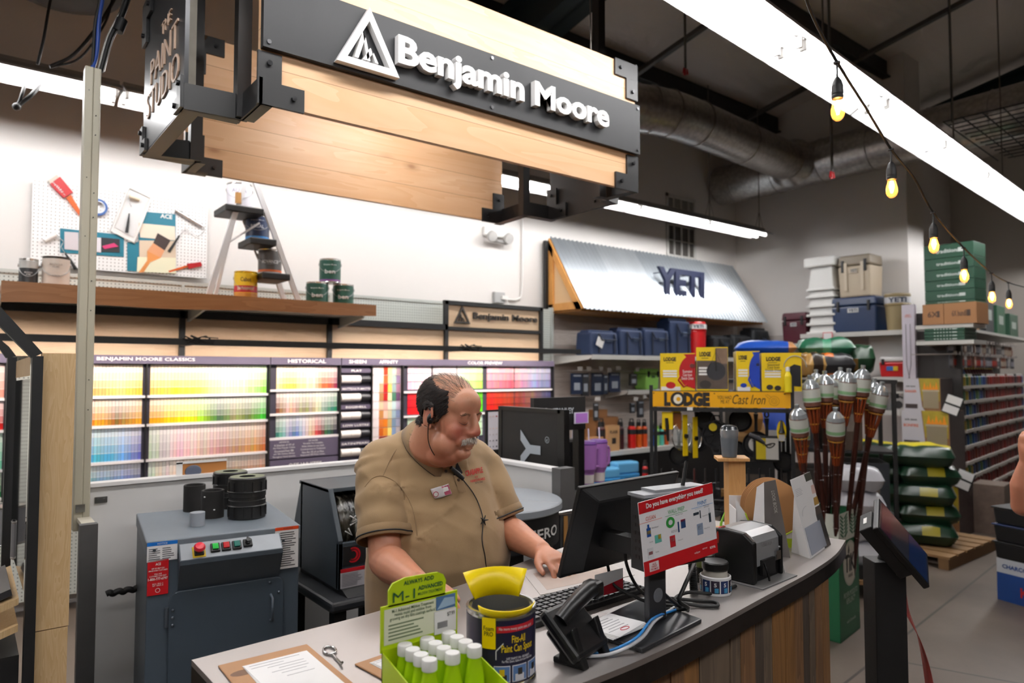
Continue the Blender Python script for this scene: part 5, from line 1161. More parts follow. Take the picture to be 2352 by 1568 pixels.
for i,p in enumerate(fp_):
 a=fp_[max(0,i-1)];b=fp_[min(len(fp_)-1,i+1)];t_=(b-a).normalized();ins.append(p+Vector((-t_.y,t_.x,0))*.045)
ins=[p for p in ins if p.x<2.33];cum=[0]
for i in range(1,len(ins)):cum.append(cum[-1]+(ins[i]-ins[i-1]).length)
def along(s):
 for i in range(1,len(ins)):
  if cum[i]>=s or i==len(ins)-1:f=(s-cum[i-1])/(cum[i]-cum[i-1]);return ins[i-1].lerp(ins[i],f)
s_,pm_=.0,MB();random.seed(21)
while s_<cum[-1]-.01:
 w_=min(random.choice((.055,.07,.085)),cum[-1]-s_);a,b=along(s_+.001),along(s_+w_-.001);d=(b-a).normalized();n=Vector((d.y,-d.x,0));off=random.uniform(0,.004)
 q=[a+n*off,b+n*off,b-n*.02,a-n*.02];q=[p-Vector((1.3,1.3,0))for p in q]
 pm_.add([(p.x,p.y,0.02)for p in q]+[(p.x,p.y,CZ-.055)for p in q],[(0,3,2,1),(4,5,6,7),(0,1,5,4),(1,2,6,5),(2,3,7,6),(3,0,4,7)],random.randrange(4));s_+=w_
pm_.build('plank_front',PL,CT)
e=ins[-1];MB().add([(e.x-1.3,e.y-1.3,0),(e.x-1.36,e.y-.75,0),(e.x-1.36,e.y-.75,CZ-.055),(e.x-1.3,e.y-1.3,CZ-.055)],[(0,1,2,3)]).build('end_panel',PL[1],CT)
MB().add([(.42-1.3,1.03-1.3,0),(.42-1.3,1.5-1.3,0),(.42-1.3,1.5-1.3,1.01),(.42-1.3,1.03-1.3,1.01)],[(0,1,2,3)]).build('end_panel',PL[3],CT)
MB().prism(inset(ro,.12),.5,.52,0,'Z').build('inner_shelf',BLACKM,CT)
KP=mat('0a0a0c',.55)
# --- clipboards, opener, mat, papers
HB=mat('9c7048',.55,noise=.12)
def clipboard(c,rz,w,h,label,clip=True,seed=1):
 t=thing('clipboard',label,'clipboard',(c[0],c[1],CZ),rz,'clipboards on the counter')
 MB().box(-w/2,-h/2,.0005,w/2,h/2,.004).build('board',HB,t,bevel=.004)
 if seed==1:MB().lathe([(0,.0043),(.014,.0043)],(-w*.33,h*.25,0),14,sx=1.8).build('wet_ring_stain',mat('5d3d26',.6),t)
 for k in range(3):MB().box(-w*.30+k*.002,-h*.5,.0042+k*.0008,w*.42-k*.003,h*.36-k*.003,.0048+k*.0008,T=Rz(.02*k)).build('paper_sheet',PAPER,t)
 l=MB();lines_=[(-.25,.30,.30),(-.25,.25,.1),(-.1,.2,.3),(0,.15,.3),(-.1,.1,.3),(-.02,.05,.25),(0,-.02,.3)]
 for x0,y,x1 in lines_:l.box(w*x0,h*y,.0066,w*x1,h*y+.0012,.0068)
 l.build('printed_lines',mat('9a9a9e',.6),t)
 if clip:
  MB().box(-.03,-h/2+.002,.004,.03,-h/2+.03,.010).cyl((-.034,-h/2+.022,.012),(.034,-h/2+.022,.012),.005,n=10).tube([(-.02,-h/2+.005,.012),(0,-h/2-.012,.02),(.02,-h/2+.005,.012)],.003,6).build('clip',CHROME,t)
clipboard((.500,1.325),-.02,.180,.262,'worn brown clipboard with printed forms at the counter\'s left end')
clipboard((.690,1.235),.12,.11,.14,'second smaller clipboard half hidden behind the lime bottle display',seed=2)
t=thing('can_opener_key','small chrome paint can opener lying behind the clipboards','can opener',atZ(757,1496,CZ)+Z3*.003,-1.75)
MB().tube([(.022*math.cos(a),.012*math.sin(a),0)for a in[i*2*PI/20 for i in range(20)]],.0026,8,closed=True).build('loop',CHROME,t);MB().tube([(.022,0,0),(.05,.002,0),(.082,.004,.001),(.088,.004,.006)],.0026,8).build('shaft',CHROME,t)
tag(MB().prism([(1.20,1.40),(1.53,1.37),(1.58,1.56),(1.30,1.60)],CZ+.0003,CZ+.0012,0).prism([(1.24,1.42),(1.50,1.395),(1.53,1.53),(1.31,1.56)],CZ+.0012,CZ+.0015,1).build('desk_mat',[mat('c3bcb8',.5),mat('b9a79c',.6,noise=.15)]),'pale printed paper mat under the monitor beside the keyboard','desk mat')
t=thing('paper_stack','stack of white printed papers on the black monitor foot','papers',(1.155,1.095,CZ+.0125),.12)
for k in range(4):MB().box(-.06+k*.002,-.045,.001+k*.0015,.065-k*.002,.05,.0022+k*.0015,T=Rz(.05*(k-1))).build('paper_sheet',PAPER,t)
l=MB();lines_=[l.box(-.05+random.uniform(0,.02),-.02+k*.011,.0068,.02+random.uniform(0,.03),-.018+k*.011,.0070)for k in range(6)];l.tube([(.0+.014*math.cos(a),-.028+.006*math.sin(a),.0072)for a in[i*2*PI/14 for i in range(14)]],.0008,5,m=1,closed=True);l.build('print',[mat('8a8a8e',.6),mat('c2253a',.5)],t)
tag(MB().prism([(0,0),(.10,.0),(.10,.055),(0,.055)],0,.001,0,'Y').prism([(0,0),(.10,.0),(.10,.03),(.0,.018)],-.0005,0,1,'Y').build('card',[PAPER,mat('b3182a',.4)],loc=(1.235,1.235,CZ+.028)),'white and red price card leaning under the monitor','card')
bpy.data.objects[-1]if False else None
# --- lime display box with bottles
LIME=mat('b7cf10',.4);LIMED=mat('8fae0c',.45);BL=NT('lime_plastic');BL.b.inputs['Subsurface Weight'].default_value=.0;BLM=BL.out(rgb('a9d014'),.25)
T0=Vector((.577,.915,CZ));t=thing('bottle_display_box','lime green cardboard display box with a mildew treatment header card','display box',T0)
w_,d_=.153,.175
m=MB().box(0,0,0,w_,d_,.004).box(0,d_-.003,0,w_,d_,.105).prism([(0,0),(d_,0),(d_,.102),(0,.058)],0,.002,ax='X').prism([(0,0),(d_,0),(d_,.102),(0,.058)],w_-.002,w_,ax='X').box(0,0,0,w_,.002,.045)
m.build('tray',LIME,t)
cd_=MB().box(-.002,d_,.10,w_+.002,d_+.003,.178,0).box(.004,d_-.0008,.112,w_-.004,d_,.172,1).build('back_card',[LIME,mat('dfe0c4',.5)],t)
hp_=[(.012,.175),(.128,.175),(.130,.200),(.124,.212),(.112,.218),(.045,.220),(.02,.214),(.012,.203)]
hc=MB().prism(hp_,d_,d_+.003,0,'Y').build('header_card',LIME,t);G=mat('14502f',.5)
MB().text('ALWAYS ADD',(.072,d_-.001,.211),X3,Z3,.062,.0075,bold=.02).text('M-1',(.042,d_-.001,.190),X3,Z3,.044,.017).text('ADVANCED',(.096,d_-.001,.197),X3,Z3,.052,.0075,bold=.03).text('MILDEW TREATMENT',(.096,d_-.001,.187),X3,Z3,.052,.005,bold=.02).build('lettering',G,hc)
MB().text('M-1 Advanced Mildew Treatment\nresists mold and mildew from\ngrowing on dry film coatings surface!',(.060,d_-.0015,.160),X3,Z3,.092,.020,bold=.02).build('lettering',mat('33512a',.5),cd_)
fp2=MB();lines_print(fp2,.012,.095,.116,.146,5,d_-.0012);fp2.build('fine_print',mat('6c7a58',.6),cd_)
MB().box(.108,d_-.002,.150,.149,d_-.001,.174,0).prism([(.110,.152),(.125,.170),(.146,.168),(.148,.155)],d_-.0025,d_-.002,1,'Y').build('printed_picture',[mat('4a6d96',.5),mat('9db7cf',.5)],cd_)
pr_=MB().box(.104,d_-.0035,.108,.150,d_-.001,.148).build('price_tag',PAPER,cd_);q_=MB().text('$7.99',(.138,d_-.004,.140),X3,Z3,.016,.008);
for k in range(12):q_.box(.110+k*.0018,d_-.004,.118,.1108+k*.0018,d_-.0035,.129)
q_.build('lettering',mat('2b2b30',.5),pr_)
b0=thing('bottle','x','bottle',(0,0,0))
def oval(r,z,k=.62):return[(r*math.cos(2*PI*i/20),r*k*math.sin(2*PI*i/20),z)for i in range(20)]
MB().ring([oval(.017,0),oval(.019,.004),oval(.019,.052),oval(.0185,.06),oval(.015,.076,.68),oval(.0115,.090,.9),oval(.0105,.098,1)],0).build('bottle_body',BLM,b0)
c=MB();c.ring([oval(.0126,.0955,1),oval(.0128,.0970,1),oval(.0128,.110,1),oval(.0118,.1125,1)],0);c.build('cap',WHITE,b0)
l=MB();fnb=lambda z0:(lambda X,Y,Z:Vector((X,-.0122-.0004-.0+abs(X)**2*14,z0+Y)));l.text('M-1',(0,0,0),X3,Z3,.022,.009,fn=fnb(.044));l.text('ADVANCED',(0,0,0),X3,Z3,.02,.003,fn=fnb(.036));l.build('label_print',mat('1a3f5c',.4),b0)
firstb=True
for i in range(3):
 for j in range(4):
  p=T0+Vector((.031+i*.0445,.150-j*.0265,.004));lab='lime green bottle with white cap in the display box, '+['left','middle','right'][i]+' column, '+['rearmost','second from the back','second from the front','frontmost'][j]
  if firstb:b0.location=p;b0['label']=lab;b0['group']='lime bottles in the display box';firstb=False
  else:dup(b0,p,0,lab,'lime bottles in the display box')
tag(MB().box(-.002,-.04,0,.002,.04,.08).build('name_card',PAPER,loc=(.742,1.20,CZ)),'small white and red store card between the display box and the spout can','card')
tag(MB().box(-.03,-.001,0,.03,.001,.03).build('white_tab',WHITE,loc=(.676,1.098,CZ+.206)),'small white card tab sticking up behind the lime header','card')if False else None
# --- paint can with yellow spouts
FR,FH=.066,.135;FC=Vector((.832,1.088,CZ));fa=math.atan2(-FC.y,-FC.x)+.10
t=thing('spout_display_can','dark blue paint can with yellow snap on spouts and printed spout advert','paint can',FC)
MB().lathe([(0,0),(FR+.001,0),(FR+.002,.003),(FR,.006),(FR,FH-.008),(FR+.002,FH-.003),(FR+.001,FH),(FR-.004,FH),(FR-.005,FH-.006),(FR-.009,FH-.006),(FR-.010,FH-.002),(FR-.012,FH-.03),(FR-.012,.01),(0,.01)],n=56).build('tin',mat('b9b9b6',.2,.9),t)
lb=MB().lathe([(FR+.0007,.008),(FR+.0007,FH-.012)],n=72).build('label_sleeve',mat('1b1a33',.35),t)
def cyf(R,a0,z0):return lambda X,Y,Z:Vector(((R+Z*.5)*math.cos(a0+X/R),(R+Z*.5)*math.sin(a0+X/R),z0+Y))
def cpatch(mb,R,a0,a1,z0,z1,m=0,n=12,slope=0.0):
 mb.add([(R*math.cos(a0+(a1-a0)*i/n),R*math.sin(a0+(a1-a0)*i/n),z+slope*(i/n))for i in range(n+1)for z in(z0,z1)],[(2*i,2*i+2,2*i+3,2*i+1)for i in range(n)],m,True)
R1=FR+.0014;p=MB();cpatch(p,R1,fa-.22,fa+1.05,FH-.034,FH-.022,0,14,.003);p.text('No more messy paint cans, quit!',(0,0,0),X3,Z3,.070,.007,m=1,fn=cyf(R1+.0006,fa+.36,FH-.0268),bold=.02)
p.text('Fits-All\nPaint Can Spout',(0,0,0),X3,Z3,.068,.034,m=2,fn=cyf(R1,fa+.42,FH-.056),bold=.02);p.text('JUST SNAP IT ON - REUSABLE!\nFor Pint, Quart, Gallon & 4 Litre Paint Cans',(0,0,0),X3,Z3,.066,.010,m=1,fn=cyf(R1,fa+.42,FH-.083),bold=.02)
for k in range(3):
 a0=fa-.30+k*.52;cpatch(p,R1,a0,a0+.46,.012,.042,1);cpatch(p,R1+.0004,a0+.02,a0+.44,.0135,.0405,3);cpatch(p,R1+.0008,a0+.08,a0+.36,.014,.026,4 if k==0 else 1);cpatch(p,R1+.0010,a0+.16,a0+.30,.024,.036,2 if k==0 else 4)
 p.text(['POURING SPOUT','BRUSH HOLDER','BRUSH WIPER'][k],(0,0,0),X3,Z3,.018,.0022,m=2,fn=cyf(R1+.0004,a0+.23,.0085))
cpatch(p,R1,fa-.12,fa-.03,FH-.060,FH-.057,1,4,.006);cpatch(p,R1,fa-.24,fa-.12,FH-.068,FH-.065,1,4,.008);cpatch(p,R1,fa-.25,fa-.22,FH-.082,FH-.066,1,3)
p.build('label_print',[mat('b81a26',.4),mat('dedbe0',.5),mat('e8c41a',.4),mat('5d80b4',.4),mat('2a2320',.5)],lb)
YEL=NT('yellow_plastic').out(rgb('f8d800'),.35)
hang=MB();cpatch(hang,FR+.004,fa-.62,fa-.24,FH-.062,FH-.006);o_=hang.build('spout_tag',YEL,t);q_=MB().text('Foam\nPRO',(0,0,0),X3,Z3,.020,.018,fn=cyf(FR+.0045,fa-.43,FH-.030),bold=.02);q_.build('lettering',mat('2a2410',.5),o_)
def spout(a0,a1,r0,z0,r1,z1,nm,bow=0.0,th=.002,n=18):
 s=MB();L1,L2=[],[]
 for i in range(n+1):
  f=i/n;a=a0+(a1-a0)*f;e=1-(2*f-1)**2
  q=Vector((math.cos(a),math.sin(a),0));L1.append(q*r0+Z3*z0);L2.append(q*(r1-bow*e)+Z3*(z1+bow*e*.3))
 s.ring([L1,[a_*.5+b_*.5-Z3*.002 for a_,b_ in zip(L1,L2)],L2],0,False,False);o=s.build(nm,YEL,t);md=o.modifiers.new('t','SOLIDIFY');md.thickness=th;return o
back_a=fa+PI;spout(back_a-.75,back_a+.95,FR-.006,FH-.004,FR+.022,FH+.045,'rear_spout',.022);spout(fa-.72,fa+.95,FR-.006,FH-.012,FR+.008,FH+.014,'front_spout',-.012)
p=MB();cpatch(p,FR+.0065,fa-.12,fa+.55,FH+.0015,FH+.010,0,12,.002);p.build('spout_label',mat('262038',.5),t)
cpatch_=MB();cpatch(cpatch_,FR-.006,0,2*PI,FH-.05,FH-.012,0,40);cpatch_.build('spout_collar',YEL,t)
# --- keyboard, desk phone
t=thing('keyboard','black computer keyboard between the monitor and the man\'s hand','keyboard',(1.235,1.30,CZ),.04)
MB().box(-.20,-.065,0,.20,.065,.014).build('keyboard_base',KP,t,bevel=.003);k=MB()
for r in range(6):
 for c in range(18):k.box(-.192+c*.0213,-.056+r*.019,.014,-.192+c*.0213+.0175,-.056+r*.019+.0155,.019,tap=.0015)
k.build('keycaps',mat('1c1c1f',.4),t)
t=thing('desk_phone','chunky black desk phone on a stand seen from behind beside the spout can','phone',(1.0,1.06,CZ),.25)
RXT=TR((0,0,.055),0,.75)
MB().bx((0,.0,0),(.125,.115,.024),T=RXT).build('body',BLACK,t,bevel=.008);MB().bx((.0,-.01,-.020),(.10,.075,.020),T=RXT).build('rear_cover',mat('1a1a1c',.25),t,bevel=.006)
MB().prism([(-.055,.0),(.01,.0),(.0,.05),(-.025,.075)],-.05,-.03,ax='X').prism([(-.055,.0),(.01,.0),(.0,.05),(-.025,.075)],.035,.055,ax='X').box(-.05,-.01,0,.055,.02,.012).build('stand',BLACK,t,bevel=.003)
MB().tube(spline([(-.035,.01,.08),(.0,.0,.105),(.045,-.005,.122),(.065,-.006,.122)],4),[.016]*3+[.017]*3+[.018]*3+[.019]*4,12).build('handset',BLACK,t);MB().bx((.068,-.004,.12),(.035,.04,.036)).build('handset_head',BLACK,t,bevel=.008)
t.location.z=CZ
cord_=lambda name,pts,r,m,label,cat='cable':cord(name,pts,r,m,label,cat)
K_=lambda x,y,z=CZ+.006:atZ(x,y,z)
cord_('network_cable',[K_(1310,1508),K_(1400,1502),K_(1470,1468,CZ+.02),K_(1505,1425,CZ+.022),K_(1548,1395,CZ+.012)],.0038,mat('c9c9cc',.4),'white network cable running from the phone across the black monitor foot')
cord_('network_cable',[K_(1318,1502),K_(1398,1494),K_(1462,1464,CZ+.028),K_(1500,1420,CZ+.03),K_(1552,1400,CZ+.012)],.0030,mat('2a7fc4',.4),'blue network cable tied alongside the white one')
for p in((1410,1502),(1478,1462)):pass
# --- monitor, mini computer, question card
MC=Vector((1.361,1.254,1.261));MT=TR(MC,math.radians(3.2),math.radians(17.2))
t=thing('monitor','black computer monitor on a tilting stand seen from behind','monitor',(1.25,1.10,CZ));Ti=Matrix.Translation(-Vector((1.25,1.10,CZ)))@MT
MB().bx((0,.008,0),(.40,.012,.24),T=Ti).build('screen_panel',BLACK,t,bevel=.003)
MB().bx((0,.0145,.004),(.385,.001,.215),T=Ti).build('screen',mat('1a2028',.1),t)
bk=MB();bk.add([(-.196,.002,-.116),(.196,.002,-.116),(.196,.002,.116),(-.196,.002,.116),(-.15,-.024,-.10),(.15,-.024,-.10),(.15,-.024,.085),(-.15,-.024,.085)],[(4,5,6,7),(0,1,5,4),(1,2,6,5),(2,3,7,6),(3,0,4,7)],T=Ti);bk.build('rear_housing',mat('0c0c0e',.45),t,bevel=.006)
lg=MB().text('DELL',(0.03,-.0245,.068),X3,Z3,.022,.008,T=Ti,bold=.01).lathe([(.0185,0),(.0195,0)],n=32,T=Ti@Matrix.Translation((.03,-.0246,.068))@Matrix.Rotation(PI/2,4,'X'));lg.build('emblem',mat('8e9094',.3,.6),t)
q=[(1.10,1.15),(1.118,.983),(1.364,1.016),(1.375,1.207)];MB().prism([(a-1.25,b-1.10)for a,b in q],0,.010,0).build('stand_foot',mat('26272a',.35),t,bevel=.003)
MB().box(-.012,-.035,.01,.048,-.018,.24).build('stand_post',mat('232427',.35),t,bevel=.004);MB().cyl((.018,-.0355,.07),(.018,-.0345,.07),.016,n=20).build('cable_hole',mat('5d5f63',.5),t);MB().box(.0,-.02,.15,.036,.135,.19).build('stand_arm',BLACKM,t)
for a,b in((.03,-.065),(.08,-.055)):pass
t=thing('mini_computer','small black and grey desktop computer strapped behind the monitor with an antenna','computer',(1.325,1.06,1.20),math.radians(-8))
MB().box(-.105,-.012,0,.085,.035,.165).build('case',mat('17181a',.5),t,bevel=.002);MB().box(-.105,-.013,.165,.085,.045,.172).box(-.06,.0,.172,.10,.05,.178).build('top_plate',mat('8d8f93',.35,.3),t)
MB().tube([(.045,.02,.178),(.058,.02,.235)],[.005,.004],8).build('antenna',BLACK,t);MB().bx((-.095,-.0135,.045),(.016,.001,.016)).build('badge',mat('4c4a40',.4),t)
v_=MB()
for i in range(6):
 for j in range(3):v_.bx((-.1052,-.004+j*.012,.03+i*.018),(.001,.008,.008))
v_.build('side_vents',BLACK,t)
MB().box(-.04,.035,.03,.03,.11,.12).build('mount',BLACKM,t)
CM=TR((1.29,1.02,1.296),math.radians(-11.2),math.radians(2.7))@Matrix.Rotation(math.radians(-8),4,'Y')
cwx,chx=.2150,.1670;t=thing('question_card','red and white laminated card asking if you have everything you need','card');t.matrix_world=CM
RED=mat('b8141c',.35);MB().box(-cwx/2,0,-chx/2,cwx/2,.0015,chx/2).build('card',mat('e9e7ea',.25),t)
MB().box(-cwx/2,-.0004,chx/2-.026,cwx/2,0,chx/2).box(-cwx/2,-.0004,-chx/2,cwx/2,0,-chx/2+.033).build('red_band',RED,t)
MB().text('Do you have everything you need?',(-.005,-.0008,chx/2-.013),X3,Z3,.165,.015,bold=.03).text('valspar',(.045,-.0008,-chx/2+.016),X3,Z3,.018,.006).text('RESTORE',(.068,-.0008,-chx/2+.020),X3,Z3,.014,.003).text('ROYAL',(.092,-.0008,-chx/2+.017),X3,Z3,.017,.006,bold=.03).build('lettering',mat('f2eeee',.5),t)
for s,x,z,c in(('CLEAN',-.078,.044,'d0604a'),('WALL PREP',-.005,.044,'4aa060'),('PAINT',.072,.044,'3a8ac8')):MB().text(s,(x,-.0006,z),X3,Z3,.028 if s!='WALL PREP' else.048,.009).box(x-.032,-.0006,z-.0085,x+.032,0,z-.0078).build('lettering',mat(c,.5),t)
pic=MB();C9=['1e4a8c','c9a82c','5aa89a','2f8f3c','b02028','23406c','c9cdd2','b8141c','24303c','8d9cb4','d8d8dc'];A=lambda x,z,w,h,m:pic.bx((x,-.0004,z),(w,.0006,h),m)
A(-.086,.012,.011,.020,0);A(-.086,.012,.011,.008,1);A(-.086,.026,.005,.008,0);A(-.062,-.008,.018,.018,2);A(-.058,-.004,.008,.010,1);A(-.086,-.035,.016,.024,10);A(-.086,-.035,.011,.007,4)
pic.lathe([(0,0),(.0125,0)],n=20,m=3,T=Matrix.Translation((-.024,-.0006,.020))@Matrix.Rotation(PI/2,4,'X'));pic.lathe([(0,0),(.006,0)],n=14,m=10,T=Matrix.Translation((-.024,-.0009,.020))@Matrix.Rotation(PI/2,4,'X'))
A(-.002,.004,.004,.024,5);A(.012,.008,.013,.019,5);A(.012,.016,.013,.005,4);A(-.022,-.024,.015,.026,4);A(-.022,-.020,.009,.008,10);A(.052,.022,.016,.006,8);A(.064,.018,.0025,.018,8);A(.060,.033,.020,.002,6);A(.092,.004,.006,.022,8);A(.092,.020,.003,.014,6);A(.060,-.016,.017,.026,9);A(.060,-.012,.013,.012,6)
pic.build('printed_products',[mat(c,.4)for c in C9],t);sm_=MB()
for s,x,z in(('Wall Cleaner',-.068,.020),('Sponge',-.082,-.010),('Bucket',-.068,-.036),('Painters Tape',.002,.032),('Spackle and\nPutty Knife',-.016,-.002),('Dropcloth',.000,-.026),('Roller Cover\nand Frame',.084,.034),('Angled Brush',.078,.012),('Paint Tray',.080,-.018)):sm_.text(s,(x,-.0006,z),X3,Z3,.0016*len(s.split('\n')[0]),.003 if '\n' not in s else.0065)
sm_.build('lettering',mat('55575c',.5),t);MB().bx((-.080,-.0007,-.066),(.026,.0006,.020)).build('seal',mat('e6dcdc',.5),t);MB().text('ACE\nPAINT\nPROMISE',(-.080,-.0013,-.066),X3,Z3,.021,.016,bold=.02).build('lettering',RED,t)
# --- cables, black ribbed hose, jars, scissors
random.seed(5);
cc_=[((1440,1215),(1436,1290),(1455,1350),(1480,1366)),((1395,1280),(1405,1330),(1440,1365),(1480,1372)),((1495,1325),(1530,1370),(1565,1390),(1580,1400))]
P3=lambda x,y,D:atD(x,y,D)
cord_('power_cable',[P3(1460,1225,1.72),P3(1441,1240,1.72),P3(1438,1290,1.72),P3(1462,1345,1.75),K_(1500,1375,CZ+.03),K_(1560,1385)],.0042,BLACKM,'black power cable looping left of the question card')
cord_('power_cable',[P3(1395,1295,1.8),P3(1408,1340,1.75),P3(1450,1366,1.73),K_(1500,1385,CZ+.025),K_(1570,1392)],.004,BLACKM,'black cable dropping from the back of the monitor to the foot')
cord_('power_cable',[P3(1497,1330,1.62),P3(1530,1368,1.62),K_(1562,1392,CZ+.02),K_(1582,1402,CZ+.008)],.0045,mat('232427',.45),'dark cable hanging from the card down to the tangle on the counter')
cord_('cable_tangle',[K_(1520,1372,CZ+.02),K_(1590,1378),K_(1640,1382),K_(1646,1392),K_(1600,1390),K_(1550,1378,CZ+.02),K_(1580,1360,CZ+.02),K_(1640,1362),K_(1690,1345)],.0045,BLACKM,'loops of black cable lying on the counter before the tape ringed jar')
cord_('cable_tangle',[K_(1545,1400,CZ+.01),K_(1580,1396,CZ+.02),K_(1560,1380,CZ+.045),K_(1570,1350,CZ+.07),K_(1592,1300,CZ+.10),P3(1600,1270,1.9)],.005,BLACKM,'upright bundle of black cables beside the ribbed hose')
t=thing('ribbed_hose','short upright black ribbed hose on the counter behind the cables','hose',atZ(1594,1362,CZ));r_=MB()
for i in range(24):r_.lathe([(.0085,i*.0045),(.0115,i*.0045+.0022),(.0085,i*.0045+.0045)],(0-i*.0004,0,0),14)
r_.build('hose',BLACKM,t)
p=atZ(1650,1372,CZ);t=thing('sample_jar','black lidded sample jar inside a printed paper ring','jar',p+Vector((.03,.03,0)));az=math.atan2(-p.y,-p.x)
MB().lathe([(0,0),(.030,0),(.031,.003),(.031,.062),(0,.062)],n=32).build('jar_body',mat('c9c3b8',.4),t);MB().lathe([(.0335,.062),(.0345,.066),(.0345,.080),(.032,.083),(0,.083)],n=32).build('lid',BLACK,t)
MB().lathe([(.039,0),(.040,.002),(.040,.046),(.037,.048)],n=40).build('paper_ring',PAPER,t);p_=MB()
for k in range(-2,4):cpatch(p_,.0404,az-.27+k*.62,az+.27+k*.62,.008,.040,0 if k%2 else 2,10);p_.text('5',(0,0,0),X3,Z3,.007,.010,m=1,fn=cyf(.0410,az+k*.62,.030),bold=.03);cpatch(p_,.0407,az-.05+k*.62,az+.2+k*.62,.010,.022,3,5)
p_.build('label_print',[mat('1c2c5c',.4),WHITE,mat('2a2030',.4),mat('3f8fb8',.4)],t)
p=atZ(1618,1350,CZ);can(.030,.085,'small black and green labelled can behind the paper ringed jar',loc=(p.x+.04,p.y+.03,CZ),body='22251f',bands=[(.55,.8,'7c8a4a')],texts=[('STAIN',.3,1.0,.14,'d9d9c9')],bail=False,name='stain_can')
t=thing('scissors','pair of scissors with red and black handles standing behind the card','scissors',atD(1655,1235,1.98));
for dx,a in((0,.2),(.014,-.3)):MB().tube([Vector((dx+.012*math.cos(q),0,.004+.026*math.sin(q)))for q in[i*2*PI/16 for i in range(16)]],.0042,8,closed=True).build('handle',mat('a02a20' if a>0 else '7a1d18',.35),t)
MB().prism([(.0,-.02),(.012,-.02),(.010,-.16),(.004,-.16)],-.001,.001,ax='Y').build('blade',STEEL,t);MB().lathe([(0,CZ-t.location.z),(.024,CZ-t.location.z),(.026,-.05),(.024,-.05),(.022,CZ+.003-t.location.z)],n=24).build('holder_cup',BLACKM,t)
t=thing('plant_pen','bright green leaf shaped pen standing behind the card','pen',atD(1655,1212,2.0));MB().add([(-.006,0,-.02),(.004,0,-.02),(.009,0,.01),(.022,0,.042),(.0,0,.015)],[(0,1,2,3,4)]).build('leaf',mat('8ac43a',.4),t).modifiers.new('t','SOLIDIFY').thickness=.002
MB().cyl((-.001,0,-.10),(-.001,0,-.02),.003,n=8).build('stem',mat('4f8f2c',.4),t)
# --- colour reader, brochures, swatch box, wooden stand with tumbler
t=thing('colour_reader','black and silver desktop card printer with a curved silver cover','printer',(1.70,1.095,CZ),.06)
MB().box(-.01,-.03,0,.185,.16,.003).build('grey_pad',mat('6c6b6b',.5),t)
side=[(0,.004),(.155,.004),(.155,.12),(.13,.137),(.09,.142),(.03,.138),(.0,.115)]
MB().prism(side,0,.02,ax='X').prism(side,.155,.165,ax='X').box(.02,.01,.004,.155,.15,.05).build('black_body',BLACK,t,bevel=.005)
arch=[(.006,.045),(.008,.11),(.018,.127),(.04,.138),(.09,.141),(.13,.135),(.15,.115),(.15,.045)]
MB().prism(arch,.02,.155,ax='X').build('silver_cover',mat('a7a8aa',.3,.5),t,bevel=.004);MB().text('Clarity',(.085,.0065-.001,.103),X3,Z3,.06,.016).build('lettering',mat('c9c9cc',.3,.6),t)
MB().box(.045,-.002,.02,.115,.008,.062).build('port_recess',BLACKM,t);MB().box(.125,.0,.05,.15,.006,.075).cyl((.14,0,.085),(.14,-.004,.085),.003,n=8).build('port_plate',CHROME,t);MB().tube(spline([(.05,-.004,.055),(.05,-.014,.03),(.06,-.012,.008)],4),.003,6).build('cable',BLACK,t)
t=thing('leaning_card','white card with a photo strip leaning on the right side of the printer','card',(1.905,1.13,CZ),.75)
MB().add([(-.03,0,0),(.04,0,0),(.038,.03,.115),(-.028,.03,.115)],[(0,1,2,3)]).build('card',PAPER,t).modifiers.new('t','SOLIDIFY').thickness=.001
MB().add([(.0,-.001,.04),(.02,-.001,.04),(.02,.018,.10),(.0,.018,.10)],[(0,1,2,3)]).build('printed_strip',mat('8a7a9a',.5),t)
t=thing('swatch_sample_box','white and lime cardboard box of round swatches with a scooped front','sample box',(2.18,1.34,CZ),math.radians(-44))
fr2=[(-.125,0),(.125,0),(.125,.115)]+[(.0+.098*math.cos(a),.135+.098*math.sin(a))for a in[-.25-i*2.64/14 for i in range(15)]]+[(-.125,.155)]
MB().prism(fr2,-.062,-.059,0,'Y').box(-.125,-.062,0,-.122,.05,.12).box(.122,-.062,0,.125,.05,.12).box(-.125,.047,0,.125,.05,.15).box(-.125,-.06,0,.125,.05,.003).build('box',PAPER,t)
MB().box(-.1255,-.0630,0,.1255,-.0615,.030).box(.1225,-.063,0,.126,.05,.05).build('lime_base',mat('c0d62c',.4),t);rim_=[Vector((.098*math.cos(a),-.0625,.135+.098*math.sin(a)))for a in[-.25-i*2.64/14 for i in range(15)]];MB().tube(rim_,.0025,6).build('lime_edge',mat('c0d62c',.4),t)
for x,z in((-.085,.075),(.10,.07)):MB().text('SureSwatch',(x+.012,-.063,z),X3,Z3,.046,.009,bold=.01).prism([(x-.02,z),(x-.014,z-.006),(x-.004,z+.008),(x-.014,z)],-.0632,-.0625,1,'Y').build('lettering',[mat('3c3c34',.5),mat('b8a020',.5)],t)
KD_=mat('a9794a',.7,noise=.06)
for k in range(5):MB().lathe([(0,0),(.094,0),(.094,.003),(0,.003)],n=48,T=Matrix.Translation((.0,-.045+k*.016,.125))@Matrix.Rotation(PI/2,4,'X')).build('cardboard_disc',KD_,t)
t=thing('tent_brochure','tall narrow dark grey and white brochure standing before the round swatches','brochure',(2.02,1.26,CZ),math.radians(-20))
MB().add([(0,0,0),(.055,-.05,0),(.028,-.02,.24),(0,0,.23)],[(0,1,2,3)]).build('grey_cover',mat('5d5855',.3),t).modifiers.new('t','SOLIDIFY').thickness=.0015;MB().add([(0,0,0),(-.02,.05,0),(-.004,.03,.21),(0,0,.23)],[(0,1,2,3)]).build('white_cover',PAPER,t).modifiers.new('t','SOLIDIFY').thickness=.0015
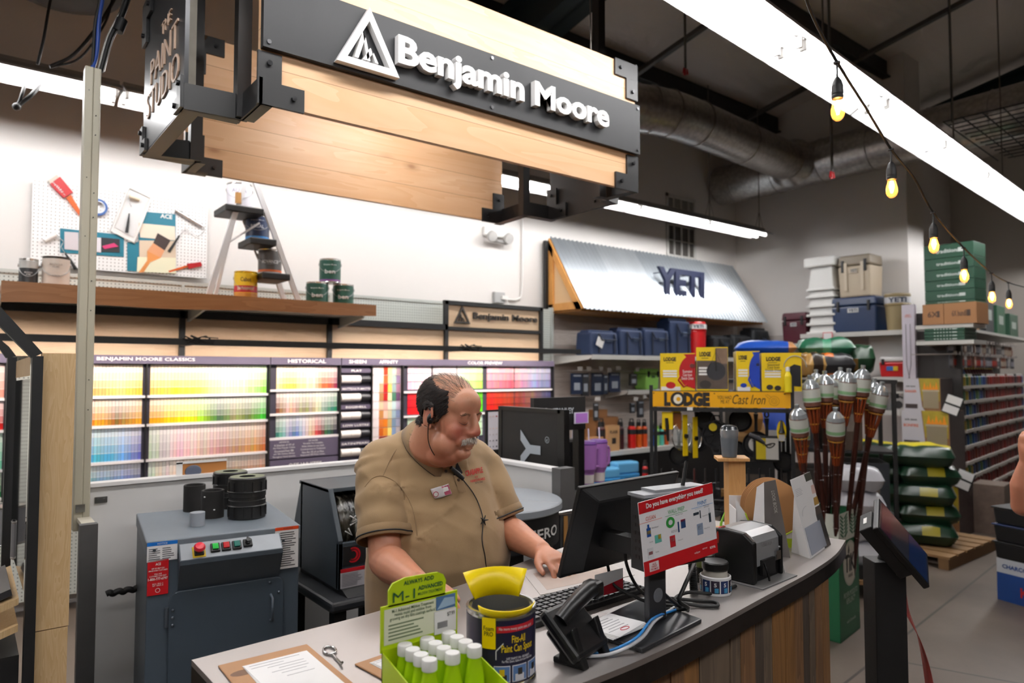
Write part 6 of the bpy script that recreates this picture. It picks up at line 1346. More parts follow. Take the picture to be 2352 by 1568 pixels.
MB().text('LOOK BOOK',(.022,-.021,.17),Vector((.05,-.04,-.5)),Vector((.6,-.5,.1)),.07,.010).build('lettering',mat('b9b4ae',.4),t)
pA,pB,pC,pD=atZ(1862,1283,CZ+.001),atZ(1908,1250,CZ+.001),atD(1860,1083,2.30),atD(1815,1102,2.16)
def quad4(f,g):return pA.lerp(pB,f).lerp(pD.lerp(pC,f),g)
def fq(f0,f1,g0,g1,off,m,nm,par,two=True):
 n=(pB-pA).cross(pD-pA).normalized();n=n if n.y<0 else-n;q=[quad4(f0,g0),quad4(f1,g0),quad4(f1,g1),quad4(f0,g1)];o=MB().add([p-pA+n*off for p in q],[(0,1,2,3)]).build(nm,m,par);o.modifiers.new('t','SOLIDIFY').thickness=.0008;return o
t=thing('colour_card_flyer','tall white flyer with a clear pocket and a dark swatch strip at the counter tip','flyer',pA)
fq(0,1,0,1,0,PAPER,'sheet',t);fq(.70,1,0,.45,.001,mat('2a2a2a',.4),'dark_strip',t);fq(.68,1,.45,.55,.001,mat('4a4038',.4),'swatch',t);fq(.68,1,.57,.67,.001,mat('a8843c',.4),'swatch',t);fq(.68,1,.72,.83,.001,mat('d9b8ae',.4),'swatch',t);fq(.68,1,.90,1,.001,mat('2f3a30',.4),'swatch',t)
fq(.05,.78,.03,.38,.003,mat('c9cfe0',.1,alpha=.45),'clear_pocket',t);l=MB();n=(pB-pA).cross(pD-pA).normalized();n=n if n.y<0 else-n
for k in range(5):a=quad4(.08,.86-k*.02);b=quad4(.34+.03*(k%3),.86-k*.02);l.tube([a-pA+n*.001,b-pA+n*.001],.0004,4)
arcp=[quad4(.36+.24*math.cos(q),.52+.10*math.sin(q))-pA+n*.001 for q in[i*PI/12 for i in range(13)]];l.tube(arcp,.0005,4);l.build('printed_lines',mat('8a8a90',.6),t)
MB().add([(0,0,0),(.03,.08,0),(.0,.05,.2),pD-pA],[(0,1,2,3)]).build('rear_leg',PAPER,t).modifiers.new('t','SOLIDIFY').thickness=.001
OAK=wood('oak_block','c99a62','b07f48','7a5228','Z',None,'X',0,2.0,.5,False)
t=thing('wooden_stand','small light oak stand with a square top plate behind the round swatches','stand',(2.215,1.50,CZ),math.radians(-38))
MB().box(-.03,-.03,0,.03,.03,.262).build('post',OAK,t);MB().prism([(-.075,-.05),(.04,-.05),(.055,.05),(-.06,.05)],.262,.274).build('top_plate',OAK,t,bevel=.002);MB().box(-.06,-.06,0,.06,.06,.012).build('foot',OAK,t)
t=thing('tumbler','grey lidded travel tumbler standing on the small wooden stand','tumbler',(2.185,1.50,CZ+.275));MB().lathe([(0,0),(.024,0),(.026,.004),(.031,.07),(.032,.082,1),(.032,.098,1),(.030,.102,1)],n=32).build('cup_body',[mat('5a6066',.35),mat('a8acb0',.12,.6)],t)
MB().lathe([(.031,.100),(.027,.110),(.014,.115),(0,.116)],n=32).build('lid',mat('2c2f33',.15),t)
# --- corrugated awning section on the back wall
WWB=wood('whitewashed_boards','cfc6c0','a89c94','5c504a','X',.14,'Z',0,1.5,.6,False)
struct(MB().box(5.19,5.88,0,8.7,5.92,2.36).build('wall_back_boards',WWB))
def galv():
 t=NT('corrugated_steel');n=t.n('TexNoise',{'Vector':t.n('Mapping',{'Vector':t.obj(),'Scale':(1,.3,.3)}),'Scale':5.0,'Detail':3.0});x=t.xyz(t.obj())
 w_=t.n('TexWhiteNoise',{'W':t.math('FLOOR',t.math('MULTIPLY',x[0],1.45))},noise_dimensions='1D');c=t.mix(w_.outputs[0],'d5dade','b5bdc4')
 return t.out(t.mix(t.math('MULTIPLY',n.outputs[0],.4),c,'99a2a8'),.38,.75)
AW=thing('metal_awning','corrugated silver metal awning with dark blue raised letters on the back wall','awning',(5.17,5.88,2.33));n=420;vs=[]
T_=Vector((0,-.02,.85));B_2=Vector((0,-.57,.0));nn=Vector((0,-.85,.55)).normalized();Lw=3.50
for i in range(n+1):
 x=Lw*i/n;o=nn*(.012*math.sin(x*2*PI/.068));vs+=[T_+o+X3*x,B_2+o+X3*x]
MB().add(vs,[(2*i,2*i+1,2*i+3,2*i+2)for i in range(n)],0,True).build('corrugated_roof',galv(),AW)
CEDAR=wood('cedar_bracket','d59a52','bd7f3c','7d4d22','Z',None,'X',0,1.4,.5)
for x in(-.02,Lw-.06):
 f=MB();f.prism([(-.02,.0),(-.02,.80),(-.09,.70),(-.09,0)],x,x+.05,ax='X').prism([(-.02,0),(-.55,0),(-.50,.08),(-.02,.08)],x,x+.05,ax='X').prism([(-.55,.0),(-.46,.0),(-.02,.70),(-.02,.83)],x,x+.05,ax='X');f.build('side_bracket',CEDAR,AW)
MB().prism([(-.09,.08),(-.42,.08),(-.09,.6)],.005,.02,ax='X').build('side_infill',mat('d9b68a',.6),AW);MB().box(-.06,-.02,.0,-.02,.02,.80).build('edge_strip',BLACKM,AW)
lt=MB();pa,pb=atY(1508,675,5.52),atY(1612,640,5.52);pt=atY(1510,612,5.52);lt.text('YETI',((pa.x+pb.x)/2-5.17,5.52-5.88,(pa.z+pt.z)/2-2.33),X3,Z3,pb.x-pa.x,pt.z-pa.z,depth=.04,bold=.035);[lt.cyl((x,-.35,z),(x,-.18,z),.006,n=6)for x in(1.55,1.8,2.05)for z in(.42,.55)];lt.build('raised_lettering',mat('1b2340',.5),AW)
MB().box(.02,-.5,-.02,Lw-.02,-.02,.0).build('soffit',CEDAR,AW)
def shelf(x0,x1,y0,y1,z,label,nm='wall_shelf',brk=True,m=SHELFW):
 t=thing(nm,label,'shelf',(x0,y0,z));w_,d_=x1-x0,y1-y0
 MB().box(0,0,-.02,w_,d_,0).build('shelf_board',m,t);MB().box(0,-.004,-.045,w_,.008,.004).build('price_rail',m,t)
 if brk:
  for x in(0.0,w_-.012):MB().prism([(0,-.02),(d_,-.02),(d_,-.10),(.05,-.045)],x,x+.012,ax='X').build('bracket',m,t)
 return t
shelf(5.22,8.35,5.25,5.87,1.835,'long white metal shelf under the awning carrying cooler bags')
NAVY=mat('17294a',.6,noise=.06);CHAR=mat('1b1e22',.6)
def cooler_bag(px0,px1,ytop,label,m=NAVY,tall=False,Y=5.42,tagm=True,g='cooler bags on the shelf under the awning',z=1.836):
 a,b=atY(px0,800,Y),atY(px1,800,Y);h=atY(px0,ytop,Y).z-z;w_=(b.x-a.x)*.96
 t=thing('cooler_bag',label,'cooler bag',((a.x+b.x)/2,Y,z),0,g)
 MB().box(-w_/2,-.12,0,w_/2,.13,h*.92,tap=.012).build('bag_body',m,t,bevel=.02);MB().prism([(-w_*.46,h*.90),(w_*.46,h*.90),(w_*.42,h),(-w_*.42,h)],-.06,.08,0,'Y').build('roll_top',m,t,bevel=.01)
 s=MB()
 for x in(-w_*.22,w_*.33):s.box(x-.012,-.128,.02,x+.012,-.12,h*.85)
 s.tube([(-w_*.22,-.13,h*.8),(-w_*.2,-.16,h*.6),(w_*.3,-.16,h*.6),(w_*.33,-.13,h*.8)],.008,6);s.build('strap',mat('0f1a30',.7)if m is NAVY else BLACKM,t)
 e=MB().box(w_*.02,-.126,h*.52,w_*.26,-.121,h*.66).build('badge',mat('30405c',.5),t);MB().text('YETI',(w_*.14,-.1262,h*.59),X3,Z3,w_*.2,h*.09,bold=.03).build('lettering',mat('8494ad',.5),e)
 if tagm:MB().box(-.05,-.006,-.05,.05,0,.05,T=Matrix.Translation((-w_*.22,-.135,h*.5))@Matrix.Rotation(.4,4,'Y')).build('hang_tag',WHITE,t)
cooler_bag(1338,1405,757,'navy cooler bag with a white hang tag, leftmost under the awning');cooler_bag(1406,1462,752,'navy cooler bag, second from the left under the awning',tagm=False);cooler_bag(1463,1522,752,'navy cooler bag, third from the left under the awning',tagm=False);cooler_bag(1523,1572,730,'tall navy cooler backpack beside the red water jug',tagm=False)
for i,(a,b,y)in enumerate(((1624,1665,770),(1668,1712,768),(1714,1752,752))):cooler_bag(a,b,y,'black cooler bag under the awning\'s right half, '+['left','middle','right'][i]+' of three',CHAR,tagm=False,g='black cooler bags on the awning shelf')
a=atY(1597,812,5.4);t=thing('water_jug','red cylindrical water jug cooler standing between navy and black bags','water jug',(a.x,5.4,1.836));RJ=mat('c8141a',.35);h=atY(1597,740,5.4).z-1.836
MB().lathe([(0,0),(.115,0),(.125,.01),(.130,h*.70),(.135,h*.72),(.125,h*.76),(0,h*.76)],n=32).build('jug_body',RJ,t);MB().lathe([(.135,h*.76),(.14,h*.80),(.135,h*.96),(.12,h),(0,h)],n=32).build('lid',RJ,t)
MB().lathe([(.138,h*.79),(.142,h*.80),(.139,h*.93)],n=32).build('paper_band',WHITE,t);MB().text('YETI',(0,0,0),X3,Z3,.14,.04,fn=lambda X,Y,Z:Vector((.1435*math.cos(-2.2+X/.1435),.1435*math.sin(-2.2+X/.1435),h*.865+Y)),bold=.04).build('lettering',mat('16233c',.4),t);MB().tube([(-.14,-.04,h*.8),(-.17,-.05,h*.6),(-.16,-.05,h*.45)],.01,6).build('strap',BLACKM,t)
def hook(x,y,z,L_=.26,par=None):pass
def packs(lst,Y,z_top_px,group,base_lab):
 for i,(x0,x1,yt,yb,c,nm)in enumerate(lst):
  a,b=atY(x0,yt,Y),atY(x1,yb,Y);cx=(a.x+b.x)/2;w_,h_=b.x-a.x,a.z-b.z
  t=thing('hanging_pack',base_lab+nm,'accessory pack',(cx,Y,b.z),random.uniform(-.5,.1),group)
  MB().box(-w_/2,-.03,0,w_/2,0,h_).build('pack',mat(c,.35),t,bevel=.004);MB().box(-w_*.3,-.034,h_*.2,w_*.25,-.03,h_*.55).box(-w_*.35,-.034,h_*.85,w_*.35,-.03,h_*.93).build('printed_panel',mat('8c939c',.4),t)
  MB().tube([(0,.32,h_+.03),(0,-.06,h_+.03),(0,-.07,h_+.045)],.004,6).bx((0,-.085,h_+.05),(.06,.004,.045)).build('hook',mat('b9b6b2',.3),t)
packs([(1311,1333,857,905,'18233a','leftmost beside the end of the light rail'),(1334,1349,857,909,'2a2c30','second from the left'),(1357,1381,856,907,'1a2438','third, with a pale edge'),(1382,1392,860,905,'202a3c','narrow one behind the third'),(1397,1420,855,900,'1b2740','fourth, dark blue'),(1443,1460,858,885,'2c2c2a','small one by the lime cooler')],5.62,0,'accessory packs hanging under the awning shelf','dark accessory pack on a hook, ')
packs([(1363,1372,925,965,'2b2b2d','left'),(1446,1455,925,948,'23252a','middle'),(1461,1475,920,958,'25272c','right, beside the rack post')],5.6,0,'small packs hung in the second row','tiny dark pack in the lower hook row, ')
shelf(5.42,6.95,5.30,5.87,.79,'white metal shelf of steel bottles behind the cast iron rack')
shelf(6.05,6.95,5.5,5.87,1.44,'short white shelf with a lime cooler behind the yellow boxes');shelf(6.05,6.95,5.5,5.87,1.18,'short white shelf just above the coloured bottles',brk=False)if False else None
struct(MB().box(5.25,5.84,0,8.6,5.88,.74).build('wall_back_plinth',BLACKM))
a,b=atY(1469,893,5.7),atY(1500,845,5.7)
def hard_cooler(c,w_,d_,h_,rz,m,lid,label,g=None,brand=True,badge='c9c9c9'):
 t=thing('hard_cooler',label,'cooler',c,rz,g)
 MB().box(-w_/2+.015,-d_/2+.015,0,w_/2-.015,d_/2-.015,h_*.74,tap=-.012).build('cooler_body',m,t,bevel=.02);MB().box(-w_/2,-d_/2,h_*.75,w_/2,d_/2,h_,tap=.01).build('lid',lid,t,bevel=.02)
 l_=MB();
 for x in(-w_*.34,w_*.34):l_.box(x-.015,-d_/2-.012,h_*.6,x+.015,-d_/2+.004,h_*.88)
 l_.build('latch',BLACKM,t,bevel=.003)
 if brand:
  e=MB().box(-w_*.12,-d_/2-.004,h_*.56,w_*.12,-d_/2+.01,h_*.68).build('badge',mat(badge,.4),t);MB().text('YETI',(0,-d_/2-.0045,h_*.62),X3,Z3,w_*.2,h_*.08,bold=.04).build('lettering',mat('1c2434',.4),e)
 return t
hard_cooler(((a.x+b.x)/2,5.70,1.441),b.x-a.x,.22,b.z-a.z,0,mat('8cc25a',.4),mat('8cc25a',.4),'lime green small cooler on the short shelf behind the yellow boxes',badge='4c6a34')
def bottle2(px,yb,yt,Y,z,c,capc,label,rw,g='coloured steel bottles on the white shelf',straw=False):
 p=atY(px,yb,Y);h=atY(px,yt,Y).z-z;r=rw
 t=thing('steel_bottle',label,'bottle',(p.x,Y,z),0,g)
 MB().lathe([(0,0),(r*.96,0),(r,.006),(r,h*.60),(r,h*.72),(r*.72,h*.80),(0,h*.80)],n=20).build('bottle_body',mat(c,.35),t);MB().lathe([(r*1.01,h*.5),(r*1.01,h*.68)],n=20).build('label_band',mat('1c1d20',.4),t)
 l_=MB().lathe([(r*.74,h*.8),(r*.76,h*.82),(r*.72,h*.95),(0,h*.96)],n=16)
 l_.tube([(-r*.6,0,h*.92),(-r*.5,0,h*1.05),(r*.5,0,h*1.05),(r*.6,0,h*.92)]if not straw else[(-r*.4,0,h*.95),(-r*.2,0,h*1.15),(-r*1.2,0,h*1.22)],r*.16,6);l_.build('cap',mat(capc,.4),t)
for i,(px,yt,c,cc,n,r)in enumerate(((1381,965,'3c1418','141416','dark maroon, leftmost by the kraft boxes',.05),(1425,965,'3c1418','141416','dark maroon behind the kraft flask box',.04),(1451,965,'c01410','141416','red and widest',.048),(1467,966,'d8601c','141416','orange, beside the red one',.036),(1480,966,'c84c1c','141416','burnt orange, left of the rack post',.036),(1499,975,'1c4c9c','141416','blue, right of the rack post',.03),(1508,975,'86c070','86c83c','pale green with a bent straw lid',.036),(1519,975,'5cc0b0','141416','turquoise',.032),(1530,975,'c8541c','141416','orange, rightmost of the row',.03))):
 bottle2(px,1020,yt,5.42,.79,c,cc,'steel bottle on the white shelf, '+n,r,straw=(cc=='86c83c'))
KRAFT=mat('b98d5f',.7,noise=.05)
def pbox(px0,px1,yt,Y,z,d_,m,label,name='carton',cat='box',rz=0.0,txt=None,tc='2c2018',g=None):
 a,b=atY(px0,yt,Y),atY(px1,yt,Y);t=thing(name,label,cat,((a.x+b.x)/2,Y,z),rz,g);w_=b.x-a.x;h=(a.z+b.z)/2-z
 MB().box(-w_/2,0,0,w_/2,d_,h).build('box',m,t)
 if txt:MB().text(txt,(0,-.001,h*.75),X3,Z3,w_*.7,bold=.02).bx((0,-.0005,h*.4),(w_*.35,.001,w_*.35)).build('lettering',mat(tc,.5),t)
 return t
pbox(1397,1423,977,5.33,.79,.10,KRAFT,'tall kraft flask box standing in front of the maroon bottles',txt='FLASK');pbox(1362,1386,1004,5.36,.79,.1,KRAFT,'short kraft box at the left end of the bottle shelf');
pbox(1368,1420,958,5.6,.79,.2,mat('94653c',.6),'larger brown mug carton behind the maroon bottles');t=pbox(1369,1395,927,5.62,1.205,.12,mat('94653c',.6),'small brown carton stacked on the larger brown mug carton')
t['label']='small brown carton stacked on the larger brown mug carton';t.location.z=.79+(atY(1394,958,5.6).z-.79)
shelf(5.30,6.6,4.95,5.5,.42,'low dark shelf with light blue cool boxes',brk=False,m=BLACKM)
for(x0,x1,yt,z,n)in((1378,1420,1078,.42,'left'),(1421,1463,1063,.42,'right, stacked higher')):
 a,b=atY(x0,yt,5.1),atY(x1,yt,5.1);w_=b.x-a.x;t=thing('blue_cool_box','light blue plastic cool box on the low shelf, '+n,'cool box',((a.x+b.x)/2,5.1,z),-.2,'light blue cool boxes');h=a.z-z
 MB().box(-w_/2,-.02,0,w_/2,.16,h*.55).build('base',mat('3e8fc9',.3),t,bevel=.01);MB().box(-w_/2,-.01,h*.56,w_/2,.14,h).build('lid',mat('67b0e0',.25),t,bevel=.02);MB().bx((0,-.022,h*.32),(w_*.4,.004,h*.2)).build('slot',mat('14466c',.4),t)
bottle2(1482,1100,1060,5.0,.46,'b01c1c','222224','small red bottle on the low shelf by the rack post',.03,None)
shelf(5.9,6.5,4.9,5.05,.455,'x',brk=False)if False else None
# --- cast iron rack
RA,RB_=atD(1496,930,4.6),atD(1816,935,4.36);RA.z=RB_.z=0;rv=RB_-RA;RL=rv.length;rz_=math.atan2(rv.y,rv.x)
t=thing('cast_iron_rack','black metal rack with a yellow sign board about cast iron cookware','rack',RA,rz_);rlp=local_plane(RA,rz_)
zs1,zs0=rlp(1496,898).z,rlp(1496,933).z;ZT=zs1+.005
for x in(-.012,RL):MB().box(x,0,0,x+.022,.022,zs1+.04).build('rack_post',BLACKM,t);MB().box(x,.32,0,x+.022,.342,zs1).build('rack_post',BLACKM,t)
b_=MB().box(0,0,ZT-.02,RL,.34,ZT-.002).box(0,.0,zs0-.03,RL,.02,zs0-.005).box(0,.32,.5,RL,.34,.52).box(0,0,.78,RL,.02,.80);b_.build('frame_bar',BLACKM,t)
YL=mat('e8a808',.4);sg=MB().box(.01,-.006,zs0,RL,0,zs1).build('sign_board',YL,t);K_B=mat('1c150e',.5);hz=(zs0+zs1)/2;hh=zs1-zs0
lx=lambda px:rlp(px,915).x
m_=MB();m_.text('L',(lx(1533),-.0065,hz),X3,Z3,.042,hh*.92,bold=.07).text('DGE',(lx(1600),-.0065,hz),X3,Z3,.165,hh*.92,bold=.07);m_.build('lettering',K_B,sg)
T2=Matrix.Translation((lx(1557),-.0065,hz))@Matrix.Rotation(PI/2,4,'X');MB().lathe([(0,0),(.047,0)],n=32,T=T2).build('egg_letter_ring',K_B,sg);MB().lathe([(0,.001),(.031,.001)],n=28,T=T2,sx=.9).build('egg_white',mat('f0ead8',.4),sg);MB().lathe([(0,.002),(.014,.002)],(.004,0,0),20,T=T2).build('egg_yolk',mat('e8a808',.4),sg)
m_=MB().text('YOU HAD\n ME AT',(lx(1664),-.0065,hz),X3,Z3,.088,.050).text('Cast Iron',(lx(1720),-.0065,hz+.002),Vector((1,0,.0)),Vector((.22,0,1)),.20,.062,bold=.0)
for r in(.030,.018,.009):m_.tube([(lx(1778)+r*math.cos(a),-.0068,hz-.006+r*math.sin(a))for a in[i*2*PI/18 for i in range(18)]],.0008,4,closed=True)
m_.tube([(lx(1766),-.0068,hz+.008),(lx(1758),-.0068,hz+.03),(lx(1762),-.0068,hz+.034),(lx(1772),-.0068,hz+.018)],.0008,4);m_.build('small_lettering',K_B,sg)
s_=MB();[s_.cyl((x,-.009,z),(x,-.006,z),.004,n=8)for x in(lx(1502),lx(1641),lx(1802))for z in(zs1-.012,)];s_.build('screw',K_B,sg)
bk=MB()
for z in(.78,.60,.40):
 for x in[RL*i/14 for i in range(15)]:bk.cyl((x,-.10,z),(x,.32,z),.003,n=5)
 for y in(-.10,.0,.1,.2,.3):bk.cyl((0,y,z),(RL,y,z),.004,n=5)
 bk.cyl((0,-.10,z+.07),(RL,-.10,z+.07),.005,n=6)
bk.build('wire_basket',BLACKM,t)
pc_=rlp(1585,938);MB().bx((pc_.x,-.03,pc_.z),(.035,.002,.022)).build('price_tag',WHITE,t)
YB=mat('e6c40c',.4);BOXW=mat('d9d7dc',.45)
def lodge_box(px0,px1,yt,label,face,rot=0.0,wpx=18,dep=.24,yoff=.03):
 pl=local_plane(RA,rz_,yoff);a,b=pl(px0,895),pl(px1,895);h=pl((px0+px1)/2,yt).z-ZT;w_=(b.x-a.x)
 M_=Matrix.Translation(RA)@Rz(rz_);o=M_@Vector((a.x+w_/2,yoff,ZT));t=thing('cookware_box',label,'box',o,rz_+rot,None)
 MB().box(-w_/2,0,0,w_/2,dep,h,[0,0,0,0,0,1]).build('carton',[YB,BOXW],t)
 m=MB();m.text('LODGE',(-w_*.22 if face!='pot' else-w_*.2,-.0015,h*.84),X3,Z3,w_*.36,h*.11,bold=.05).bx((-w_*.22,-.001,h*.745),(w_*.22,.001,.003));m.text('LODGE',(-w_/2-.0015,dep*.5,h*.5),Z3*1.0,Y3,h*.4,dep*.18,bold=.04)
 m.build('lettering',K_B,t);wm=MB()
 for k in range(3):wm.bx((-w_*.22,-.0012,h*(.52-.07*k)),(w_*.40,.001,h*.045))
 wm.build('white_text_bar',WHITE,t)
 def disc(cx,cz,r,m1,nm,sx=1.0):MB().lathe([(0,0),(r,0)],n=36,sx=sx,T=Matrix.Translation((cx,-.002,cz))@Matrix.Rotation(PI/2,4,'X')).build(nm,m1,t)
 if face in('red','blue'):
  c=mat('a81018' if face=='red' else '16389c',.35);P=[(w_*.5,h*.98),(w_*.18,h*.97)]+[(w_*.5-w_*.46*math.cos(q),h*.5+h*.47*math.sin(q))for q in[1.0-i*.16 for i in range(13)]]+[(w_*.5,h*.04)]
  MB().prism(P,-.002,-.0005,0,'Y').build('printed_pot',c,t);MB().tube([(w_*.08,-.003,h*.38),(w_*.02,-.003,h*.28),(w_*.18,-.003,h*.1),(w_*.27,-.003,h*.16)],.006,6).build('printed_handle',c,t);disc(w_*.42,h*.66,w_*.07,mat('8a8480',.3,.5),'printed_knob')
  if face=='red':MB().text('Enameled\nCast Iron\nDutch Oven',(w_*.28,-.0035,h*.42),X3,Z3,w_*.34,h*.26,bold=.02).build('lettering',WHITE,t)
  disc(-w_*.2,h*.14,w_*.10,c,'printed_pan',1.4);MB().bx((-w_*.2,-.0005,h*.05),(w_*.55,.0012,h*.10)).build('white_strip',WHITE,t)
 elif face=='photo':
  MB().bx((0,-.001,h*.36),(w_*.98,.001,h*.66)).build('printed_photo',mat('4c4038',.5,noise=.5),t);MB().bx((w_*.30,-.0012,h*.80),(w_*.38,.001,h*.36)).build('printed_photo',mat('6c5644',.5,noise=.5),t);disc(w_*.12,h*.45,w_*.30,mat('26262a',.4),'printed_tripod_grate',1.0);disc(-w_*.22,h*.14,w_*.14,mat('2a2420',.4),'printed_pot',1.3)
  MB().tube([(w_*.12,-.003,h*.95),(w_*.12,-.003,h*.45)],.003,5).tube([(-w_*.16,-.003,h*.42),(w_*.12,-.003,h*.9),(w_*.4,-.003,h*.42)],.0015,5).build('printed_chain',K_B,t);MB().bx((0,-.001,h*.02),(w_*.98,.0014,h*.03)).build('yellow_strip',YB,t)
 else:
  P=[(w_*.48,h*.66),(w_*.32,h*.70),(w_*.18,h*.62),(w_*.14,h*.35),(w_*.2,h*.14),(w_*.48,h*.12)];MB().prism(P,-.002,-.0005,0,'Y').build('printed_pot',mat('15151c',.35),t);MB().tube([(w_*.14+w_*.2+w_*.28*math.cos(q),-.003,h*.62+h*.3*math.sin(q))for q in[i*PI/12 for i in range(13)]],.003,6).build('printed_handle',mat('9c9a90',.3),t)
  MB().text('Seasoned\nCast Iron\nDutch Oven',(-w_*.2,-.0015,h*.62),X3,Z3,w_*.4,h*.2,bold=.01).build('lettering',K_B,t);disc(-w_*.3,h*.10,w_*.07,K_B,'printed_pan',1.2);disc(-w_*.1,h*.08,w_*.07,K_B,'printed_pan',1.2)
 return t
lodge_box(1517,1597,811,'yellow box with a red pot picture, leftmost on the cast iron rack','red',.05);lodge_box(1600,1673,797,'tallest box with a campfire photo on the cast iron rack','photo',.0,yoff=.02);lodge_box(1692,1746,806,'yellow box with a blue pot picture on the cast iron rack','blue',.05);lodge_box(1750,1842,810,'yellow box with a black pot picture, rightmost on the cast iron rack','pot',.0,yoff=.025)
pl=local_plane(RA,rz_,-.02);p=(Matrix.Translation(RA)@Rz(rz_))@pl(1810,895);t=thing('spray_bottle','yellow seasoning spray bottle standing in front of the rightmost yellow box','spray bottle',(p.x,p.y,zs1+.0));MB().lathe([(0,0),(.022,0),(.022,.10),(.011,.13),(0,.13)],n=20).build('bottle_body',mat('e6d020',.35),t);MB().lathe([(.0115,.13),(.013,.131),(.013,.155),(0,.158)],n=14).build('cap',WHITE,t)
CI=mat('17171a',.42,.2,noise=.1);CIb=mat('1d1c1c',.5)
def hang_at(px,py,yoff=.12):return(Matrix.Translation(RA)@Rz(rz_))@local_plane(RA,rz_,yoff)(px,py)
def skillet(px,py,r,label,yoff,lab_c='d9b21c',handle=.16,square=False,rot=0.0):
 p=hang_at(px,py,yoff);t=thing('skillet',label,'skillet',p,rz_+rot,'cast iron pans hung on the rack');R_=Matrix.Rotation(PI/2,4,'X')
 if square:MB().box(-r,-.012,-r,r,.012,r).build('pan',CI,t,bevel=.02);MB().box(-r*.8,-.016,-r*.8,r*.8,-.012,r*.8).build('label',mat('c9c6c0',.5),t);MB().box(-r*.8,-.0165,-r*.8,-r*.1,-.012,r*.8).build('label_half',mat('c9b21c',.5),t)
 else:MB().lathe([(0,0),(r*.85,0),(r,.03),(r*.96,.03),(r*.82,.006),(0,.006)],n=40,T=R_).build('pan',CI,t);MB().lathe([(0,.008),(r*.55,.008)],n=32,T=R_).build('label',mat(lab_c,.45),t)
 MB().tube([(0,0,r*.9),(0,-.004,r+handle*.4),(0,-.004,r+handle*.7)],[.011,.010,.016],10).tube([(.012*math.cos(a),-.004,r+handle*.85+.018*math.sin(a))for a in[i*2*PI/14 for i in range(14)]],.006,8,closed=True).build('handle',CI,t)
 MB().text('LODGE',(0,-.0175 if square else-.009,r*.3),X3,Z3,r*.6,bold=.04).build('lettering',K_B,t)
p=hang_at(1645,997,.16);t=thing('wedge_pan','round black cast iron wedge pan with eight sections hung on the rack','pan',p,rz_);R_=Matrix.Rotation(PI/2,4,'X');MB().lathe([(0,0),(.082,0),(.095,.02),(.10,.02),(.10,.026),(.086,.026),(.08,.008),(0,.008)],n=8,T=R_).build('pan',CI,t,smooth=False);w_=MB()
for k in range(8):w_.box(.0,-.003,.0,.082,.003,.022,T=R_@Rz(k*PI/4+.2))
w_.build('wedge_rib',CI,t)
for s in(1,-1):MB().tube([(-.03,-.02,s*.09),(-.018,-.02,s*.125),(.018,-.02,s*.125),(.03,-.02,s*.09)],.006,8).build('handle',CI,t)
MB().lathe([(0,.04),(.026,.04)],n=24,T=Matrix.Translation((-.02,0,.05))@R_).build('round_tag',mat('d9c21c',.45),t)
skillet(1762,1030,.085,'black skillet with a large yellow and white label',.14,'c9b21c',square=True);skillet(1737,1020,.088,'round black skillet with a white and orange label partly behind the tumbler',.18,'d9d6d0');skillet(1600,1010,.08,'round black skillet behind the glass lids',.26,'2a2a2a')
for i,(px,py)in enumerate(((1565,1000),(1588,1005))):
 p=hang_at(px,py,.08+i*.05);t=thing('glass_lid','round glass lid with a yellow card sleeve hung on the rack, '+('left' if i==0 else 'right'),'lid',p,rz_+.9,'glass lids hung on the rack');MB().lathe([(.094,0),(.098,.002),(.098,.008),(.094,.010)],n=36,T=R_).build('rim',CHROME,t);MB().lathe([(0,.03),(.05,.025),(.094,.006)],n=32,T=R_).build('glass',mat('cfd6d4',.05,alpha=.35),t);MB().lathe([(0,.03),(.014,.03),(.014,.05),(0,.05)],n=14,T=R_).build('knob',BLACK,t);MB().box(-.022,-.035,-.13,.022,-.030,.14).build('card_sleeve',YB,t)
p=hang_at(1533,970,.02);t=thing('utensil_pack','yellow carded black scraper hung at the rack\'s left end','utensil',p,rz_);MB().box(-.035,-.004,-.045,.035,0,.07).build('card',YB,t);MB().tube([(-.005,-.01,.03),(0,-.012,-.03),(.004,-.012,-.12)],[.010,.012,.008],8).build('tool',BLACK,t)
p=hang_at(1553,965,.04);t=thing('handle_mitt','amber brown silicone trivet pack hung beside the yellow scraper card','trivet',p,rz_);MB().box(-.035,-.006,-.06,.035,0,.05).build('trivet',mat('6b3a10',.3),t,bevel=.01);MB().box(-.03,-.004,.045,.03,0,.075).build('card',YB,t)
p=hang_at(1740,1010,-.10);t=thing('scrub_brush','black speckled handle scraper with a leather loop beside the tumbler','brush',p,rz_)
MB().tube([(-.05,0,.03),(0,0,.01),(.04,0,-.02)],[.016,.017,.010],10).build('handle',mat('1a1a20',.5),t);MB().tube(spline([(.04,0,-.02),(.06,0,-.045),(.085,0,-.04),(.10,0,-.02),(.08,0,-.02),(.05,0,-.03)],4),.0045,6).build('loop',mat('16100c',.5),t)
p=hang_at(1795,990,.02);t=thing('utensil_pack','black scraper with a grey grip on a yellow oval card, right end of the rack','utensil',p,rz_);MB().lathe([(0,0),(.035,0)],n=28,sx=.8,sy=1.9,T=R_).build('card',YB,t);MB().tube([(0,-.01,.07),(0,-.012,.02),(0,-.012,-.01)],[.006,.012,.02],8).build('tool',BLACK,t);MB().bx((0,-.012,-.04),(.036,.01,.04)).build('sleeve',mat('b9b6b2',.4),t)
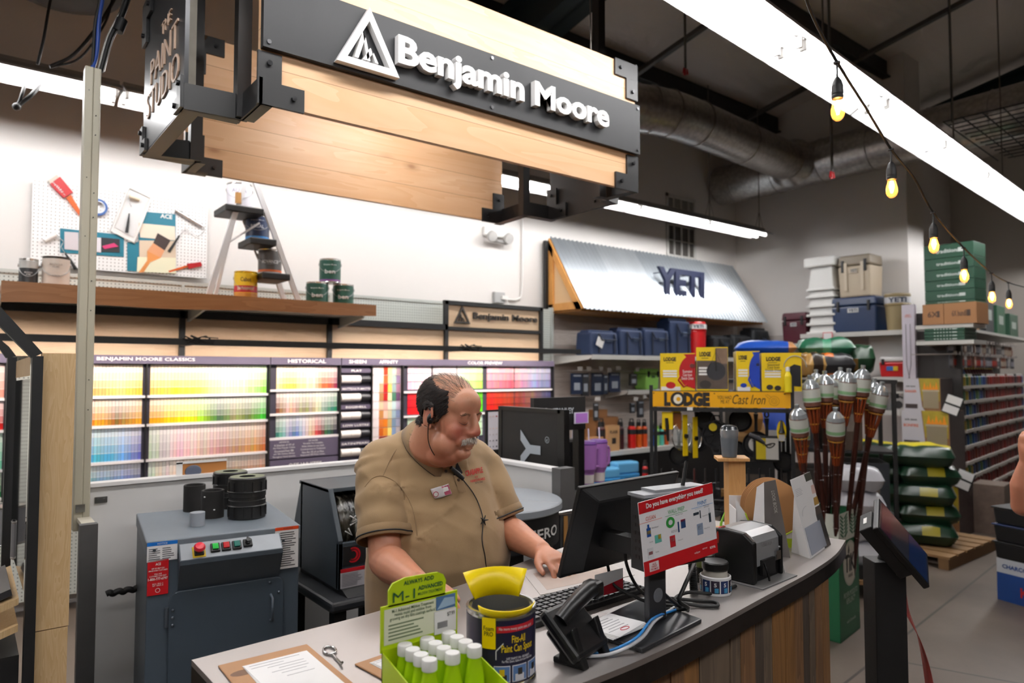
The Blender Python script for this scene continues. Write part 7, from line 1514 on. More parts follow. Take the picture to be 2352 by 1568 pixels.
for k,(px,py,L_)in enumerate(((1668,1120,.12),(1690,1118,.12),(1703,1116,.12),(1640,1130,.10))):
 p=hang_at(px,py,.02);t=thing('small_skillet','small black skillet hanging handle up below the basket, '+['leftmost but one','second from right','rightmost','leftmost'][k],'skillet',p,rz_+.2,'small skillets hung low on the rack');MB().lathe([(0,0),(.045,0),(.055,.02),(.05,.02),(0,.005)],n=28,T=Matrix.Translation((0,0,-.10))@R_).build('pan',CI,t);MB().tube([(0,0,-.05),(0,-.004,.02),(0,-.004,.06)],[.010,.009,.013],8).build('handle',CI,t)
p=hang_at(1625,1140,.05);t=thing('griddle_pan','square black griddle pan with a yellow and white label low on the rack','griddle',p,rz_);MB().box(-.085,-.01,-.10,.085,.01,.06).build('pan',CI,t,bevel=.02);MB().box(-.045,-.013,-.09,.045,-.01,.045).build('label',mat('d0ccc4',.5),t);MB().box(-.045,-.0135,.0,.01,-.01,.045).build('label_corner',YB,t)
p=hang_at(1690,1185,.0);skillet(1683,1175,.05,'small skillet with a round yellow label low on the rack',.0)
random.seed(9)
for k in range(9):
 p=hang_at(1600+k*12,1062,.32);bt_=MB().lathe([(0,0),(.016,0),(.017,.03),(.014,.042),(.014,.055),(0,.055)],n=12).build('spice_jar',mat(random.choice(('8a6a3c','b0582c','6a5a40','8c7c5c')),.4),loc=(p.x,p.y,.802));tag(bt_,'small brown seasoning jar on the rack\'s middle tier behind the pans','jar','seasoning jars on the cast iron rack')
 # --- soft bags
def pillow(w_,d_,h_,n=14,seed=0,lump=.012,sag=0.0):
 vs=[];fs=[]
 for s in(1,-1):
  for j in range(n+1):
   for i in range(n+1):
    u,v=2*i/n-1,2*j/n-1;e=max(0.0,(1-u**4)*(1-v**4))**.42
    nz=mnoise.noise(Vector((u*2.3+seed*3.1,v*2.3,s*2+seed)))*lump*2;vs.append((u*w_/2*(1-.04*v*v),v*d_/2*(1-.04*u*u),s*h_/2*e+nz*e-sag*(u*u)))
 N=(n+1)**2
 for j in range(n):
  for i in range(n):a=j*(n+1)+i;fs.append((a,a+1,a+n+2,a+n+1));fs.append((N+a,N+a+n+1,N+a+n+2,N+a+1))
 return vs,fs
def bag(c,rz,size,col,label,cols=(),g=None,seed=0,tilt=0.0,txt=None,tcol='e8d820',name='charcoal_bag',cat='bag',gloss=.3):
 t=thing(name,label,cat,c,0,g,rot=(tilt,0,rz));w_,d_,h_=size;vs,fs=pillow(w_,d_,h_,seed=seed)
 mb=MB();mb.add(vs,fs,0,True);N=len(vs)//2;mats_=[mat(col,gloss)]
 for(u0,u1,v0,v1,cc,side)in cols:
  mats_.append(mat(cc,gloss));k=len(mats_)-1
  for q in range(len(fs)):
   ce=[sum(vs[i][a]for i in fs[q])/4 for a in range(3)]
   if u0<ce[0]/w_+.5<u1 and v0<ce[1]/d_+.5<v1 and((ce[2]>0)if side>0 else(ce[2]<=0)if side<0 else True):mb.I[q]=k
 o=mb.build('bag_body',mats_,t)
 if txt:
  for(s,u,z,ww)in txt:
   M_=Matrix.Translation(c)@Euler((tilt,0,rz)).to_matrix().to_4x4()
   MB().text(s,(w_*(u-.5),-d_/2*.93,h_*z),X3,Vector((0,.5,.86)),ww,bold=.03).build('lettering',mat(tcol,.4),t)
 return t
P0=atZ(2150,1270,0);GRN='12301f';k=0
px_rows=[(2045,1060,.10),(2035,1098,0),(2040,1130,0),(2050,1165,0)]
lst=[]
bz0=.172
for lay in range(5):
 z=.12+bz0*lay
 if lay<5:lst.append((6.92+.04*(lay%2),2.70,z,'near right'))
 if lay<5:lst.append((6.80-.03*(lay%3),3.10,z,'near left'))
 if lay<4:lst.append((7.42,2.98-.02*(lay%2),z,'far'))
t=thing('wooden_pallet','low wooden pallet under the green charcoal bags','pallet',(7.05,2.9,0));m_=MB()
for i in range(6):m_.box(-.55+i*.19,-.55,.09,-.40+i*.19,.5,.11)
m_.build('deck_board',mat('8a6a44',.7),t);m_=MB()
for y in(-.5,0,.45):m_.box(-.55,y-.04,0,.58,y+.04,.09)
m_.build('bearer',mat('7a5c3a',.7),t);tags=['bottom','second lowest','third','fourth','fifth','sixth','topmost']
for(x,y,z,w_)in lst:
 lay=int(round((z-.12)/bz0));k+=1;top=lay==(3 if w_=='far' else 4)
 bag((x,y,z+.09),math.radians(-62+random.uniform(-9,9))if w_!='far' else math.radians(30),(.50,.42,.21),GRN,'green charcoal bag, %s of the %s stack on the pallet'%(tags[lay],w_),[(.1,.9,.25,.75,'d8c81c',1)]if top else[(.45,.7,.0,.07,'9c9020',1)],'green charcoal bags on the pallet',k,txt=[('100% NATURAL\nHICKORY',.55,.05,.17)])
for i,(px,py,D,n)in enumerate(((1966,1140,5.3,'topmost'),(1970,1185,5.3,'second'),(1966,1235,5.3,'third'),(1968,1285,5.3,'lowest'))):
 p=atD(px,py,D);bag((p.x,p.y,1.65-(py-855)/1600*D-.02 if False else.85-i*.185),math.radians(-50),(.34,.34,.19),'c9c9d0','white plastic sack in a stack behind the torch box, '+n,[],'white sacks behind the torch box',i+40,name='white_sack')
t=thing('wooden_pallet','wooden pallet under the white sacks','pallet',(atD(1968,1285,5.3).x,atD(1968,1285,5.3).y,0),math.radians(-50));MB().box(-.24,-.22,.10,.24,.24,.13).build('deck_board',mat('8a6a44',.7),t);MB().box(-.24,-.2,0,-.16,.2,.10).box(.16,-.2,0,.24,.2,.10).build('bearer',mat('7a5c3a',.7),t)
t=thing('stacking_crate','black crate filling the stack between the pallet and the white sacks','crate',(atD(1968,1285,5.3).x,atD(1968,1285,5.3).y,.13),math.radians(-50));MB().box(-.2,-.18,0,.2,.2,.10).build('crate',BLACKM,t)
SHX=atD(1860,870,5.9);t=thing('bag_shelf','black shelving unit behind the cast iron rack holding charcoal bags','shelf',(SHX.x,SHX.y,0),rz_);MB().box(-.75,-.2,1.56,.62,.35,1.59).build('shelf_board',BLACKM,t);m_=MB()
for x in(-.74,.58):MB().box(x,-.2,0,x+.03,-.17,1.56).build('shelf_post',BLACKM,t);MB().box(x,.3,0,x+.03,.33,1.56).build('shelf_post',BLACKM,t)
MB().box(-.74,-.2,1.0,.6,.33,1.02).build('shelf_board',BLACKM,t);BSO=(SHX.x,SHX.y);MB().box(-.74,-.2,.5,.6,.33,.52).build('shelf_board',BLACKM,t)
def dbag(px,py,D,size,col,label,cols,seed,rz=0.0,tilt=0.0,txt=None,tcol='e8e8e8',name='charcoal_bag'):p=atD(px,py,D);return bag(p,rz_+rz,size,col,label,cols,None,seed,tilt,txt,tcol,name)
dbag(1757,800,5.9,(.50,.34,.12),'1f4fae','blue plastic bag lying on the shelf behind the yellow boxes',[(.85,1,0,1,'c08a58',0)],3);dbag(1893,800,5.9,(.46,.34,.17),'1f5a40','green plastic bag lying on top of the black charcoal bag',[(.4,.6,0,.3,'3c8a68',0)],4)
dbag(1862,838,5.75,(.20,.30,.20),'b0894c','tan paper charcoal bag beside the rightmost yellow box',[(.3,.7,0,.3,'2a2018',0)],5,.3);dbag(1908,838,5.72,(.34,.26,.19),'1f1f22','black charcoal bag with a flame picture and white letters',[(.30,.5,.05,.5,'d8701c',0)],6,.1,txt=[('BAG',.2,.05,.09)]);dbag(1972,824,5.9,(.26,.30,.24),'1c3d26','dark green and brown bag at the right end of the bag row',[(.1,.5,0,.5,'7a5a2c',-1)],7,-.2)
dbag(1770,985,5.4,(.36,.2,.42),'d9dade','white and blue plastic sack behind the hanging skillets',[(0,1,0,1,'2448a8',1)],8)if True else None
for(px,py,c,n)in((1718,960,'9a7040','left'),(1725,1000,'9c7c54','right')):dbag(px,py,5.3,(.22,.15,.26),c,'brown paper charcoal sack hanging behind the skillets, '+n,[],9,name='paper_sack')
# --- tiki torches
KX=Rz(math.radians(8));BO=Vector((4.25,2.15,0));t=thing('torch_box','green cardboard display box with torch brand oval holding the bamboo torches','display box',BO,math.radians(8));TG=mat('1f5f3c',.5);TW=mat('cfd2c6',.5)
m_=MB().box(0,0,0,.36,.004,.77).box(0,.28,0,.36,.284,.77).box(0,0,0,.004,.284,.77).box(.356,0,0,.36,.284,.77).box(0,0,0,.36,.284,.01);bx_=m_.build('box',TG,t)
MB().box(-.0015,-.0015,.60,.3615,0,.775).box(-.0015,-.0015,.60,0,.284,.775).build('pale_band',TW,bx_);lf=MB();random.seed(2)
for k in range(2):
 cx=.09+k*.17
 for j in range(6):
  for s in(-1,1):z=.63+j*.022;lf.prism([(cx+s*.004,z),(cx+s*.06,z+.03),(cx+s*.065,z+.02),(cx+s*.02,z-.006)],-.0025,-.0015,0,'Y')
for j in range(5):lf.prism([(.05+j*.05,.64),(.10+j*.05,.68),(.11+j*.05,.66)],-.0025,-.0015,ax='X')
lf.build('leaf_print',TG,bx_);T2=Matrix.Translation((.19,-.002,.45))@Matrix.Rotation(PI/2,4,'X');MB().lathe([(0,0),(.125,0)],n=48,sx=1.0,sy=1.12,T=T2).build('oval',mat('d6d2c4',.5),bx_);MB().lathe([(.117,.0006),(.119,.0006)],n=48,sx=1.0,sy=1.12,T=T2).build('oval_line',TG,bx_)
MB().text('TiKi',(.19,-.0032,.455),X3,Z3,.19,.11,bold=.03).text('BRAND',(.19,-.0032,.375),X3,Z3,.08,.02).prism([(.15,.52),(.165,.57),(.18,.53),(.17,.51)],-.0034,-.003,0,'Y').build('lettering',mat('1c1c18',.5),bx_);MB().text('PROVEN MOSQUITO\nREPELLENCY*',(.19,-.002,.245),X3,Z3,.25,.075).text('with Citronella',(.19,-.002,.10),X3,Z3,.16).build('lettering',mat('b9c4b4',.5),bx_)
BAMB=wood('dark_bamboo','3c1a12','28100b','120806','Z',None,'X',0,3,.3,False);SLAT=mat('7c3414',.35,noise=.25);WRAP=mat('aab0b4',.12,.5,noise=.3);BRN=mat('5c3424',.7,noise=.3);PLAS=mat('b9bcc0',.1,alpha=.25)
def torch_parts(t,L_):
 MB().tube([(0,0,0),(0,0,L_-.33)],[.012,.013],8).build('bamboo_pole',BAMB,t);b_=MB()
 for z in[L_*.12*i for i in range(1,7)]:
  if z<L_-.36:b_.lathe([(.012,z-.004),(.0155,z),(.012,z+.004)],n=8)
 b_.build('bamboo_node',BAMB,t);s=MB()
 for k in range(9):a=k*2*PI/9;s.tube([(.012*math.cos(a),.012*math.sin(a),L_-.35),(.030*math.cos(a),.030*math.sin(a),L_-.18),(.037*math.cos(a),.037*math.sin(a),L_-.07)],.0052,5)
 s.build('split_bamboo_cage',SLAT,t);MB().lathe([(.019,L_-.30),(.0225,L_-.295),(.022,L_-.29)],n=14).lathe([(.032,L_-.20),(.036,L_-.195),(.035,L_-.19)],n=14).build('raffia_tie',mat('c08a2c',.5),t)
 MB().lathe([(.036,L_-.185),(.040,L_-.18),(.041,L_-.11),(.041,L_-.07),(.037,L_-.05)],n=18).build('woven_head',BRN,t);MB().lathe([(.0418,L_-.155),(.0422,L_-.150),(.0422,L_-.075)],n=20).build('paper_label',mat('c3c6be',.5),t);MB().lathe([(.0424,L_-.148),(.0424,L_-.128)],n=20).build('label_stripe',mat('7ea87a',.5),t)
 MB().lathe([(.042,L_-.07),(.037,L_-.045),(.020,L_-.02),(.010,L_-.012),(.012,L_+.01),(.006,L_+.012),(0,L_+.012)],n=16).build('wrapped_cap',WRAP,t)
tips=[(1859,861,4.35,1.0),(1874,848,4.6,1),(1894,851,4.4,1),(1911,860,4.6,1),(1931,843,4.6,1),(1950,846,4.35,1),(1983,838,4.35,1),(2009,868,4.45,1),(2027,876,4.4,1),(1830,928,4.15,1),(1919,935,4.15,1),(1838,950,4.5,1)]
words=['left of the tall group','behind the leftmost tall one','third from the left in the tall group','behind the third','tall one at the middle back','tall one in the middle front','tallest of all','right of the tallest, leaning right','rightmost of all','leftmost and low, in front of the rack post','low one at the front centre','half hidden behind the leftmost low one']
for i,(px,py,D,k)in enumerate(tips):
 q=atD(px,py,D);b=(Matrix.Translation(BO)@KX)@Vector((.07+.22*((i*5)%12)/12,.06+.2*((i*7)%12)/12,.02));f=(px-1835)/195;b=(Matrix.Translation(BO)@KX)@Vector((.05+.24*f,.05+.17*((i*5)%7)/7,.02))
 d=q-b;L_=d.length;t=thing('bamboo_torch','wrapped bamboo torch, '+words[i],'torch',b,0,'bamboo torches in the green box',rot=d.to_track_quat('Z','Y').to_euler());torch_parts(t,L_-.012);t.scale=(1.25,1.25,1)
 # --- self-service terminal
p=atD(2030,1290,2.4);KZ=1.65-(1283-855)/1600*2.4;t=thing('payment_terminal','black self service screen on a square black post at the aisle','terminal',(p.x,p.y,0),math.radians(-40))
MB().box(-.052,-.045,0,.052,.045,KZ).build('post',KP,t,bevel=.003);MB().box(-.2,-.18,0,.2,.18,.012).build('base_plate',BLACKM,t)
TW3=Matrix.Translation((2.488,1.036,1.087))@Rz(math.radians(6.8))@Matrix.Rotation(math.radians(-30),4,'X')@Matrix.Rotation(math.radians(60.8),4,'Y');T3=(Matrix.Translation(t.location)@Rz(math.radians(-40))).inverted()@TW3
MB().bx((0,.012,0),(.26,.022,.17),T=T3).build('screen_body',BLACK,t,bevel=.005);MB().bx((0,.0005,0),(.245,.001,.155),T=T3).build('screen',mat('2a2c34',.08),t);MB().bx((.07,.0,-.0),(.09,.001,.15),T=T3).build('screen_image',mat('14264a',.08),t);MB().bx((-.09,.0,-.0),(.05,.001,.15),T=T3).build('screen_image',mat('35182a',.08),t)
MB().bx((-.03,.045,-.03),(.21,.045,.09),T=T3).build('rear_module',BLACKM,t,bevel=.004);MB().bx((-.136,.045,-.03),(.001,.012,.03),T=T3).build('white_label',WHITE,t);MB().tube([(0,0,KZ-.08),(.0,.0,KZ-.0),T3@Vector((0,.05,0))],.02,10).build('tilt_arm',BLACKM,t)
MB().cyl((.02,-.046,KZ-.035),(.02,-.052,KZ-.035),.007,n=10).build('bolt',CHROME,t)
sp_=spline([atD(2066,1325,2.44),atD(2082,1400,2.44),atD(2108,1460,2.42),atD(2126,1525,2.42),atD(2138,1600,2.4),atD(2145,1700,2.4)],6);L2=[];vs=[]
for i,q in enumerate(sp_):wv=_r*(.013*math.cos(i*.10)+.002)+_f*(.02*math.sin(i*.10));vs+=[q-wv,q+wv]
o=MB().add(vs,[(2*i,2*i+1,2*i+3,2*i+2)for i in range(len(sp_)-1)],0,True).build('strap',mat('8a3a34',.5));o.modifiers.new('t','SOLIDIFY').thickness=.002;o.parent=t;o.matrix_parent_inverse=(Matrix.Translation(t.location)@Rz(math.radians(-40))).inverted();o['label']='dull red woven strap'
# --- right wall shelving and coolers
def atRS(px,py,X=8.35):return atX(px,py,X)
def shelfx(px0,px1,py,X,label,z=None,dep=.45):a,b=atX(px0,py,X),atX(px1,py,X);z=z or(a.z+b.z)/2;t=thing('wall_shelf',label,'shelf',(X,b.y,z));w_=a.y-b.y;MB().box(0,0,-.02,dep,w_,0).build('shelf_board',SHELFW,t);MB().box(-.004,0,-.05,.006,w_,.004).build('price_rail',SHELFW,t);MB().prism([(0,-.02),(dep,-.02),(dep,-.11),(.05,-.05)],0,.01,0,'Y').build('bracket',SHELFW,t);return z
t=thing('shelving_back','pale slatted shelving back panel on the right wall','shelving',(8.84,3.62,0));MB().box(0,0,0,.04,1.85,2.16).build('panel',peg_mat('slat_panel','b9b0ac','8a827e',.0254,.002,'YZ'),t);m_=MB()
for y in(0,1.22):MB().box(-.03,y,0,0,y+.03,2.2).build('upright',SHELFW,t)
ZA=shelfx(1838,2086,757,8.35,'upper white shelf on the right wall carrying the coolers',2.13);ZB=shelfx(2004,2090,866,8.35,'middle white shelf on the right wall with the red cooler');ZC=shelfx(2030,2090,944,8.35,'lower white shelf on the right wall with pots');ZD=shelfx(1775,1845,790,8.35,'white shelf end under the maroon cooler',dep=.4)
def onx(px0,px1,X):a,b=atX(px0,760,X),atX(px1,760,X);return(a.y+b.y)/2,abs(a.y-b.y)
y,w_=onx(1790,1850,8.4);hard_cooler((8.58,y,ZD),w_*.95,.30,atX(1820,717,8.4).z-ZD,-PI/2,mat('43131f',.4),mat('43131f',.4),'dark maroon hard cooler at the left end of the right wall shelves')
y,w_=onx(1907,2014,8.4);hN=atX(1960,681,8.4).z-ZA;hard_cooler((8.6,y,ZA),w_*.97,.38,hN,-PI/2,mat('12294c',.35),mat('12294c',.35),'navy blue hard cooler on the upper right shelf')
y2,w2=onx(1925,2008,8.45);t=hard_cooler((8.6,y2,ZA+hN),w2*.92,.34,atX(1965,585,8.45).z-ZA-hN,-PI/2,mat('b5a690',.45),mat('7d7160',.45),'tan wheeled hard cooler standing on the navy cooler',badge='a89a84');s_=MB()
for x in(-.10,.10):s_.box(x-.018,-.178,.08,x+.018,-.17,.42)
s_.build('raised_rib',mat('c0b29c',.45),t)
y,w_=onx(2017,2078,8.4);hb_=atX(2048,672,8.4).z-ZA;t=thing('bucket','tan lidded bucket with a white paper band at the right of the shelf','bucket',(8.58,y,ZA));r=w_/2*.95;BK=mat('94835f',.45)
MB().lathe([(0,0),(r*.80,0),(r*.95,hb_*.68),(0,hb_*.68)],n=32).build('bucket_body',BK,t);MB().lathe([(r*.98,hb_*.66),(r*1.04,hb_*.70),(r*.97,hb_*.74),(r*.97,hb_*.92),(r*1.02,hb_*.95),(r*.98,hb_),(0,hb_)],n=32).build('lid',BK,t);MB().lathe([(r*.99,hb_*.74),(r*1.0,hb_*.90)],n=32).build('paper_band',mat('cfd0d4',.5),t);MB().text('YETI',(0,0,0),X3,Z3,.20,hb_*.13,fn=lambda X,Y,Z:Vector(((r+.004)*math.cos(-2.75+X/r),(r+.004)*math.sin(-2.75+X/r),hb_*.82+Y)),bold=.04).build('lettering',mat('16233c',.4),t)
y,w_=onx(1850,1922,8.42);FOAMW=mat('dcdbd8',.7);zt=[atX(1885,v,8.42).z for v in(755,735,714,694,672,655,620,590)]
for i in range(6):
 t=thing('foam_cooler','white foam cooler box nested in the tall stack, '+['lowest','second from below','third from below','fourth from below','fifth from below','topmost and upside full height'][i],'foam cooler',(8.6,y,ZA+(zt[i]-zt[0])),0,'white foam coolers stacked on the shelf');h=.30 if i==5 else(zt[i+1]-zt[i])*.98;MB().box(-.17,-w_/2*.82,0,.17,w_/2*.82,h,tap=.02 if i<5 else.03).build('foam_body',FOAMW,t,bevel=.012);MB().box(-.19,-w_/2*.92,-.0,.19,w_/2*.92,.03).build('rim',FOAMW,t,bevel=.008)
 if i==5:MB().box(-.20,-w_/2*1.0,h,.20,w_/2*1.0,h+.12).build('lid',FOAMW,t,bevel=.02)
y,w_=onx(2013,2090,8.4);t=hard_cooler((8.55,y,ZB),w_*.95,.3,atX(2050,818,8.4).z-ZB,-PI/2,mat('b00e14',.35),mat('d9d6d4',.4),'red picnic cooler with a white lid on the middle right shelf',brand=False);MB().bx((-.02,-.152,.10),(.12,.004,.05)).build('sticker',mat('2a62a8',.4),t);MB().bx((.02,-.153,.10),(.05,.004,.05)).build('sticker_part',mat('d9b21c',.4),t)
y,w_=onx(1995,2060,8.5);t=thing('foam_chest','white rounded foam chest behind the red picnic cooler','foam cooler',(8.76,y+.05,ZB));MB().box(-.06,-.22,0,.06,.22,.52).build('chest',FOAMW,t,bevel=.04)
for i,(px,nm,c)in enumerate(((2045,'steel kettle jug','8a8a8c'),(2066,'white small heater box','c9c6c4'))):
 y=atX(px,930,8.45).y;t=thing('jug' if i==0 else 'small_box',nm+' on the lower white shelf of the right wall','jug' if i==0 else 'box',(8.5,y,ZC))
 if i==0:MB().lathe([(0,0),(.07,0),(.075,.02),(.07,.20),(0,.21)],n=24).build('jug_body',mat(c,.25,.6),t);MB().tube([(-.02,-.07,.17),(-.02,-.12,.15),(-.02,-.12,.07),(-.02,-.07,.05)],.008,8).build('handle',BLACKM,t)
 else:MB().box(-.07,-.08,0,.07,.08,.14).build('box',mat(c,.4),t);MB().cyl((-.075,0,.07),(-.07,0,.07),.045,n=20).build('round_front',mat('2c2c2e',.4),t)
p0,p1=atX(1890,775,8.3),atX(1908,762,8.3);y,w_=onx(1850,1880,8.35);t=thing('small_red_jug','small red drink cooler with a white lid beside the sale card','drink cooler',(8.5,y,atX(1865,792,8.35).z));MB().lathe([(0,0),(.08,0),(.085,.12),(0,.12)],n=20).build('body',mat('b8141a',.4),t);MB().lathe([(.085,.12),(.09,.13),(.08,.17),(0,.17)],n=20).build('lid',WHITE,t)
a=atX(1898,770,8.3);tag(MB().box(0,-.06,-.06,.003,.06,.04,0).box(-.001,-.052,-.052,0,.052,.032,1).build('price_card',[mat('c9242c',.4),PAPER],loc=(8.33,a.y,a.z)),'red bordered white price card below the upper right shelf','price card')
# --- end display: fire pit boxes, cartons, long aisle rack
EX=7.88
def ebox(px0,px1,yt,yb,X,dep,label,front,cat='box',name='carton',g=None,side=None,bot=None):
 a,b=atX(px0,(yt+yb)/2,X),atX(px1,(yt+yb)/2,X);xm=(px0+px1)/2;z0=atX(xm,yb,X).z if bot is None else bot;z1=atX(xm,yt,X).z
 t=thing(name,label,cat,(X,b.y,z0),0,g);w_=a.y-b.y;h=z1-z0;o=MB().box(0,0,0,dep,w_,h,[0,0,1,0,0,0]).build('box',[front,side or front],t)
 return t,w_,h
FPK=mat('c9c6ce',.45);FPY=mat('a8942c',.5,noise=.3);FPW=mat('8a6240',.5,noise=.3);DKP=mat('3a3030',.4,noise=.6);FLM=mat('e89018',.5);PIT=mat('a89c84',.3,.5)
def firebox(px0,px1,yt,yb,title,lab,dep,bot=None,X=EX,full=True):
 t,w_,h=ebox(px0,px1,yt,yb,X,dep,lab,FPW,name='fire_pit_box',g='fire pit cartons on the end display',side=DKP,bot=bot);F=-.0015
 if full:
  MB().prism([(w_*1.0,0),(w_*1.0,h),(w_*.58,h),(w_*.50,h*.12),(w_*.42,0)],F,F+.001,ax='X').build('white_panel',FPK,t);MB().text(title,(F-.001,w_*.80,h*.60),-Y3,Z3,w_*.32,h*.08,bold=.02).build('lettering',mat('d0603c',.4),t);MB().text('solo stove',(F-.001,w_*.80,h*.76),-Y3,Z3,w_*.26,h*.06,bold=.02).build('lettering',mat('2c2c30',.4),t);MB().box(F-.0008,w_*.62,.02,F,w_*.96,h*.2).build('photo_strip',DKP,t)
 MB().prism([(w_*.02,h*.3),(w_*.02,h),(w_*(.56 if full else.98),h),(w_*.50,h*.3)],F,F+.0009,ax='X').build('printed_backdrop',FPY,t);cx=w_*.26 if full else w_*.5
 P=MB().box(F-.002,cx-w_*.21,h*.08,F-.0005,cx+w_*.21,h*.62).build('printed_fire_pit',PIT,t);MB().box(F-.003,cx-w_*.23,h*.60,F-.0005,cx+w_*.23,h*.65).build('printed_rim',mat('cfc4ac',.3,.5),t)
 fl=MB();
 for k in range(5):x=cx-w_*.16+k*w_*.08;fl.prism([(x-w_*.05,h*.65),(x,h*(.80+.1*(k%2==0))),(x+w_*.05,h*.65)],F-.0018,F-.0006,ax='X')
 fl.build('printed_flame',FLM,t)
zf=atX(2188,1218,EX).z;firebox(2150,2203,1116,1218,'YUKON','largest fire pit carton, at the floor of the end display',.40,bot=0.0,full=False);zt3=atX(2176,1116,EX).z;firebox(2140,2183,1033,1116,'BONFIRE','fire pit carton above the floor one, half hidden by charcoal bags',.40,bot=zt3,full=False);zt2=atX(2161,1033,EX).z
firebox(2072,2181,943,1033,'BONFIRE','fire pit carton, second from the top of the end display',.40,bot=zt2);zt1=atX(2126,943,EX).z;firebox(2076,2160,869,943,'RANGER','topmost fire pit carton with a yellow panel',.32,bot=zt1)
for(px,py,n)in((2182,930,'upper'),(2208,1102,'lower')):
 p=atX(px,py,EX-.02);t=thing('sale_cards','pair of white price cards on a black holder, '+n,'price card',p,0,'price cards on the fire pit cartons');MB().box(.0,-.10,-.09,.01,.06,.10,T=Matrix.Rotation(.35,4,'X')).build('holder',BLACKM,t);MB().box(-.003,-.09,.02,0,.05,.10,T=Matrix.Rotation(.35,4,'X')).build('card',PAPER,t);MB().box(-.003,-.09,-.08,0,.05,-.0,T=Matrix.Rotation(.35,4,'X')).build('card',PAPER,t)
t=thing('end_display','tall dark end display shelving unit of the aisle','shelving',(7.97,2.60,0));MB().box(.32,.24,0,.34,.54,2.4).build('back_panel',mat('2a2726',.6),t)
for z in(atX(2160,745,7.93).z,atX(2160,782,7.93).z):MB().box(-.03,-.0,z-.04,.32,.54,z).build('shelf_board',SHELFW,t)
zu,zl=atX(2160,745,7.93).z,atX(2160,782,7.93).z;DG_=mat('12402c',.45);
def stackbox(px0,px1,z0,z1,X,label,front,txt,tc='c9d0cc',dep=.33,g='green cartons on the end display'):
 a,b=atX(px0,650,X),atX(px1,650,X);t=thing('carton',label,'box',(X,b.y,z0),0,g);w_=a.y-b.y;h=z1-z0;MB().box(0,0,0,dep,w_,h).build('box',front,t,bevel=.002);MB().text(txt,(-.001,w_*.5,h*.5),-Y3,Z3,w_*.5,h*.28,bold=.02).build('lettering',mat(tc,.4),t);MB().box(-.001,w_*.18,h*.35,0,w_*.3,h*.65).build('printed_mark',mat(tc,.4),t);return t
zz0=zu;hk=(atX(2165,697,7.93).z-zu);BX=mat('9a6c44',.6)
stackbox(2166,2241,zu,zu+hk,7.93,'brown carton on the end display shelf, right of two',BX,'6X bundle','3a2618',g='brown cartons on the end display');stackbox(2117,2165,zu,zu+hk,7.93,'brown carton on the end display shelf, left of two',BX,'6X','3a2618',g='brown cartons on the end display')
lev=[atX(2165,v,7.93).z for v in(697,690,666,643,618,592,560)];nm=['lowest','second','third','fourth','fifth','topmost']
for i in range(6):stackbox(2124,2238,lev[i]+.001,lev[i+1]-.003,7.95,'dark green grill carton in the tall stack, '+nm[i],DG_,'traditional')
for i in range(4):a=atX(2160,779,7.93).z;h=(atX(2160,752,7.93).z-zl)/4;stackbox(2120,2212,zl+h*i+.001,zl+h*(i+1)-.002,7.94,'flat green box on the lower display shelf, '+['lowest','second','third','topmost'][i]+' of four',DG_,'- - - - - - -')
a=atX(2100,700,8.3);b=atX(2120,900,8.3);t=thing('tall_white_box','tall narrow white box of fire tools left of the end display','box',(8.22,3.26,b.z));MB().box(0,0,0,.06,.13,a.z-b.z).build('box',mat('cfc8d4',.4),t);MB().text('HEAT\nTOOLS',(-.001,.065,(a.z-b.z)*.87),-Y3,Z3,.07,bold=.02).build('lettering',mat('d0603c',.4),t);MB().tube([(-.002,.045,.75),(-.002,.045,.3),(-.002,.09,.05)],.0025,5).tube([(-.002,.09,.75),(-.002,.09,.3),(-.002,.045,.05)],.0025,5).build('printed_tongs',mat('3c3c40',.5),t)
t=thing('stool_shelf','small hidden bracket shelf carrying the tall white box','shelf',(8.22,3.28,b.z-.02));MB().box(0,0,0,.5,.2,.02).build('shelf_board',SHELFW,t)
# --- long aisle rack with rows of cans
GR=math.radians(6.6);G0=Vector((8.34,2.84,0));GM=Matrix.Translation(G0)@Rz(GR);glp=local_plane(G0,GR)
t=thing('aisle_rack','long dark aisle rack with eight white shelves of small cans','shelving',G0,GR);GLn=4.2;MB().box(0,.42,0,GLn,.46,2.3).build('back_panel',mat('2c2827',.7),t);MB().box(0,0,0,GLn,.42,.16).build('base',mat('1c1a1a',.6),t);MB().box(-.02,.0,.16,.0,.44,2.3).build('side_panel',mat('241f1e',.6),t)
sy=[(2215,886),(2215,920),(2218,954),(2220,987),(2220,1023),(2222,1060),(2228,1092),(2257,1114),(2260,1159)];sz=[glp(x,y).z for x,y in sy];sz[-1]=max(.2,sz[-1])
for z in sz:MB().box(0,-.02,z-.03,GLn,.42,z).build('shelf_board',mat('b9b4ae',.45),t)
MB().box(-.02,-.02,2.10,GLn,.42,2.13).build('top_shelf',SHELFW,t)
CC_=['5c1c1c','7a2420','2c3c70','2a5a34','8c7a30','3a3a3e','204a7a','9a9890','6a2c1c','54704a']
cans=[]
for c in CC_:cans.append(MB().lathe([(0,0),(.027,0),(.028,.004),(.028,.095),(.022,.105),(0,.105)],n=10,m=0).lathe([(.022,.105),(.023,.106),(.022,.128),(0,.13)],n=10,m=1).build('spray_can',[mat(c,.35),mat(random.choice(['c9c6c0',c,'1c1c1e']),.4)]))
used=set();random.seed(31);cname_={'5c1c1c':'dark red','7a2420':'brick red','2c3c70':'dark blue','2a5a34':'green','8c7a30':'mustard','3a3a3e':'dark grey','204a7a':'blue','9a9890':'pale grey','6a2c1c':'rust brown','54704a':'olive green'}
pat=[4,3,4,2,5,6,9,6,2,5,0,1,0,0,8,0,1,1,0,8,0,1,0,0,5,0,1,0,2]
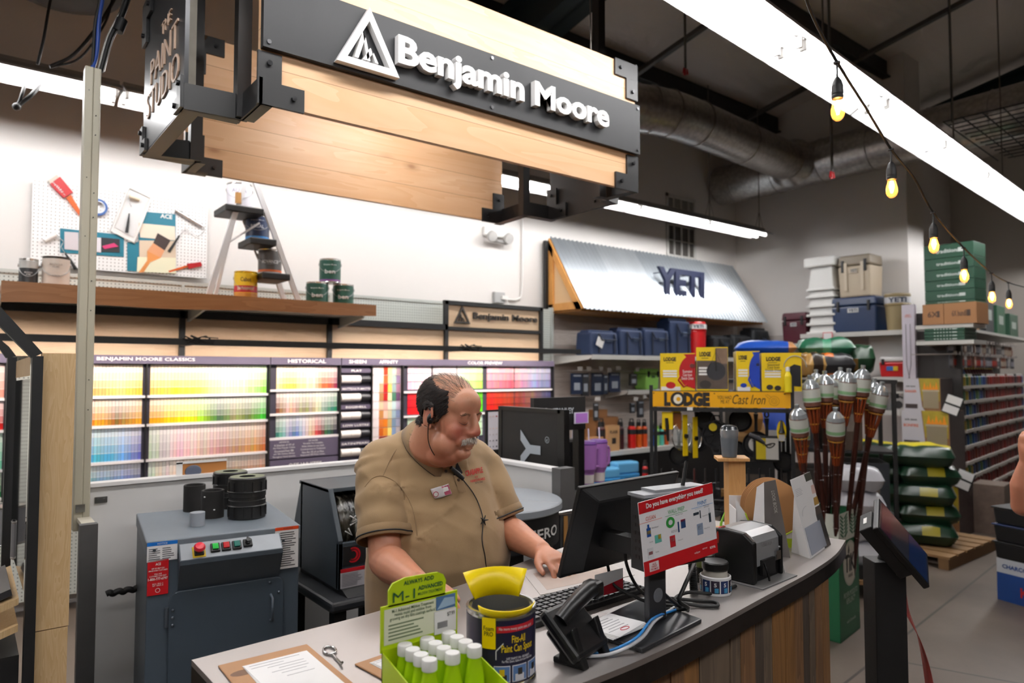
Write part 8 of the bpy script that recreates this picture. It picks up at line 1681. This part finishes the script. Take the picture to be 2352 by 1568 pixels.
for r,z in enumerate(sz):
 for c in range(29):
  i=pat[(c+r*(r%3))%29]if c<10 else pat[c];o=cans[i]if i not in used else cans[i].copy()
  if i in used:COL.objects.link(o)
  used.add(i);o.location=GM@Vector((.06+c*.115,.03+random.uniform(0,.01),z+.0005));hgt=(sz[r-1]-z)if r else.16;o.scale=(1.5,1.5,min(1.15,max(.7,hgt/.165)))
  tag(o,'%s can, %s from the near end, %s shelf of aisle rack'%(cname_[CC_[i]],nth(c+1),['top','second','third','fourth','fifth','sixth','seventh','eighth','lowest'][r]),'spray can','small cans on the aisle rack')
for i,o in enumerate(cans):
 if i not in used:bpy.data.objects.remove(o)
pk=[MB().box(-.035,-.012,-.11,.035,0,0,0).box(-.028,-.016,-.09,.028,-.012,-.035,1).tube([(0,.38,.008),(0,-.05,.008),(0,-.055,.02)],.004,5,m=2).box(-.016,-.062,.0,.016,-.058,.028,2).build('blister_pack',[mat(a,.4),mat(b,.2),mat('a39c98',.3)])for a,b in(('4c4644','a8a4a0'),('2a2c34','8a8890'),('7c5040','b0a090'),('b0aca8','5c5c60'),('54342c','9c3c34'))];usedp=set()
for r,zt_ in enumerate((glp(2230,793).z,glp(2230,825).z)):
 for c in range(22):
  i=random.randrange(5);o=pk[i]if i not in usedp else pk[i].copy()
  if i in usedp:COL.objects.link(o)
  usedp.add(i);o.location=GM@Vector((-.25+c*.15,.06,zt_+.04));o.rotation_euler=(0,0,GR+random.uniform(-.5,.2));o.scale=(1.2,1,1.2)
  tag(o,'%s hanging pack, %s from near end, %s hook row of aisle rack'%(['brown','navy','tan','white','maroon'][i],nth(c+1),['upper','lower'][r]),'hanging pack','card packs hung on the aisle rack')
for i,o in enumerate(pk):
 if i not in usedp:bpy.data.objects.remove(o)
sb=[MB().lathe([(0,0),(.035,0),(.037,.01),(.037,.10),(.015,.135),(0,.135)],n=12,sy=.7).box(-.03,-.012,.135,.014,.012,.165,1).build('trigger_bottle',[mat(a,.3),mat(b,.4)])for a,b in(('b8c4cc','d0d0d0'),('3c62a8','c9c9c9'),('6c1c24','c9a81c'))];useds=set()
for c in range(20):
 i=0 if c<5 else 1 if c<9 else 2;o=sb[i]if i not in useds else sb[i].copy()
 if i in useds:COL.objects.link(o)
 useds.add(i);o.location=GM@Vector((.05+c*.13,-.0,sz[0]+.145 if False else glp(2230,886).z+.001));o.location=GM@Vector((.05+c*.14,.26,sz[0]+.001));o.rotation_euler=(0,0,GR);o.scale=(1.25,1.25,1.35)
 tag(o,'%s trigger bottle, %s from the near end behind the top row of cans'%(['clear white topped','blue','yellow topped maroon'][i],nth(c+1)),'trigger bottle','trigger bottles on the top rack shelf')
for i,(x,w_,z,h,c,nm_)in enumerate(((.55,.5,2.13,.12,'a8804c','tan flat carton, lowest of the pile over the first rack bay'),(.55,.48,2.251,.12,'17402c','green flat carton above the tan one'),(.55,.48,2.372,.12,'17402c','second green flat carton of the pile'),(.55,.48,2.493,.08,'9a7040','brown carton on top of the green ones'),(1.35,.45,2.13,.42,'2c3033','dark grey carton beside the green flat ones'),(2.0,.5,2.13,.36,'1a4a30','green carton farther along the rack top'),(2.8,.55,2.13,.30,'17402c','green carton at the far end of the rack top'))):
 p=GM@Vector((x,.0,z));t=thing('carton',nm_,'box',p,GR);MB().box(-w_/2,0,0,w_/2,.40,h).build('box',mat(c,.5),t,bevel=.003);MB().bx((0,-.001,h*.5),(w_*.5,.001,h*.3)).build('printed_panel',mat('a8b0aa',.5),t)
for c in range(5):
 p=GM@Vector((-.1+c*.1,-.25,.0));
t=thing('product_carton','photo printed carton beside the largest fire pit box','box',(7.9,2.42,0),GR);MB().box(.40,.02,0,.78,.30,.50).build('box',mat('6a5a50',.5,noise=.5),t)
# --- tubs, charcoal carton and the person at the right edge
p=atZ(2395,1405,0);t=thing('charcoal_carton','white and blue charcoal carton on the floor at the right edge','box',p,math.radians(-15));MB().box(0,0,0,.40,.3,.30).build('box',mat('c9ccd2',.5),t);MB().box(0,-.001,0,.40,0,.20).build('blue_panel',mat('1a3f80',.5),t);MB().text('CHARCOAL',(.14,-.002,.25),X3,Z3,.22,.03,bold=.03).build('lettering',mat('1a3f80',.5),t);MB().box(-.001,0,0,0,.3,.20).build('blue_panel',mat('1a3f80',.5),t);MB().text('CHARCOAL',(-.002,.15,.25),-Y3,Z3,.22,.03,bold=.03).build('lettering',mat('1a3f80',.5),t);MB().text('K',(-.002,.11,.09),-Y3,Z3,.06,.07,bold=.02).build('lettering',mat('b8201c',.5),t);MB().text('K',(.11,-.002,.09),X3,Z3,.06,.07,bold=.02).build('lettering',mat('b8201c',.5),t)
for i in range(3):
 tt=thing('storage_tub','black plastic tub stacked on the charcoal carton, '+['lowest','middle','topmost'][i],'tub',(p.x,p.y,.30+i*.125),math.radians(-15),'black tubs at the right edge');MB().box(.0,.0,0,.42,.3,.112,tap=-.01).build('tub_body',KP,tt,bevel=.01);MB().box(-.02,-.02,.112,.44,.32,.123).build('rim',mat('1c2a4c',.4)if i==1 else BLACKM,tt,bevel=.004)
D2=2.75;EL2=atD(2350,1160,D2);WR2=atD(2360,1065,D2-.05);SH2=atD(2440,900,D2+.12);PB=Vector((atD(2520,1000,D2+.2).x,atD(2520,1000,D2+.2).y,0));R2=lambda v:Vector(v)-PB
t=thing('person','forearm and raised hand of a person mostly outside the right edge','person',PB);b=MB();b.tube([R2(SH2),R2(SH2*.5+EL2*.5)-Z3*.03,R2(EL2)-Z3*.0],[.055,.048,.042],14);b.sph(R2(EL2),.043);b.tube([R2(EL2),R2(EL2*.5+WR2*.5)-_r*.012,R2(WR2)],[.042,.042,.030],14)
hand(R2(WR2),(R2(atD(2352,985,D2-.1))-R2(WR2)),-_r,-_f,(.15,.55),.9);s0=R2(SH2);c0=s0+_r*.20
b.sph(c0+Z3*.02,(.20,.15,.16),0,20,12);b.tube([c0,Vector((c0.x,c0.y,.95))],[.18,.18],20);b.tube([c0+Z3*.1,c0+Z3*.26],[.06,.055],14);b.sph(c0+Z3*.36,(.075,.09,.12),0,20,14);
for s in(-1,1):b.tube([Vector((c0.x,c0.y,.98))+_r*(.09*s),Vector((c0.x,c0.y,.05))+_r*(.1*s)],[.10,.05],14)
m2_=remesh(b,.007,4);m2_.attributes.new('ruddy','FLOAT','POINT').data.foreach_set('value',[.35]*len(m2_.vertices));link('body',m2_,SKIN,t)
c_=MB();c_.sph(c0+Z3*.02,(.22,.17,.18),0,24,14);c_.tube([c0,Vector((c0.x,c0.y,.90))],[.20,.21],24);c_.tube([s0+_r*.05,s0*.55+R2(EL2)*.45+_r*.01],[.085,.08],16);link('shirt',remesh(c_,.012,5),cloth('dark_shirt','23262c'),t)
for s in(-1,1):MB().tube([Vector((c0.x,c0.y,.98))+_r*(.09*s),Vector((c0.x,c0.y,.04))+_r*(.1*s)],[.13,.075],16).build('trouser_leg',mat('2a2c34',.8),t)
BM_=Matrix.Translation((SHX.x,SHX.y,0))@Rz(rz_)
for i,(x,z,w_,h,c,n)in enumerate(((-.52,1.021,.34,.36,'26221f','dark brown box on the upper black shelf, left end'),(-.14,1.021,.34,.30,'1a1c22','near black box on the upper black shelf, left of the middle'),(.22,1.021,.30,.40,'3a2a1c','brown box on the upper black shelf, right of the middle'),(-.50,.521,.40,.38,'1c1c1e','black box on the lower black shelf, left end'),(-.05,.521,.40,.34,'2a2420','dark box in the middle of the lower black shelf'),(.38,.521,.36,.40,'22262c','dark blue grey box at the right of the lower black shelf'))):
 t=thing('goods_box',n,'box',BM_@Vector((x,-.15,z)),rz_);MB().box(-w_/2,0,0,w_/2,.4,h).build('box',mat(c,.55),t,bevel=.003);MB().bx((0,-.001,h*.55),(w_*.6,.001,h*.35)).build('printed_panel',mat('5a5048',.5,noise=.5),t)
for i,(px,py,r,n)in enumerate(((1700,965,.075,'upper, beside the wedge pan'),(1620,965,.07,'upper, behind the glass lids'),(1690,1040,.085,'behind the tumbler'),(1800,1060,.07,'lower right by the torches'),(1560,1045,.07,'lower left below the glass lids'))):skillet(px,py,r,'plain black skillet on the rack, '+n,.22+.02*(i%2),'1c1c1c',.12)
for k in range(12):
 p=hang_at(1520+k*25,1100,.16+.05*(k%2));t=thing('hanging_tool','small dark cooking tool hanging in the wire basket row, '+nth(k+1)+' from the left','cooking tool',p,rz_,'cooking tools in the rack baskets');MB().tube([(0,0,.07),(0,0,-.02)],.006,6).bx((0,0,-.05),(.04,.008,.06)).build('tool',mat(random.choice(('1a1a1c','2a2422','4a1c18','3a3a3c')),.4),t)
